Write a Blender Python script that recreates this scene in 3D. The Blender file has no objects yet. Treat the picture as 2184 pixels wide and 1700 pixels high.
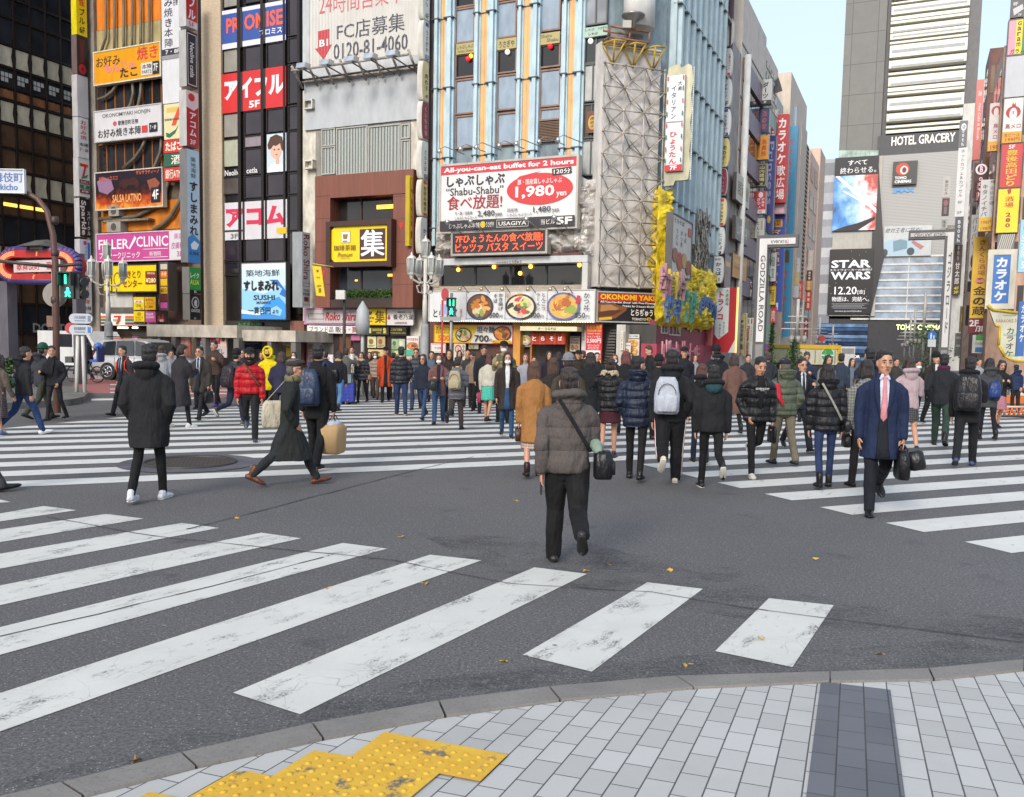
import bpy,bmesh,math,random
from mathutils import Vector,Matrix,noise
random.seed(7)
D=bpy.data
SC=bpy.context.scene
COL=SC.collection
RAD=math.radians
# ---- camera, sky, sun, exposure
F,CX,CY=1871.0,1092.0,892.0
CAMZ=1.75
PITCH,ROLL=math.atan(157.0/1871.0),0.0188
CAM=Vector((0,0,CAMZ))
FW=Vector((0,math.cos(PITCH),-math.sin(PITCH)))
R0,U0=Vector((1,0,0)),Vector((0,math.sin(PITCH),math.cos(PITCH)))
RI=R0*math.cos(ROLL)+U0*math.sin(ROLL)
UI=U0*math.cos(ROLL)-R0*math.sin(ROLL)
cam_d=D.cameras.new('camera')
cam=D.objects.new('camera',cam_d)
COL.objects.link(cam)
SC.camera=cam
cam.matrix_world=Matrix.Translation(CAM)@Matrix((RI,UI,-FW)).transposed().to_4x4()
cam_d.sensor_fit='HORIZONTAL'
cam_d.sensor_width=36.0
cam_d.lens=36.0*F/2184.0
cam_d.shift_y=(CY-850.0)/2184.0
cam_d.clip_start,cam_d.clip_end=0.1,3000.0
SUN_EL,SUN_AZ=RAD(30),RAD(203)
W=D.worlds.new('World')
SC.world=W
W.use_nodes=True
wn=W.node_tree.nodes
wn.clear()
wo=wn.new('ShaderNodeOutputWorld')
wb=wn.new('ShaderNodeBackground')
ws=wn.new('ShaderNodeTexSky')
ws.sky_type='NISHITA'
ws.sun_disc=False
ws.sun_elevation,ws.sun_rotation=SUN_EL,SUN_AZ
ws.air_density,ws.dust_density,ws.ozone_density=1.0,5.0,1.2
wb.inputs[1].default_value=0.13
wm=wn.new('ShaderNodeMix')
wm.data_type='RGBA'
wm.inputs[0].default_value=0.62
wm.inputs[7].default_value=(4.6,5.6,6.9,1)
W.node_tree.links.new(ws.outputs[0],wm.inputs[6])
W.node_tree.links.new(wm.outputs[2],wb.inputs[0])
W.node_tree.links.new(wb.outputs[0],wo.inputs[0])
sun_d=D.lights.new('sun','SUN')
sun_d.energy,sun_d.angle,sun_d.color=1.35,RAD(18),(1.0,0.97,0.93)
sun=D.objects.new('sun',sun_d)
COL.objects.link(sun)
sdir=Vector((math.sin(SUN_AZ)*math.cos(SUN_EL),math.cos(SUN_AZ)*math.cos(SUN_EL),math.sin(SUN_EL)))
sun.rotation_euler=sdir.to_track_quat('Z','Y').to_euler()
sun.location=(0,-20,60)
SC.view_settings.view_transform='Standard'
SC.view_settings.look='None'
SC.view_settings.gamma=1.0
SC.view_settings.use_curve_mapping=False
SC.view_settings.exposure=0.76
SC.view_settings.use_white_balance=True
SC.view_settings.white_balance_temperature=6600
SC.cycles.max_bounces=5
SC.cycles.diffuse_bounces=3
SC.cycles.caustics_reflective=SC.cycles.caustics_refractive=False
# ---- picture point -> place
def ray(x,y):
 return FW+RI*((x-CX)/F)-UI*((y-CY)/F)
def ground(x,y,z=0.0):
 d=ray(x,y)
 t=(z-CAMZ)/d.z
 return CAM+d*t
def on_depth(x,y,dep):
 d=ray(x,y)
 return CAM+d*(dep/d.y)
ZR={1:(0,0,2.4288),2:(0,650,2.4288),3:(700,0,2.4267),4:(700,600,2.2667),5:(1500,0,2.4267),6:(1500,600,2.2667),7:(2300,0,2.4286),8:(2300,600,2.267),9:(2900,0,2.429),10:(2900,600,2.267),11:(0,1150,2.4288),12:(750,1150,2.4286),13:(1350,1150,2.834),
14:(1800,1150,2.4286),15:(2350,1150,2.4286),16:(2950,1150,2.267)}
def Zp(k,x,y):
 ox,oy,s=ZR[k]
 return(ox+x/s)/1.69505,(oy+y/s)/1.69505
def Z(k,x0,y0,x1,y1):
 return Zp(k,x0,y0)+Zp(k,x1,y1)
class Plane:
 """An upright plane: origin on the ground, direction along it, normal towards the viewer."""
 def __init__(s,o,d):
  s.o=Vector((o[0],o[1],0))
  s.d=Vector((d[0],d[1],0)).normalized()
  s.n=Vector((s.d.y,-s.d.x,0))
 def hit(s,x,y,off=0.0):
  d=ray(x,y)
  o=s.o+s.n*off
  t=(o-CAM).dot(s.n)/d.dot(s.n)
  p=CAM+d*t
  return(p-s.o).dot(s.d),p.z
 def rect(s,r,off=0.0):
  x0,y0,x1,y1=r
  xm,ym=(x0+x1)/2,(y0+y1)/2
  return s.hit(x0,ym,off)[0],s.hit(x1,ym,off)[0],s.hit(xm,y1,off)[1],s.hit(xm,y0,off)[1]
 def pt(s,a,z,b=0.0):
  return s.o+s.d*a+s.n*b+Vector((0,0,z))
 def shifted(s,b):
  return Plane(s.o+s.n*b,s.d)
UD,VD=Vector((1,-0.457,0)).normalized(),Vector((0.457,1,0)).normalized()
FP=Plane((0,34.0),UD)
# ---- materials
def lin(c):
 if isinstance(c,str):
  v=[int(c[i:i+2],16)/255 for i in(0,2,4)]
  return tuple(x/12.92 if x<=0.04045 else((x+0.055)/1.055)**2.4 for x in v)
 return tuple(c)
MC={}
class NT:
 def __init__(s,name):
  s.m=D.materials.new(name)
  s.m.use_nodes=True
  s.n,s.l=s.m.node_tree.nodes,s.m.node_tree.links
  s.b=s.n['Principled BSDF']
 def new(s,t,ins=None,**kw):
  nd=s.n.new('ShaderNode'+t)
  for k,v in kw.items():
   setattr(nd,k,v)
  for k,v in(ins or{}).items():
   s.put(nd,k,v)
  return nd
 def put(s,nd,k,v):
  if isinstance(v,bpy.types.NodeSocket):
   s.l.new(v,nd.inputs[k])
  else:
   nd.inputs[k].default_value=v
 def coord(s,scale=(1,1,1),rot=(0,0,0),which='Object',loc=(0,0,0)):
  tc=s.new('TexCoord')
  mp=s.new('Mapping',{0:tc.outputs[which],1:loc,2:rot,3:scale})
  return mp.outputs[0]
 def noise(s,vec,scale,detail=4,rough=0.55):
  return s.new('TexNoise',{'Vector':vec,'Scale':scale,'Detail':detail,'Roughness':rough}).outputs['Fac']
 def ramp(s,fac,stops):
  r=s.new('ValToRGB',{0:fac})
  e=r.color_ramp.elements
  while len(e)<len(stops):
   e.new(0.5)
  for i,(p,c)in enumerate(stops):
   e[i].position=p
   e[i].color=(c,c,c,1)if isinstance(c,(int,float))else tuple(c)+(1,)
  return r.outputs[0]
 def mix(s,fac,a,b,blend='MIX'):
  m=s.new('Mix',data_type='RGBA',blend_type=blend)
  for k,v in((0,fac),(6,a),(7,b)):
   if isinstance(v,tuple)and len(v)==3:
    v=v+(1,)
   s.put(m,k,v)
  return m.outputs[2]
 def math(s,op,a,b=0.0):
  return s.new('Math',{0:a,1:b},operation=op).outputs[0]
 def bump(s,h,strength=0.3,dist=0.02,prev=None):
  ins={'Height':h,'Strength':strength,'Distance':dist}
  if prev is not None:
   ins['Normal']=prev
  return s.new('Bump',ins).outputs[0]
def paint(c,rough=0.45,dirt=0.12,emit=0.0,metal=0.0,scale=1.3):
 """A painted or printed surface with a little uneven wear."""
 key=('paint',c,rough,dirt,emit,metal)
 if key in MC:
  return MC[key]
 t=NT('painted_surface')
 rgb=lin(c)
 v=t.coord((scale,scale,scale*0.45))
 n=t.noise(v,2.2,5,0.6)
 dk=tuple(x*(1-dirt*1.6)for x in rgb)
 lt=tuple(min(1,x*(1+dirt*0.25))for x in rgb)
 col=t.mix(t.ramp(n,[(0.3,0.0),(0.65,1.0)]),dk,lt)
 t.put(t.b,'Base Color',col)
 t.put(t.b,'Roughness',rough)
 t.put(t.b,'Metallic',metal)
 if emit:
  t.put(t.b,'Emission Color',rgb+(1,))
  t.put(t.b,'Emission Strength',emit)
 MC[key]=t.m
 return t.m
def flat(c,rough=0.5,emit=0.0):
 key=('flat',c,rough,emit)
 if key not in MC:
  t=NT('print_colour')
  t.put(t.b,'Base Color',lin(c)+(1,))
  t.put(t.b,'Roughness',rough)
  if emit:
   t.put(t.b,'Emission Color',lin(c)+(1,))
   t.put(t.b,'Emission Strength',emit)
  MC[key]=t.m
 return MC[key]
def glass(c='1c1d20',rough=0.06,spec=0.5):
 key=('glass',c,rough,spec)
 if key not in MC:
  t=NT('window_glass')
  v=t.coord((0.5,0.5,0.5))
  n=t.noise(v,1.1,3)
  rgb=lin(c)
  t.put(t.b,'Base Color',t.mix(t.ramp(n,[(0.35,0.0),(0.7,1.0)]),tuple(x*0.6 for x in rgb),tuple(min(1,x*1.5)for x in rgb)))
  t.put(t.b,'Roughness',rough)
  t.put(t.b,'Specular IOR Level',spec)
  t.put(t.b,'Normal',t.bump(t.noise(v,3.0,2),0.05,0.05))
  MC[key]=t.m
 return MC[key]
def metal(c='8c8c8c',rough=0.4,m=0.85):
 return paint(c,rough,0.2,0.0,m)
def bricks(c1,c2,mortar,bw,bh,ms=0.01,rough=0.8,rotx=True,bump=0.4,rotz=0.0,off=0.5):
 key=('bricks',c1,c2,mortar,bw,bh,ms,rotz)
 if key in MC:
  return MC[key]
 t=NT('brickwork')
 tc=t.new('TexCoord')
 ang=math.atan2(UD.y,UD.x)if rotx else 0
 mp=t.new('Mapping',{0:tc.outputs['Object'],2:(0,0,-ang if rotx else rotz)},vector_type='POINT')
 vec=mp.outputs[0]
 if rotx:
  sp=t.new('SeparateXYZ',{0:vec})
  sm=t.math('ADD',sp.outputs[0],sp.outputs[1])
  vec=t.new('CombineXYZ',{0:sm,1:sp.outputs[2]}).outputs[0]
 br=t.new('TexBrick',{'Vector':vec,'Color1':lin(c1)+(1,),'Color2':lin(c2)+(1,),'Mortar':lin(mortar)+(1,),'Scale':1.0,'Mortar Size':ms,'Brick Width':bw,'Row Height':bh,'Bias':0.0,'Mortar Smooth':0.2})
 br.offset=off
 n=t.noise(t.coord(),0.9,5)
 n2=t.noise(t.coord(),14,4)
 col=t.mix(t.ramp(n,[(0.3,0.35),(0.7,0.0)]),br.outputs[0],tuple(x*0.75 for x in lin(c1)))
 col=t.mix(t.ramp(n2,[(0.35,0.18),(0.6,0.0)]),col,lin(mortar))
 t.put(t.b,'Base Color',col)
 t.put(t.b,'Roughness',rough)
 inv=t.math('SUBTRACT',1.0,br.outputs[1])
 t.put(t.b,'Normal',t.bump(inv,bump,0.01))
 MC[key]=t.m
 return t.m
# ---- mesh builder
class MB:
 def __init__(s):
  s.v,s.f,s.mi,s.sm=[],[],[],[]
 def quad(s,pts,m=0):
  i=len(s.v)
  s.v+=[Vector(p)for p in pts]
  s.f.append(tuple(range(i,i+len(pts))))
  s.mi.append(m)
  s.sm.append(False)
  return s
 def hexa(s,p,m=0):
  i=len(s.v)
  s.v+=[Vector(q)for q in p]
  for f in((3,2,1,0),(4,5,6,7),(0,1,5,4),(1,2,6,5),(2,3,7,6),(3,0,4,7)):
   s.f.append(tuple(i+k for k in f))
   s.mi.append(m)
   s.sm.append(False)
  return s
 def bx(s,pl,a0,a1,z0,z1,b0,b1,m=0):
  return s.hexa([pl.pt(a,z,b)for z in(z0,z1)for a,b in((a0,b1),(a1,b1),(a1,b0),(a0,b0))],m)
 def box(s,c,sx,sy,sz,m=0,rz=0.0):
  R=Matrix.Rotation(rz,3,'Z')
  c=Vector(c)
  return s.hexa([c+R@Vector((x*sx/2,y*sy/2,z*sz/2))for z in(-1,1)for x,y in((-1,-1),(1,-1),(1,1),(-1,1))],m)
 def prism(s,pl,poly,b0,b1,m=0):
  n=len(poly)
  i=len(s.v)
  area=sum(poly[k][0]*poly[(k+1)%n][1]-poly[(k+1)%n][0]*poly[k][1]for k in range(n))
  if area<0:
   poly=poly[::-1]
  s.v+=[pl.pt(a,z,b0)for a,z in poly]+[pl.pt(a,z,b1)for a,z in poly]
  s.f.append(tuple(range(i+n,i+2*n)))
  s.f.append(tuple(range(i+n-1,i-1,-1)))
  for k in range(n):
   k2=(k+1)%n
   s.f.append((i+k,i+k2,i+n+k2,i+n+k))
  s.mi+=[m]*(n+2)
  s.sm+=[False]*(n+2)
  return s
 def loft(s,path,radii,ref=(1,0,0),n=12,m=0,caps=True,smooth=True,flat_ends=False,power=1.0):
  path=[Vector(p)for p in path]
  radii=[(r,r)if isinstance(r,(int,float))else r for r in radii]
  ref=Vector(ref)
  P,Rr,T=[],[],[]
  for k,p in enumerate(path):
   a,b=path[max(0,k-1)],path[min(len(path)-1,k+1)]
   T.append((b-a).normalized())
  rows=[(path[k],radii[k],T[k])for k in range(len(path))]
  if caps and not flat_ends:
   r0,r1=radii[0],radii[-1]
   e0,e1=min(r0),min(r1)
   rows.insert(0,(path[0]-T[0]*e0*0.55,(r0[0]*0.72,r0[1]*0.72),T[0]))
   rows.append((path[-1]+T[-1]*e1*0.55,(r1[0]*0.72,r1[1]*0.72),T[-1]))
  i0=len(s.v)
  for p,r,t in rows:
   sd=ref-t*ref.dot(t)
   if sd.length<1e-4:
    sd=Vector((0,1,0))-t*t.y
   sd.normalize()
   ot=t.cross(sd)
   for k in range(n):
    q=2*math.pi*k/n
    cc,ss=math.cos(q),math.sin(q)
    if power!=1.0:
     cc=math.copysign(abs(cc)**power,cc)
     ss=math.copysign(abs(ss)**power,ss)
    s.v.append(p+sd*(r[0]*cc)+ot*(r[1]*ss))
  for j in range(len(rows)-1):
   for k in range(n):
    a,b=i0+j*n+k,i0+j*n+(k+1)%n
    s.f.append((a,b,b+n,a+n))
    s.mi.append(m)
    s.sm.append(smooth)
  if caps:
   s.f.append(tuple(range(i0+n-1,i0-1,-1)))
   s.f.append(tuple(range(i0+(len(rows)-1)*n,i0+len(rows)*n)))
   s.mi+=[m,m]
   s.sm+=[smooth and not flat_ends]*2
  return s
 def tube(s,p0,p1,r,r1=None,n=8,m=0):
  return s.loft([p0,p1],[r,r if r1 is None else r1],(0.3,0.5,0.8),n,m,True,True,True)
 def path(s,pts,r,n=8,m=0):
  return s.loft(pts,[r]*len(pts),(0.31,0.52,0.8),n,m,True,True,True)
 def ball(s,c,r,n=12,rows=7,m=0,R=None):
  c=Vector(c)
  r=(r,r,r)if isinstance(r,(int,float))else r
  i0=len(s.v)
  for j in range(rows+1):
   ph=math.pi*(j+0.0)/rows
   ph=min(max(ph,0.08),math.pi-0.08)
   for k in range(n):
    q=2*math.pi*k/n
    o=Vector((r[0]*math.sin(ph)*math.cos(q),r[1]*math.sin(ph)*math.sin(q),-r[2]*math.cos(ph)))
    s.v.append(c+(R@o if R is not None else o))
  for j in range(rows):
   for k in range(n):
    a,b=i0+j*n+k,i0+j*n+(k+1)%n
    s.f.append((a,b,b+n,a+n))
    s.mi.append(m)
    s.sm.append(True)
  s.f.append(tuple(range(i0+n-1,i0-1,-1)))
  s.f.append(tuple(range(i0+rows*n,i0+(rows+1)*n)))
  s.mi+=[m,m]
  s.sm+=[True,True]
  return s
 def lathe(s,c,prof,n=16,m=0,smooth=True):
  c=Vector(c)
  i0=len(s.v)
  for r,z in prof:
   for k in range(n):
    q=2*math.pi*k/n
    s.v.append(c+Vector((r*math.cos(q),r*math.sin(q),z)))
  for j in range(len(prof)-1):
   for k in range(n):
    a,b=i0+j*n+k,i0+j*n+(k+1)%n
    s.f.append((a,b,b+n,a+n))
    s.mi.append(m)
    s.sm.append(smooth)
  s.f.append(tuple(range(i0+n-1,i0-1,-1)))
  s.f.append(tuple(range(i0+(len(prof)-1)*n,i0+len(prof)*n)))
  s.mi+=[m,m]
  s.sm+=[False,False]
  return s
 def disc(s,pl,a,z,ra,rz,b0,b1,n=24,m=0):
  return s.prism(pl,[(a+ra*math.cos(2*math.pi*k/n),z+rz*math.sin(2*math.pi*k/n))for k in range(n)],b0,b1,m)
 def mesh(s,name,origin=Vector((0,0,0))):
  me=D.meshes.new(name)
  me.from_pydata([tuple(v-origin)for v in s.v],[],s.f)
  me.polygons.foreach_set('material_index',s.mi)
  me.polygons.foreach_set('use_smooth',s.sm)
  return me
 def build(s,name,mats,parent=None,**tags):
  mats=mats if isinstance(mats,(list,tuple))else[mats]
  wp=WPOS.get(parent.name,Vector((0,0,0)))if parent is not None else tags.pop('origin',Vector((0,0,0)))
  me=s.mesh(name,wp)
  for m in mats:
   me.materials.append(m)
  o=D.objects.new(name,me)
  COL.objects.link(o)
  if parent is not None:
   o.parent=parent
   WPOS[o.name]=wp
  else:
   o.location=wp
   WPOS[o.name]=wp
  tag(o,**tags)
  return o
WPOS={}
def tag(o,label=None,cat=None,group=None,kind=None):
 if label:
  o['label']=label
 if cat:
  o['category']=cat
 if group:
  o['group']=group
 if kind:
  o['kind']=kind
 return o
def thing(name,label,cat,loc=(0,0,0),group=None):
 o=D.objects.new(name,None)
 o.empty_display_size=0.2
 COL.objects.link(o)
 o.location=loc
 WPOS[o.name]=Vector(loc)
 return tag(o,label,cat,group)
# ---- lettering
_cu=D.curves.new('lettering','FONT')
_cu.resolution_u=2
_fo=D.objects.new('lettering',_cu)
GLY={}
def glyphs(txt,bold,shear=0.0):
 if any(ord(ch)>0x4e00 for ch in txt):
  bold=0.0
 key=(txt,bold,shear)
 if key not in GLY:
  _cu.body=txt
  _cu.offset=bold
  _cu.shear=shear
  me=_fo.to_mesh()
  GLY[key]=([(v.co.x,v.co.y)for v in me.vertices],[tuple(p.vertices)for p in me.polygons])
  _fo.to_mesh_clear()
 return GLY[key]
def put_text(mb,pl,txt,a0,a1,z0,z1,b,m=0,bold=0.014,shear=0.0,em=False,rot=0):
 vs,fs=glyphs(txt,bold,shear)
 if not vs:
  return
 if rot:
  vs=[(y,-x)for x,y in vs]
 xs,ys=[v[0]for v in vs],[v[1]for v in vs]
 bx0,bx1,by0,by1=min(xs),max(xs),min(ys),max(ys)
 if em:
  bx0,bx1=(min(0.0,bx0),max(1.0,bx1))if not rot else((bx0+bx1)/2-0.5,(bx0+bx1)/2+0.5)
  by0,by1=(-0.1,0.88)if not rot else((by0+by1)/2-0.5,(by0+by1)/2+0.5)
 sx,sz=(a1-a0)/max(bx1-bx0,1e-3),(z1-z0)/max(by1-by0,1e-3)
 flip=sx*sz<0
 k_=bold*.75 if any(ord(ch)>0x4e00 for ch in txt)else 0
 for dx,dy,db in(((0,0,0),(k_,0,.001),(0,k_*.6,.002))if k_ else((0,0,0),)):
  i=len(mb.v)
  mb.v+=[pl.pt(a0+(x+dx-bx0)*sx,z0+(y+dy-by0)*sz,b+db)for x,y in vs]
  for f in fs:
   f=tuple(i+k for k in f)
   mb.f.append(f[::-1]if flip else f)
   mb.mi.append(m)
   mb.sm.append(False)
def put_column(mb,pl,txt,a0,a1,z0,z1,b,m=0,bold=0.014):
 n=len(txt)
 h=(z1-z0)/n
 for k,ch in enumerate(txt):
  if ch==' ':
   continue
  zz=z1-h*(k+1)
  g=h*0.04
  if ch in 'ー〜-':
   put_text(mb,pl,ch,a0,a1,zz+g,zz+h-g,b,m,bold,0,True,1)
  elif ord(ch)<0x2000:
   w=(a1-a0)*0.18
   put_text(mb,pl,ch,a0+w,a1-w,zz+h*0.12,zz+h*0.88,b,m,bold)
  else:
   put_text(mb,pl,ch,a0,a1,zz+g,zz+h-g,b,m,bold,0,True)
def print_art(d,w,h,stops,tilt,rough,scale):
 """A printed picture of soft colour clouds for a poster W by H metres."""
 t=NT('poster_print')
 v=t.coord()
 u=t.math('ADD',t.math('DIVIDE',t.new('VectorMath',{0:v,1:(d.x,d.y,0)},operation='DOT_PRODUCT').outputs['Value'],w),.5)
 z=t.math('DIVIDE',t.new('SeparateXYZ',{0:v}).outputs[2],h)
 f=t.math('ADD',t.math('MULTIPLY',u,1-abs(tilt)),t.math('MULTIPLY',z,tilt))
 n=t.math('MULTIPLY',t.math('SUBTRACT',t.noise(v,scale,6,.65),.5),rough)
 t.put(t.b,'Base Color',t.ramp(t.math('ADD',f,n),[(p,lin(c))for p,c in stops]))
 t.put(t.b,'Roughness',.4)
 return t.m
def artwork(pl,a0,a1,z0,z1,b,items,parent,emit=0.0):
 """Printed areas and letters laid on a board; fractions run from the board's upper left corner."""
 art,LETS=MB(),{}
 am,lm=[],[]
 A=lambda f:a0+(a1-a0)*f
 ZZ=lambda f:z1-(z1-z0)*f
 def idx(lst,c,e=0.0):
  mt=flat(c,0.5,e)
  if mt not in lst:
   lst.append(mt)
  return lst.index(mt)
 bb=b
 for it in items:
  k=it[0]
  bb+=0.004
  if k=='r':
   _,x0,y0,x1,y1,c=it
   art.quad([pl.pt(A(x0),ZZ(y1),bb),pl.pt(A(x1),ZZ(y1),bb),pl.pt(A(x1),ZZ(y0),bb),pl.pt(A(x0),ZZ(y0),bb)],idx(am,c,emit))
  elif k=='e':
   _,x0,y0,x1,y1,c=it
   cx,cy,rx,ry=(x0+x1)/2,(y0+y1)/2,(x1-x0)/2,(y1-y0)/2
   art.quad([pl.pt(A(cx+rx*math.cos(q)),ZZ(cy-ry*math.sin(q)),bb)for q in[2*math.pi*j/28 for j in range(28)]],idx(am,c,emit))
  elif k=='p':
   _,pts,c=it
   q=[pl.pt(A(x),ZZ(y),bb)for x,y in pts]
   ar=sum(pts[j][0]*pts[(j+1)%len(pts)][1]-pts[(j+1)%len(pts)][0]*pts[j][1]for j in range(len(pts)))
   art.quad(q if ar<0 else q[::-1],idx(am,c,emit))
  elif k=='o':
   _,x0,y0,x1,y1,w,c=it
   m=idx(am,c,emit)
   wy=w*(a1-a0)/(z1-z0)
   for X0,Y0,X1,Y1 in((x0,y0,x1,y0+wy),(x0,y1-wy,x1,y1),(x0,y0+wy,x0+w,y1-wy),(x1-w,y0+wy,x1,y1-wy)):
    art.quad([pl.pt(A(X0),ZZ(Y1),bb),pl.pt(A(X1),ZZ(Y1),bb),pl.pt(A(X1),ZZ(Y0),bb),pl.pt(A(X0),ZZ(Y0),bb)],m)
  elif k in 'tv':
   let=LETS.setdefault(len(LETS),MB())
   txt,x0,y0,x1,y1,c=it[1:7]
   bold=it[7]if len(it)>7 else 0.014
   sh=it[8]if len(it)>8 else 0.0
   if k=='t':
    put_text(let,pl,txt,A(x0),A(x1),ZZ(y1),ZZ(y0),bb,idx(lm,c,emit),bold,sh)
   else:
    put_column(let,pl,txt,A(x0),A(x1),ZZ(y1),ZZ(y0),bb,idx(lm,c,emit),bold)
  elif k=='q':
   let=LETS.setdefault(len(LETS),MB())
   txt,x0,y0,x1,y1,c=it[1:7]
   put_text(let,pl,txt,A(x0),A(x1),ZZ(y1),ZZ(y0),bb,idx(lm,c,emit),it[7]if len(it)>7 else 0.014,0,False,1)
  elif k=='f':
   _,x0,y0,x1,y1,bowl,soup,tops=it
   cx,cy,rx,ry=(x0+x1)/2,(y0+y1)/2,(x1-x0)/2,(y1-y0)/2
   rg=random.Random(int(x0*1000)+len(tops))
   for s_,c_ in((1.0,bowl),(0.86,soup)):
    bb+=0.003
    art.quad([pl.pt(A(cx+rx*s_*math.cos(q)),ZZ(cy-ry*s_*math.sin(q)),bb)for q in[2*math.pi*j/24 for j in range(24)]],idx(am,c_,emit))
   for j in range(46):
    bb+=0.0003
    q,d=rg.uniform(0,6.28),rg.uniform(0,0.68)
    s_=rg.uniform(0.1,0.3)
    px,py=cx+rx*d*math.cos(q),cy-ry*d*math.sin(q)
    c_=tops[int(q/6.2832*len(tops))%len(tops)]if rg.random()<0.75 else rg.choice(tops)
    an=rg.uniform(0,3.14)
    el=rg.uniform(0.25,1.0)
    pts=[]
    for w in range(9):
     g=2*math.pi*w/9
     ex,ey=s_*math.cos(g),s_*el*math.sin(g)
     r_=rg.uniform(0.8,1.1)
     pts.append((px+rx*r_*(ex*math.cos(an)-ey*math.sin(an)),py-ry*r_*(ex*math.sin(an)+ey*math.cos(an))))
    art.quad([pl.pt(A(x),ZZ(y),bb)for x,y in pts],idx(am,c_,emit))
 if art.f:
  art.build('artwork',am,parent)
 for let in LETS.values():
  if let.f:
   m=lm[let.mi[0]]
   let.mi=[0]*len(let.mi)
   let.build('lettering',m,parent)
def sign(rect,bg,items,label,name='shop_sign',pl=None,off=0.3,depth=0.22,edge=None,frame=None,fw=0.05,emit=0.0,group=None,back=None,cat='sign',fd=0.03):
 """A board or light box at a picture rectangle on a plane; its front stands OFF in front of the plane."""
 pl=pl or FP
 a0,a1,z0,z1=pl.rect(rect,off)
 t=thing(name,label,cat,pl.pt((a0+a1)/2,z0,off),group)
 bmat=bg if isinstance(bg,bpy.types.Material)else paint(bg,0.4,0.07,emit)
 mb=MB().bx(pl,a0,a1,z0,z1,off-depth,off,0)
 mats=[bmat]
 if edge:
  mats.append(paint(edge,0.4,0.15))
  for k in range(6):
   if k!=5:
    mb.mi[k]=1
  for k,f in enumerate(mb.f):
   n=(mb.v[f[1]]-mb.v[f[0]]).cross(mb.v[f[2]]-mb.v[f[1]])
   mb.mi[k]=0 if n.normalized().dot(pl.n)>0.9 else 1
 mb.build('board',mats,t)
 if frame:
  fb=MB()
  w=fw
  for A0,A1,Z0,Z1 in((a0-w,a1+w,z1,z1+w),(a0-w,a1+w,z0-w,z0),(a0-w,a0,z0,z1),(a1,a1+w,z0,z1)):
   fb.bx(pl,A0,A1,Z0,Z1,off-depth-0.01,off+fd)
  fb.build('frame',paint(frame,0.4,0.15),t)
 if back is not None:
  bk=MB()
  for zz in(z0+(z1-z0)*0.2,z0+(z1-z0)*0.8):
   for aa in(a0+(a1-a0)*0.15,a0+(a1-a0)*0.85):
    bk.bx(pl,aa-0.03,aa+0.03,zz-0.03,zz+0.03,back,off-depth)
  bk.build('bracket',metal('777777'),t)
 artwork(pl,a0,a1,z0,z1,off,items,t,emit)
 return t,(pl,a0,a1,z0,z1,off)
def side_plane(x,y,out,base=None):
 """Plane at right angles to the facades (a sign hung out over the pavement), through a picture point OUT metres before the facades."""
 base=base or FP
 a,z=base.hit(x,y,out)
 return Plane(base.pt(a,0,out),VD)
# ---- ground
def asphalt_mat():
 t=NT('asphalt')
 v=t.coord()
 n1=t.noise(v,0.35,5,0.6)
 n2=t.noise(v,55,3,0.7)
 n3=t.noise(t.coord((1,1,1),(0,0,RAD(-24)),loc=(3,1,0)),1.6,6,0.65)
 vo=t.new('TexVoronoi',{'Vector':v,'Scale':62.0})
 big=t.new('TexVoronoi',{'Vector':v,'Scale':21.0,'Randomness':1.0})
 c=t.mix(t.ramp(n1,[(0.35,0.0),(0.65,1.0)]),lin('595756'),lin('666463'))
 c=t.mix(t.ramp(n2,[(0.42,0.0),(0.58,1.0)]),c,lin('4a4848'),'MIX')
 st=t.math('MULTIPLY',t.ramp(vo.outputs['Distance'],[(0.16,1.0),(0.3,0.0)]),t.ramp(vo.outputs['Color'],[(0.66,0.0),(0.7,1.0)]))
 c=t.mix(st,c,lin('99968f'))
 sb=t.math('MULTIPLY',t.ramp(big.outputs['Distance'],[(0.18,1.0),(0.3,0.0)]),t.ramp(big.outputs['Color'],[(0.9,0.0),(0.93,0.6)]))
 c=t.mix(sb,c,lin('8d8a86'))
 dk=t.ramp(n3,[(0.6,0.0),(0.68,0.75)])
 dk=t.math('MULTIPLY',dk,t.ramp(t.noise(v,9,5,0.7),[(0.4,0.0),(0.55,1.0)]))
 c=t.mix(dk,c,lin('39393b'))
 t.put(t.b,'Base Color',c)
 t.put(t.b,'Roughness',t.ramp(n2,[(0.3,0.62),(0.7,0.9)]))
 t.put(t.b,'Normal',t.bump(t.noise(v,70,4,0.7),0.5,0.012))
 return t.m
ASPH=asphalt_mat()
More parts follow.
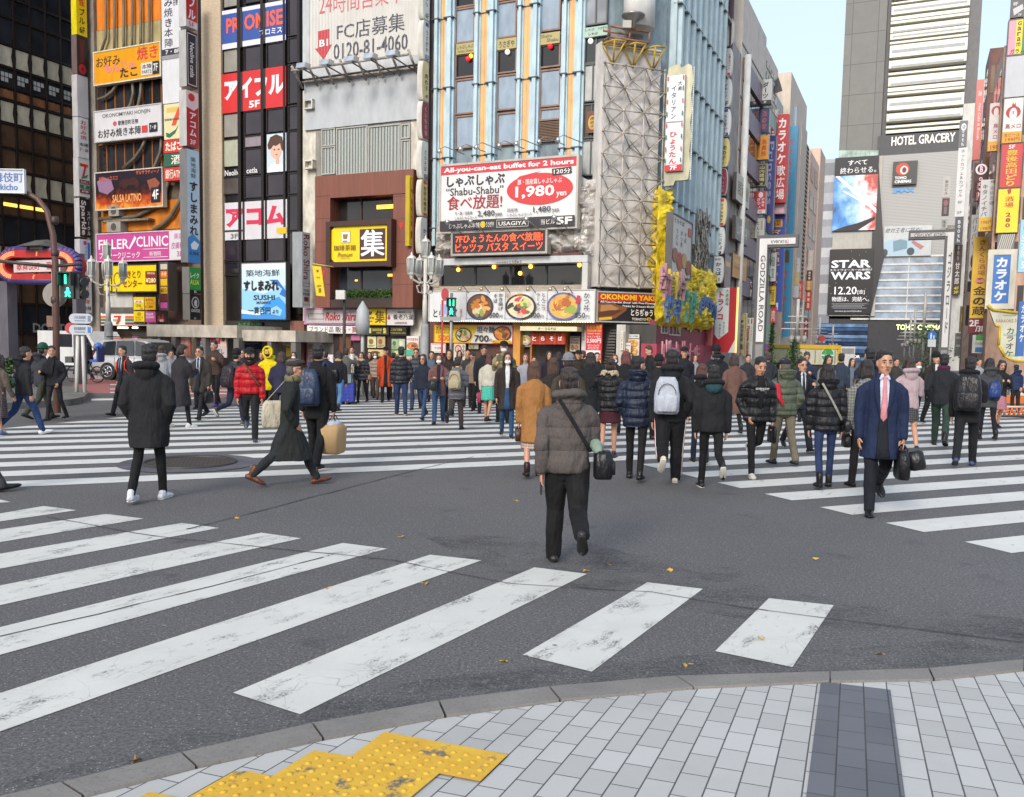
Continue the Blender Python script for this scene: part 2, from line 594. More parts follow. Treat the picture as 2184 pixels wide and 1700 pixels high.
def marking_mat(wear,c='c6c4bd',cracks=True):
 t=NT('road_paint')
 v=t.coord()
 d=ground(1140,1211)-ground(497,1479)
 vr=t.new('Mapping',{0:t.new('TexCoord').outputs['Object'],2:(0,0,math.atan2(d.y,d.x)),3:(1,.36,1)},vector_type='TEXTURE').outputs[0]
 n=t.noise(vr,2.1,7,0.72)
 n2=t.noise(v,60,4,0.7)
 fac=t.math('MULTIPLY',t.ramp(n,[(0.6-wear*0.07,0.0),(0.69-wear*0.06,.9)]),t.ramp(n2,[(0.44,0.0),(0.53,1.0)]))
 spots=t.new('TexVoronoi',{'Vector':v,'Scale':3.1})
 sp=t.math('MULTIPLY',t.ramp(spots.outputs['Distance'],[(0.045,1.0),(0.06,0.0)]),t.ramp(spots.outputs['Color'],[(0.25,0.0),(0.3,0.85)]))
 fac=t.math('MAXIMUM',fac,sp)
 if cracks:
  wob=t.mix(0.12,t.coord(),t.new('TexNoise',{'Vector':v,'Scale':4.0}).outputs['Color'])
  cr=t.new('TexVoronoi',{'Vector':wob,'Scale':4.6},feature='DISTANCE_TO_EDGE')
  ck=t.math('MULTIPLY',t.ramp(cr.outputs['Distance'],[(0.003,0.5),(0.008,0.0)]),t.ramp(t.noise(v,0.9,3),[(0.46,0.0),(0.56,1.0)]))
  fac=t.math('MAXIMUM',fac,ck)
 rgb=lin(c)
 base=t.mix(t.ramp(t.noise(v,2.0,6,0.7),[(0.3,0.0),(0.7,1.0)]),tuple(x*0.86 for x in rgb),rgb)
 t.put(t.b,'Base Color',t.mix(fac,base,lin('5d5b5c')))
 t.put(t.b,'Roughness',0.7)
 t.put(t.b,'Normal',t.bump(n2,0.25,0.006))
 return t.m
g=MB()
g.quad([(-900,-60,0),(900,-60,0),(900,1500,0),(-900,1500,0)])
g.build('road',ASPH,kind='structure')
PAINT_OLD,PAINT_NEW=marking_mat(1.0),marking_mat(0.25,'cccac4',False)
def flat_poly(name,pts,z,m,**kw):
 q=[Vector((p[0],p[1],z))for p in pts]
 ar=sum(q[i].x*q[(i+1)%len(q)].y-q[(i+1)%len(q)].x*q[i].y for i in range(len(q)))
 if ar<0:
  q=q[::-1]
 kw.setdefault('kind','structure')
 return MB().quad(q).build(name,m,**kw)
near=[[(1525,1390),(1640,1277),(1778,1292),(1690,1424)],[(1115,1398),(1381,1243),(1499,1257),(1262,1434)],[(497,1479),(1140,1211),(1252,1225),(640,1525)]]
long=[((0,1480),(917,1184),(1027,1196),(0,1562)),((0,1339),(731,1159),(826,1171),(0,1398)),((0,1250),(557,1137),(642,1149),(0,1292)),((0,1182),(388,1116),(468,1127),(0,1214)),((0,1130),(226,1097),(307,1107),(0,1157)),((0,1096),(93,1080),(163,
1089),(0,1113))]
for q in near:
 flat_poly('crossing_stripe',[ground(*p)for p in q],0.004,PAINT_OLD)
for a,b,c,d in long:
 A,B,C_,E_=[ground(*p)for p in(a,b,c,d)]
 k=1.6
 flat_poly('crossing_stripe',[B+(A-B)*k,B,C_,C_+(E_-C_)*k],0.004,PAINT_OLD)
flat_poly('crossing_stripe',[ground(0,1067)+Vector((-2,-0.6,0)),ground(-10,1064),ground(26,1072),ground(0,1075)+Vector((-2,-0.6,0))],0.004,PAINT_OLD)
WD,SD=Vector((-0.4155,0.9096,0)),Vector((0.9096,0.4155,0))
LB0,LB1=ground(16/1.0,913),ground(452,872)
for k in range(23):
 w0=5.08+0.917*k
 def at_s(w,s_):
  return WD*w+SD*s_
 def lb(w):
  d=LB1-LB0
  t=(w-LB0.dot(WD))/d.dot(WD)
  return(LB0+d*t).dot(SD)
 w1=w0+0.47
 if k<7:
  s0,s1=7.18,7.18
 elif k in(8,9):
  s0=s1=None
 else:
  s0,s1=(-14,-14)if k<11 else(max(-14,lb(w0)),max(-14,lb(w1)))
 e=26 if k<21 else 24
 if s0 is None:
  sl=ground(330 if k==8 else 352,985).dot(SD)
  flat_poly('crossing_stripe',[at_s(w0,-14),at_s(w0,sl-0.1),at_s(w1,sl),at_s(w1,-14)],0.004,PAINT_NEW)
  s0,s1=(ground(520,990).dot(SD),ground(500,983).dot(SD))if k==8 else(ground(482,977).dot(SD),ground(470,970).dot(SD))
 flat_poly('crossing_stripe',[at_s(w0,s0),at_s(w0,e),at_s(w1,e),at_s(w1,s1)],0.004,PAINT_NEW)
SEAM=flat('3a393b',0.9)
def seam(pts,w):
 g=[ground(*p)for p in pts]
 out=[]
 rg=random.Random(len(pts))
 P=[]
 for i in range(len(g)-1):
  n=max(2,int((g[i+1]-g[i]).length/0.25))
  P+=[g[i].lerp(g[i+1],j/n)+Vector((rg.uniform(-.012,.012),rg.uniform(-.012,.012),0))for j in range(n)]
 P.append(g[-1])
 mb=MB()
 for i in range(len(P)-1):
  d=(P[i+1]-P[i]).normalized()
  s_=Vector((-d.y,d.x,0))*w/2*rg.uniform(0.6,1.3)
  mb.quad([p+Vector((0,0,0.008))for p in(P[i]-s_,P[i+1]-s_,P[i+1]+s_,P[i]+s_)])
 mb.build('asphalt_seam',SEAM,kind='structure')
seam([(400,1130),(640,1068),(880,1005),(1010,975)],0.018)
seam([(100,1103),(330,1145),(840,1196),(1085,1246),(1390,1265),(1640,1305),(2184,1372)],0.012)
seam([(0,1360),(300,1290),(690,1190)],0.012)
t_=NT('tar_stain')
v=t_.coord((1,1.7,1),(0,0,RAD(-20)))
t_.put(t_.b,'Base Color',t_.mix(t_.noise(t_.coord(),40,3),lin('2c2c2e'),lin('454447')))
t_.put(t_.b,'Roughness',.8)
t_.put(t_.b,'Alpha',t_.math('MULTIPLY',t_.ramp(t_.noise(v,1.5,6,.7),[(.44,0.0),(.68,.45)]),t_.ramp(t_.noise(t_.coord(),22,4,.7),[(.36,.1),(.55,1.0)])))
for pts in(((-20,1680),(400,1560),(900,1450),(1300,1405),(1800,1385),(2184,1350),(2184,1412),(1800,1437),(1400,1447),(1000,1490),(600,1560),(100,1682)),((880,1135),(1250,1155),(1500,1225),(1800,1285),(2184,1320),(2184,1372),(1700,1340),(1400,
1290),(1050,1215)),((300,1385),(520,1345),(560,1375),(330,1420))):
 flat_poly('tar_stain',[ground(*p)for p in pts],0.002,t_.m)
mh=ground(405,988)
mb=MB().lathe(mh+Vector((0,0,0.006)),[(0.95,0.0),(0.95,0.003)],40)
mb.build('asphalt_patch',paint('57555a',0.9,0.3),kind='structure')
t_=NT('cast_iron')
vv=t_.coord((1,1,1),(0,0,0.5))
w1_=t_.new('TexChecker',{'Vector':vv,'Scale':26.0}).outputs[1]
t_.put(t_.b,'Base Color',t_.mix(w1_,lin('37322f'),lin('4d4743')))
t_.put(t_.b,'Roughness',0.55)
t_.put(t_.b,'Metallic',0.4)
t_.put(t_.b,'Normal',t_.bump(w1_,0.8,0.01))
mhm=thing('manhole_cover','round dark patterned iron manhole cover set in the crossing behind the black parka','manhole cover',mh+Vector((0,0,0.0095)))
MB().lathe(mh+Vector((0,0,0.0095)),[(0.56,0),(0.56,0.006)],40).build('lid',t_.m,mhm)
MB().loft([mh+Vector((0.61*math.cos(q),0.61*math.sin(q),0.011))for q in[6.2832*i/40 for i in range(41)]],[0.03]*41,(0,0,1),6,0,False).build('rim',metal('4a4644',0.6,0.5),mhm)
t_=NT('red_road_surface')
t_.put(t_.b,'Base Color',t_.mix(t_.ramp(t_.noise(t_.coord(),1.2,6,0.7),[(0.3,0.0),(0.7,1.0)]),lin('8a5450'),lin('9a625c')))
t_.put(t_.b,'Roughness',0.85)
RED=t_.m
lane=[ground(*p)for p in((160,807),(620,812),(470,850),(330,846),(285,841),(150,838))]
flat_poly('cycle_lane',lane,0.004,RED)
flat_poly('cycle_lane',[ground(*p)for p in((-60,846),(120,848),(120,860),(-60,872))],0.004,RED)
for y0,y1 in((819,820.6),(828.4,830.2),(835.5,837.6)):
 flat_poly('lane_line',[ground(*p)for p in((235,y0+1),(520,y0+4),(520,y1+4),(235,y1+1))],0.008,PAINT_NEW)
flat_poly('lane_line',[ground(*p)for p in((195,851),(450,848),(450,851),(195,855))],0.008,PAINT_NEW)
CONC=paint('6d6a63',0.85,0.35)
isl=[ground(*p,0.16)for p in((-60,862),(-60,834),(60,826),(150,824),(183,828),(189,836),(178,846),(150,852),(60,857))]
ix=MB()
ix.quad([p for p in isl])
for i in range(len(isl)):
 a,b=isl[i],isl[(i+1)%len(isl)]
 ix.quad([Vector((b.x,b.y,0)),Vector((a.x,a.y,0)),a,b][::-1])
ix.build('traffic_island',CONC,kind='structure')
TILE=bricks('8a8886','9b9997','6a6866',0.6,0.3,0.012,0.85,False,0.2,RAD(24.6))
def slab(name,poly,h,m):
 mb=MB()
 q=[Vector((p[0],p[1],h))for p in poly]
 ar=sum(q[i].x*q[(i+1)%len(q)].y-q[(i+1)%len(q)].x*q[i].y for i in range(len(q)))
 if ar<0:
  q=q[::-1]
 mb.quad(q)
 for i in range(len(q)):
  a,b=q[i],q[(i+1)%len(q)]
  mb.quad([Vector((a.x,a.y,0)),Vector((b.x,b.y,0)),b,a])
 return mb.build(name,m,kind='structure')
slab('far_pavement',[FP.pt(-36,0,5.2),FP.pt(5.2,0,4.6),FP.pt(7.0,0,0.6),FP.pt(7.0,0,-2),FP.pt(-36,0,-2)],0.12,TILE)
SLOPE,YC=0.08,4.9
def sw(x,y,up=0.0):
 d=ray(x,y)
 t=(0.03+SLOPE*YC+up-CAMZ)/(d.z+SLOPE*d.y)
 return CAM+d*t
co=[(-60,1716),(130,1672),(385,1608),(665,1545),(935,1497),(1170,1467),(1440,1444),(1770,1435),(1980,1428),(2184,1409),(2330,1392)]
ci=[(-60,1752),(180,1703),(420,1640),(690,1580),(950,1531),(1195,1497),(1480,1470),(1770,1457),(1992,1453),(2184,1432),(2330,1415)]
CO,CI=[sw(*p)for p in co],[sw(*p)for p in ci]
mb=MB()
low=lambda x,y:Vector((x,y,0.03+SLOPE*(YC-y)))
for i in range(len(CI)-1):
 a,b=CI[i],CI[i+1]
 mb.quad([low(a.x,-8),low(b.x,-8),b,a])
th_in=sw(2080,0+1700)-sw(2080,1455)
pa,pb=sw((2941+3246)/2/1.695,1700),sw((2985+3198)/2/1.695,1460)
jd=(pb-pa)
JANG=math.atan2(jd.y,jd.x)
t_=NT('light_paver')
def paver_nodes(t,c1,c2,mortar):
 v=t.coord((1,1,1),(0,0,-JANG))
 v=t.new('Mapping',{0:t.new('TexCoord').outputs['Object'],2:(0,0,-JANG)},vector_type='POINT').outputs[0]
 br=t.new('TexBrick',{'Vector':v,'Color1':lin(c1)+(1,),'Color2':lin(c2)+(1,),'Mortar':lin(mortar)+(1,),'Scale':1.0,'Mortar Size':0.0032,'Brick Width':0.205,'Row Height':0.108,'Mortar Smooth':0.1})
 sp=t.ramp(t.noise(t.coord(),160,3,0.7),[(0.62,0.0),(0.7,0.5)])
 c=t.mix(sp,br.outputs[0],tuple(x*0.6 for x in lin(c1)))
 st=t.ramp(t.noise(t.coord(),1.4,6,0.6),[(0.5,0.0),(0.75,0.22)])
 c=t.mix(st,c,lin('77736c'))
 vo=t.new('TexVoronoi',{'Vector':t.coord(),'Scale':2.3})
 gum=t.math('MULTIPLY',t.ramp(vo.outputs['Distance'],[(0.03,1.0),(0.045,0.0)]),t.ramp(vo.outputs['Color'],[(0.6,0.0),(0.62,0.5)]))
 c=t.mix(gum,c,lin('5c5a58'))
 t.put(t.b,'Base Color',c)
 t.put(t.b,'Roughness',0.75)
 t.put(t.b,'Normal',t.bump(t.math('SUBTRACT',1.0,br.outputs[1]),0.5,0.004))
paver_nodes(t_,'a5a39f','b6b4b0','504c49')
mb.build('pavement',t_.m,kind='structure')
t_=NT('dark_paver')
paver_nodes(t_,'57585e','63646a','383736')
strip_w=0.324
pd=jd.normalized()
ps=Vector((pd.y,-pd.x,0)).normalized()*strip_w/2
ps.z=-SLOPE*ps.y
up4=Vector((0,0,0.004))
MB().quad([pa-pd*3-ps+up4,pa-pd*3+ps+up4,pb+ps+up4-pd*0.03,pb-ps+up4-pd*0.03]).build('paver_strip',t_.m,kind='structure')
t_=NT('kerb_stone')
v=t_.coord()
c=t_.mix(t_.ramp(t_.noise(v,3,6,0.65),[(0.3,0.0),(0.7,1.0)]),lin('6f6b66'),lin('827d77'))
c=t_.mix(t_.ramp(t_.noise(v,60,3,0.7),[(0.55,0.0),(0.65,0.4)]),c,lin('4e4b48'))
vo=t_.new('TexVoronoi',{'Vector':v,'Scale':2.6})
c=t_.mix(t_.math('MULTIPLY',t_.ramp(vo.outputs['Distance'],[(0.06,1.0),(0.09,0.0)]),t_.ramp(vo.outputs['Color'],[(0.5,0.0),(0.52,0.5)])),c,lin('45464a'))
t_.put(t_.b,'Base Color',c)
t_.put(t_.b,'Roughness',0.85)
t_.put(t_.b,'Normal',t_.bump(t_.noise(v,40,4),0.3,0.01))
KERB=t_.m
def along(pts,t):
 i=min(int(t),len(pts)-2)
 return pts[i].lerp(pts[i+1],t-i)
for i in range(len(CO)-1):
 gap=0.012
 kb=MB()
 n=5
 L=max((CO[i+1]-CO[i]).length,0.2)
 g0,g1=(gap/L/2,1-gap/L/2)
 ring=[]
 for j in range(n+1):
  tt=i+g0+(g1-g0)*j/n
  o,q=along(CO,tt),along(CI,tt)
  up=Vector((0,0,0.012))
  e=(q-o).normalized()*0.012
  ring.append([Vector((o.x,o.y,-0.02)),Vector((o.x,o.y,o.z)),o+e+up,q-e*0.4+up,q-up])
 for j in range(n):
  for k in range(4):
   kb.quad([ring[j][k],ring[j+1][k],ring[j+1][k+1],ring[j][k+1]][::-1])
 for R_ in(ring[0],ring[-1]):
  kb.quad(R_)
 kb.build('kerb_stone',KERB,kind='structure')
t_=NT('yellow_tactile')
v=t_.coord()
c=t_.mix(t_.ramp(t_.noise(v,5,5,0.7),[(0.3,0.0),(0.7,1.0)]),lin('c69628'),lin('d8ac34'))
wear=t_.math('MULTIPLY',t_.ramp(t_.noise(v,6.5,5,0.6),[(0.58,0.0),(0.64,1.0)]),t_.ramp(t_.noise(v,45,4),[(0.35,0.0),(0.5,1.0)]))
c=t_.mix(wear,c,lin('6d6455'))
c=t_.mix(t_.ramp(t_.noise(t_.coord((1,4,1),(0,0,0.6)),30,4,0.7),[(0.55,0.0),(0.7,0.4)]),c,lin('a8812a'))
t_.put(t_.b,'Base Color',c)
t_.put(t_.b,'Roughness',0.65)
t_.put(t_.b,'Normal',t_.bump(t_.noise(v,35,4,0.7),0.5,0.006))
YEL=t_.m
def z3(x,y):
 return(400+x/1.456)/1.69505,(2550+y/1.456)/1.69505
def inside(p,poly):
 r,j=False,len(poly)-1
 for i in range(len(poly)):
  a,b=poly[i],poly[j]
  if(a.y>p.y)!=(b.y>p.y)and p.x<(b.x-a.x)*(p.y-a.y)/(b.y-a.y)+a.x:
   r=not r
  j=i
 return r
def tactile(pts,label):
 P=[sw(*z3(*p),0.008)for p in pts]
 base=sum(P,Vector())/len(P)
 t=thing('tactile_paving',label,'tactile paving',base)
 mb=MB()
 ar=sum(P[i].x*P[(i+1)%len(P)].y-P[(i+1)%len(P)].x*P[i].y for i in range(len(P)))
 if ar<0:
  P=P[::-1]
 mb.quad(P)
 mb.build('slab',YEL,t)
 e1=(sw(*z3(2092,258),.008)-sw(*z3(1440,138),.008)).normalized()
 e2=Vector((-e1.y,e1.x,0))
 o=sw(*z3(1457,152),.008)
 dm=MB()
 for i in range(-40,20):
  for j in range(-40,20):
   q=o+e1*(0.055*i)+e2*(0.055*j)
   q.z=0.038+SLOPE*(YC-q.y)
   if all(inside(q+Vector((0.018*c_,0.018*s_,0)),P)for c_,s_ in((1,1),(-1,1),(1,-1),(-1,-1))):
    dm.ball(q,(0.0125,0.0125,0.006),8,4)
 if dm.f:
  o_=dm.build('studs',YEL,t)
  o_['kind']='stuff'
tactile([(1440,138),(2092,258),(1945,400),(1730,358),(1580,483),(1480,640),(300,640),(410,483),(650,347),(720,345),(850,372),(1070,236),(1265,268)],'large stepped patch of yellow studded tactile paving beside the kerb')
tactile([(205,456),(345,480),(260,600),(40,600),(150,483)],'small corner of yellow studded paving beside the bottom of the kerb')
LEAF=flat('b8912f',0.7)
for i,(x,y)in enumerate(((855,1148),(1298,1207),(1428,1217),(1075,1413),(1467,1420),(288,1624),(1740,1196),(1250,1220),(1100,1070),(1880,1397),(700,1256),(905,1247),(507,1108),(1620,1365))):
 p=ground(x,y)+Vector((0,0,0.012))
 q=i*2.3
 r=0.03
 mb=MB()
 pts=[(0,0)]+[(r*(0.8+0.25*math.sin(5*a))*math.cos(a),r*math.sin(a)*1.2)for a in[-0.9+0.3*k for k in range(7)]]
 rot=Matrix.Rotation(q,3,'Z')
 up=[p+rot@Vector((a,b,0.012*math.sin(9*a*10+i)))for a,b in pts]
 mb.quad(up)
 mb.quad([v+Vector((0,0,-0.002))for v in up][::-1])
 mb.tube(p,p+rot@Vector((-0.03,0.004,0.003)),0.0025,n=5)
 mb.build('fallen_leaf',LEAF,origin=p,label='small yellow fallen leaf lying on the grey asphalt',cat='leaf',group='yellow leaves on the asphalt')
# ---- buildings
def fx(x,y=500,off=0.0,pl=None):
 return(pl or FP).hit(x,y,off)[0]
def fz(x,y,off=0.0,pl=None):
 return(pl or FP).hit(x,y,off)[1]
def bpart(name,pl,rects,b0,b1,mat,parent,label=None):
 """Picture rectangles -> boxes on a plane, one part."""
 for r in rects:
  a0,a1,z0,z1=pl.rect(r,b1)
  o=MB().bx(pl,a0,a1,z0,z1,b0,b1).build(name,mat,parent,label=label)
 return o
def window(pl,rect,off,parent,pane_m,frame_m,mull=0,trans=0,fw=0.05,label=None):
 a0,a1,z0,z1=pl.rect(rect,off)
 fr=MB()
 for A0,A1,Z0,Z1 in((a0,a1,z1-fw,z1),(a0,a1,z0,z0+fw),(a0,a0+fw,z0+fw,z1-fw),(a1-fw,a1,z0+fw,z1-fw)):
  fr.bx(pl,A0,A1,Z0,Z1,off-0.1,off)
 for k in range(mull):
  c=a0+(a1-a0)*(k+1)/(mull+1)
  fr.bx(pl,c-fw/2,c+fw/2,z0+fw,z1-fw,off-0.1,off-0.004)
 for k in range(trans):
  c=z0+(z1-z0)*(k+1)/(trans+1)
  fr.bx(pl,a0+fw,a1-fw,c-fw/2,c+fw/2,off-0.1,off-0.008)
 w=fr.build('window',frame_m,parent,label=label)
 MB().bx(pl,a0+fw*0.4,a1-fw*0.4,z0+fw*0.4,z1-fw*0.4,off-0.09,off-0.05).build('pane',pane_m,w)
 return w
def body(pl,a0,a1,z1,depth,m,parent,z0=0.0,b=0.0,name='wall'):
 return MB().bx(pl,a0,a1,z0,z1,b-depth,b).build(name,m,parent)
BLK=paint('1d1a19',0.3,0.2)
DKB=paint('2a201c',0.25,0.2)
STEEL=metal('8f8d88',0.45,0.6)
RUST=paint('b0a79b',0.7,0.45)
GDK,GBR,GBL=glass('2a2b30'),glass('5e4634',0.1),glass('5b6a7a',0.05,0.6)
CREAM=paint('cfc9bb',0.7,0.3)
LP=Plane((-25.0,50.0),VD)
xa=fx(165,400,0,LP)
LP=Plane(LP.pt(xa,0),VD)
tw=thing('office_building','dark brown glass office block with rows of beige blinds at the edge of the crossing','building',LP.pt(-5,0))
body(LP,-22,1.5,34,14,paint('54423a',0.3,0.25),tw)
cols=[-0.02-0.92*k for k in range(9)]
rows=[(105,'d'),(135,'b'),(185,'p'),(275,'d2'),(322,'b'),(372,'d'),(430,'d'),(475,'b'),(530,'d'),(600,'d'),(650,'b2'),(700,'d')]
rz=[fz(80,y,0,LP)for y in(62,118,165,205,232,280,330,375,425,470,530,590,650,712)]
kinds=['d','l','p','o','l','w','w','l','w','d','l2','w','d']
BL=paint('d6c9ae',0.7,0.2)
BL2=paint('a89c86',0.7,0.2)
ORN=paint('9a6238',0.6,0.3)
rz=[fz(80,-40,0,LP),fz(80,20,0,LP)]+rz
kinds=['d','d']+kinds
mull=MB()
for c in cols:
 mull.bx(LP,c-0.05,c+0.05,0,30,0,0.12)
for zz in rz:
 mull.bx(LP,cols[-1],0,zz-0.06,zz+0.06,0,0.1)
mull.build('mullion_grid',DKB,tw)
for r,k in enumerate(kinds):
 z1_,z0_=rz[r],rz[r+1]
 for c in range(len(cols)-1):
  a1,a0=cols[c]-0.06,cols[c+1]+0.06
  h=z1_-z0_
  m={'d':GDK,'p':paint('5a3228',0.4,0.2),'o':ORN,'l':BL,'l2':BL2,'w':GBR}[k]
  w=MB().bx(LP,a0,a1,z0_+0.07,z1_-0.07,0.0,0.03).build('window',GDK if k in 'l l2 p o' else m,tw)
  if k in('l','l2'):
   pr=[(a0+0.02,z1_-0.1),(a0+0.07,z0_+h/2),(a0+0.02,z0_+0.1),(a1-0.02,z0_+0.1),(a1-0.1,z0_+h/2),(a1-0.02,z1_-0.1)]
   MB().prism(LP,pr,0.03,0.05).build('blind',m,w)
  elif k=='p':
   q=MB()
   for i in range(2):
    for j in range(3):
     if(i,j)!=(0,2):
      q.bx(LP,a0+0.12+j*0.22,a0+0.29+j*0.22,z0_+0.25+i*0.26,z0_+0.46+i*0.26,0.03,0.045)
   q.build('sticker',paint('c9c7c0',0.5),w)
  elif k=='o':
   MB().bx(LP,a0+0.02,a1-0.02,z0_+0.1,z1_-0.15,0.03,0.045).disc(LP,a0+0.35,(z0_+z1_)/2,0.2,0.2,0.045,0.06).build('poster',[ORN],w)
mb=MB()
a_,z_=LP.hit(45,448,0.04)
mb.bx(LP,LP.hit(8,448,.04)[0],LP.hit(160/4.117*2.45,433,.04)[0],fz(50,445,.04,LP),fz(50,438,.04,LP),0.03,0.06)
mb.build('light_strip',flat('ffb84d',0.5,1.5),tw)
artwork(LP,LP.hit(69,600,0.2)[0],LP.hit(170,600,0.2)[0],fz(110,710,.2,LP),fz(110,690,.2,LP),0.14,[('t','DOUTOR',0,0,1,1,'8f8d88',0.03)],tw)
ob=thing('restaurant_building','narrow orange fronted building wrapped in curved grey pipes and hung with restaurant boards','building',FP.pt(fx(290),0))
body(FP,fx(188,600),fx(428,600),26,10,paint('6b5a4a',0.7,0.3),ob)
bpart('stone_pier',FP,[(188,-40,206,735)],0.0,0.22,paint('8a8177',0.85,0.3),ob)
OR1,OR2,BGE=paint('c9761c',0.5,0.25),paint('b9671a',0.5,0.25),paint('a8996c',0.6,0.25)
bpart('upper_panel',FP,[(206,-40,343,54)],0.0,0.08,paint('d9791a',0.5,0.2),ob)
bpart('lower_panel',FP,[(206,54,343,110)],0.0,0.07,BGE,ob)
bpart('cladding',FP,[Z(2,890,190,1640,445)],0.0,0.08,OR1,ob)
for r in(Z(1,850,715,1420,960),Z(1,860,1240,1420,1500)):
 window(FP,r,0.09,ob,glass('2b2a2e',0.1),paint('9a5a20',0.5,0.2),6,0,0.06)
PIPE=paint('6d6457',0.5,0.3)
def pipe(k,pts,r=0.075,off=0.25):
 P=[]
 for x,y in pts:
  a,z=FP.hit(*Zp(k,x,y),off)
  P.append(FP.pt(a,z,off))
 MB().path(P,r,8).build('pipe',PIPE,ob)
for x in(930,1003,1085,1160,1235,1310):
 pipe(1,[(x,-60),(x+2,150),(x,330),(x-(40 if x<950 else 0),450)],0.06)
pipe(1,[(1030,735),(990,800),(930,850),(860,875)])
pipe(1,[(1165,720),(1170,820),(1150,910),(1110,980)])
pipe(1,[(1240,720),(1235,830),(1215,920),(1170,1000)])
pipe(1,[(1280,1220),(1240,1310),(1180,1390),(1080,1480)])
pipe(1,[(1420,1210),(1410,1330),(1370,1430),(1340,1500)])
pipe(2,[(1480,20),(1440,130),(1360,240),(1200,320),(1050,340),(875,345)],0.09)
pipe(2,[(1600,60),(1580,180),(1510,310),(1430,390),(1350,440)],0.09)
for r in((960,225,1050,320),(945,370,1065,460)):
 ac=thing('air_conditioner','grey air conditioning box %s on the orange wall'%('under the upper curved pipe' if r[1]<300 else 'on a wall bracket beneath the shelf'),'air conditioner',FP.pt(*FP.hit(*Zp(2,r[0],r[3]),0.3),0.3))
 a0,a1,z0,z1=FP.rect(Z(2,*r),0.45)
 MB().bx(FP,a0,a1,z0,z1,0.1,0.5).build('casing',paint('9b958c',0.5,0.3),ac)
 MB().disc(FP,(a0+a1)/2,(z0+z1)/2,(z1-z0)*0.36,(z1-z0)*0.36,0.5,0.515).build('fan_grille',paint('4a4845',0.6),ac)
bpart('shelf',FP,[Z(2,905,345,1300,362)],0.08,0.5,paint('857a6c',0.6,0.4),ob)
bpart('shop_band',FP,[Z(2,885,1170,1300,1280)],0.0,0.5,paint('e4e0d8',0.4,0.1),ob)
bpart('canopy',FP,[Z(2,880,1120,1300,1168)],0.0,0.6,paint('5d5753',0.6,0.2),ob)
bpart('shop_glass',FP,[Z(2,890,1285,1560,1560)],0.0,0.12,glass('2a241f',0.15),ob)
bpart('shop_lights',FP,[Z(2,1030,1292,1118,1306),Z(2,1160,1292,1205,1306)],0.13,0.17,flat('fff6d8',0.5,3.0),ob)
bpart('shop_shelf',FP,[Z(2,1010,1390,1240,1420),Z(2,1010,1450,1240,1480)],0.13,0.3,paint('a88a50',0.5,0.4),ob)
bpart('white_board',FP,[Z(2,930,990,1165,1130)],0.0,0.2,paint('bdbbb6',0.5,0.15),ob)
bpart('brick_wall',FP,[Z(2,1480,730,1640,1240)],0.0,0.05,bricks('5e4238','6d4c40','4a403a',0.22,0.08),ob)
gb=thing('glass_building','tall dark brown glass building with a cream tiled pier and sign panels in its windows','building',FP.pt(fx(560),0))
body(FP,fx(428),fx(643),26,10,paint('1e1817',0.25,0.2),gb)
t_=bricks('b9a58c','c6b39b','a8977f',0.115,0.075,0.006,0.6,True,0.2)
bpart('tiled_pier',FP,[(432,-60,473,735)],0.0,0.2,t_,gb)
mm=MB()
for x0,x1 in((240,256),(414,440),(615,637),(808,826),(930,952)):
 a0,a1=fx(Zp(3,x0,0)[0]),fx(Zp(3,x1,0)[0])
 mm.bx(FP,a0,a1,2.9,25,0,0.16)
mm.build('mullion',paint('2b2524',0.35,0.2,0,0.4),gb)
cx_=[(256,414),(440,615),(637,808),(826,930)]
ry=[[(-80,60,'b'),(425,635,'b'),(990,1205,'b'),(1215,1465,'g'),(1550,1705,'c'),(1870,2060,'d'),(2070,2290,'d'),(2300,2420,'d')],[(-80,20,'d'),(400,615,'d'),(970,1175,'d'),(1185,1290,'p'),(1300,1530,'d'),(1540,1735,'d'),(1860,2050,'d'),(2060,
2290,'d'),(2300,2420,'d')],[(-80,10,'d'),(370,590,'d'),(950,1155,'d'),(1520,1715,'d'),(1850,2040,'d'),(2060,2290,'d'),(2300,2420,'d')],[(-80,310,'d'),(325,545,'d'),(560,905,'d'),(925,1135,'d'),(1145,1500,'d'),(1515,1700,'d'),(1710,2020,'d'),
(2030,2420,'d')]]
WM={'b':paint('8f8b82',0.4,0.15),'g':paint('a8ab96',0.4,0.15),'c':glass('4c443f'),'d':glass('2e2529',0.05,0.55),'p':paint('8c8088',0.4,0.1)}
for(x0,x1),col_ in zip(cx_,ry):
 for y0,y1,k in col_:
  window(FP,Z(3,x0,y0,x1,y1),0.1,gb,WM[k],DKB,0,0,0.035)
bpart('granite_pier',FP,[Z(4,790,1270,905,1640)],0.0,0.35,paint('84574a',0.35,0.25),gb)
bpart('entrance',FP,[Z(4,255,1270,790,1640)],0.0,0.06,glass('3a3530',0.2),gb)
wb_=thing('white_building','cream and grey rendered building with curtained windows above a brown coffee house front','building',FP.pt(fx(770),0))
body(FP,fx(646),fx(905),fz(770,178),10,CREAM,wb_)
bpart('grey_cladding',FP,[Z(3,970,672,1985,1092)],0.0,0.12,paint('b0b4b7',0.5,0.1),wb_)
bpart('cornice',FP,[Z(3,965,655,1985,676)],0.0,0.2,paint('b3b8bb',0.5,0.2),wb_)
bpart('recess',FP,[Z(3,1070,1092,1896,1530)],0.0,0.03,paint('8f8a80',0.7,0.3),wb_)
t_=NT('net_curtain')
w_=t_.new('TexWave',{'Vector':t_.coord((1,1,0.02),(0,0,-math.atan2(UD.y,UD.x))),'Scale':2.2,'Distortion':3.0,'Detail':3.0},wave_type='BANDS',bands_direction='X')
t_.put(t_.b,'Base Color',t_.mix(w_.outputs[1],lin('5f6561'),lin('a2a8a3')))
t_.put(t_.b,'Roughness',0.3)
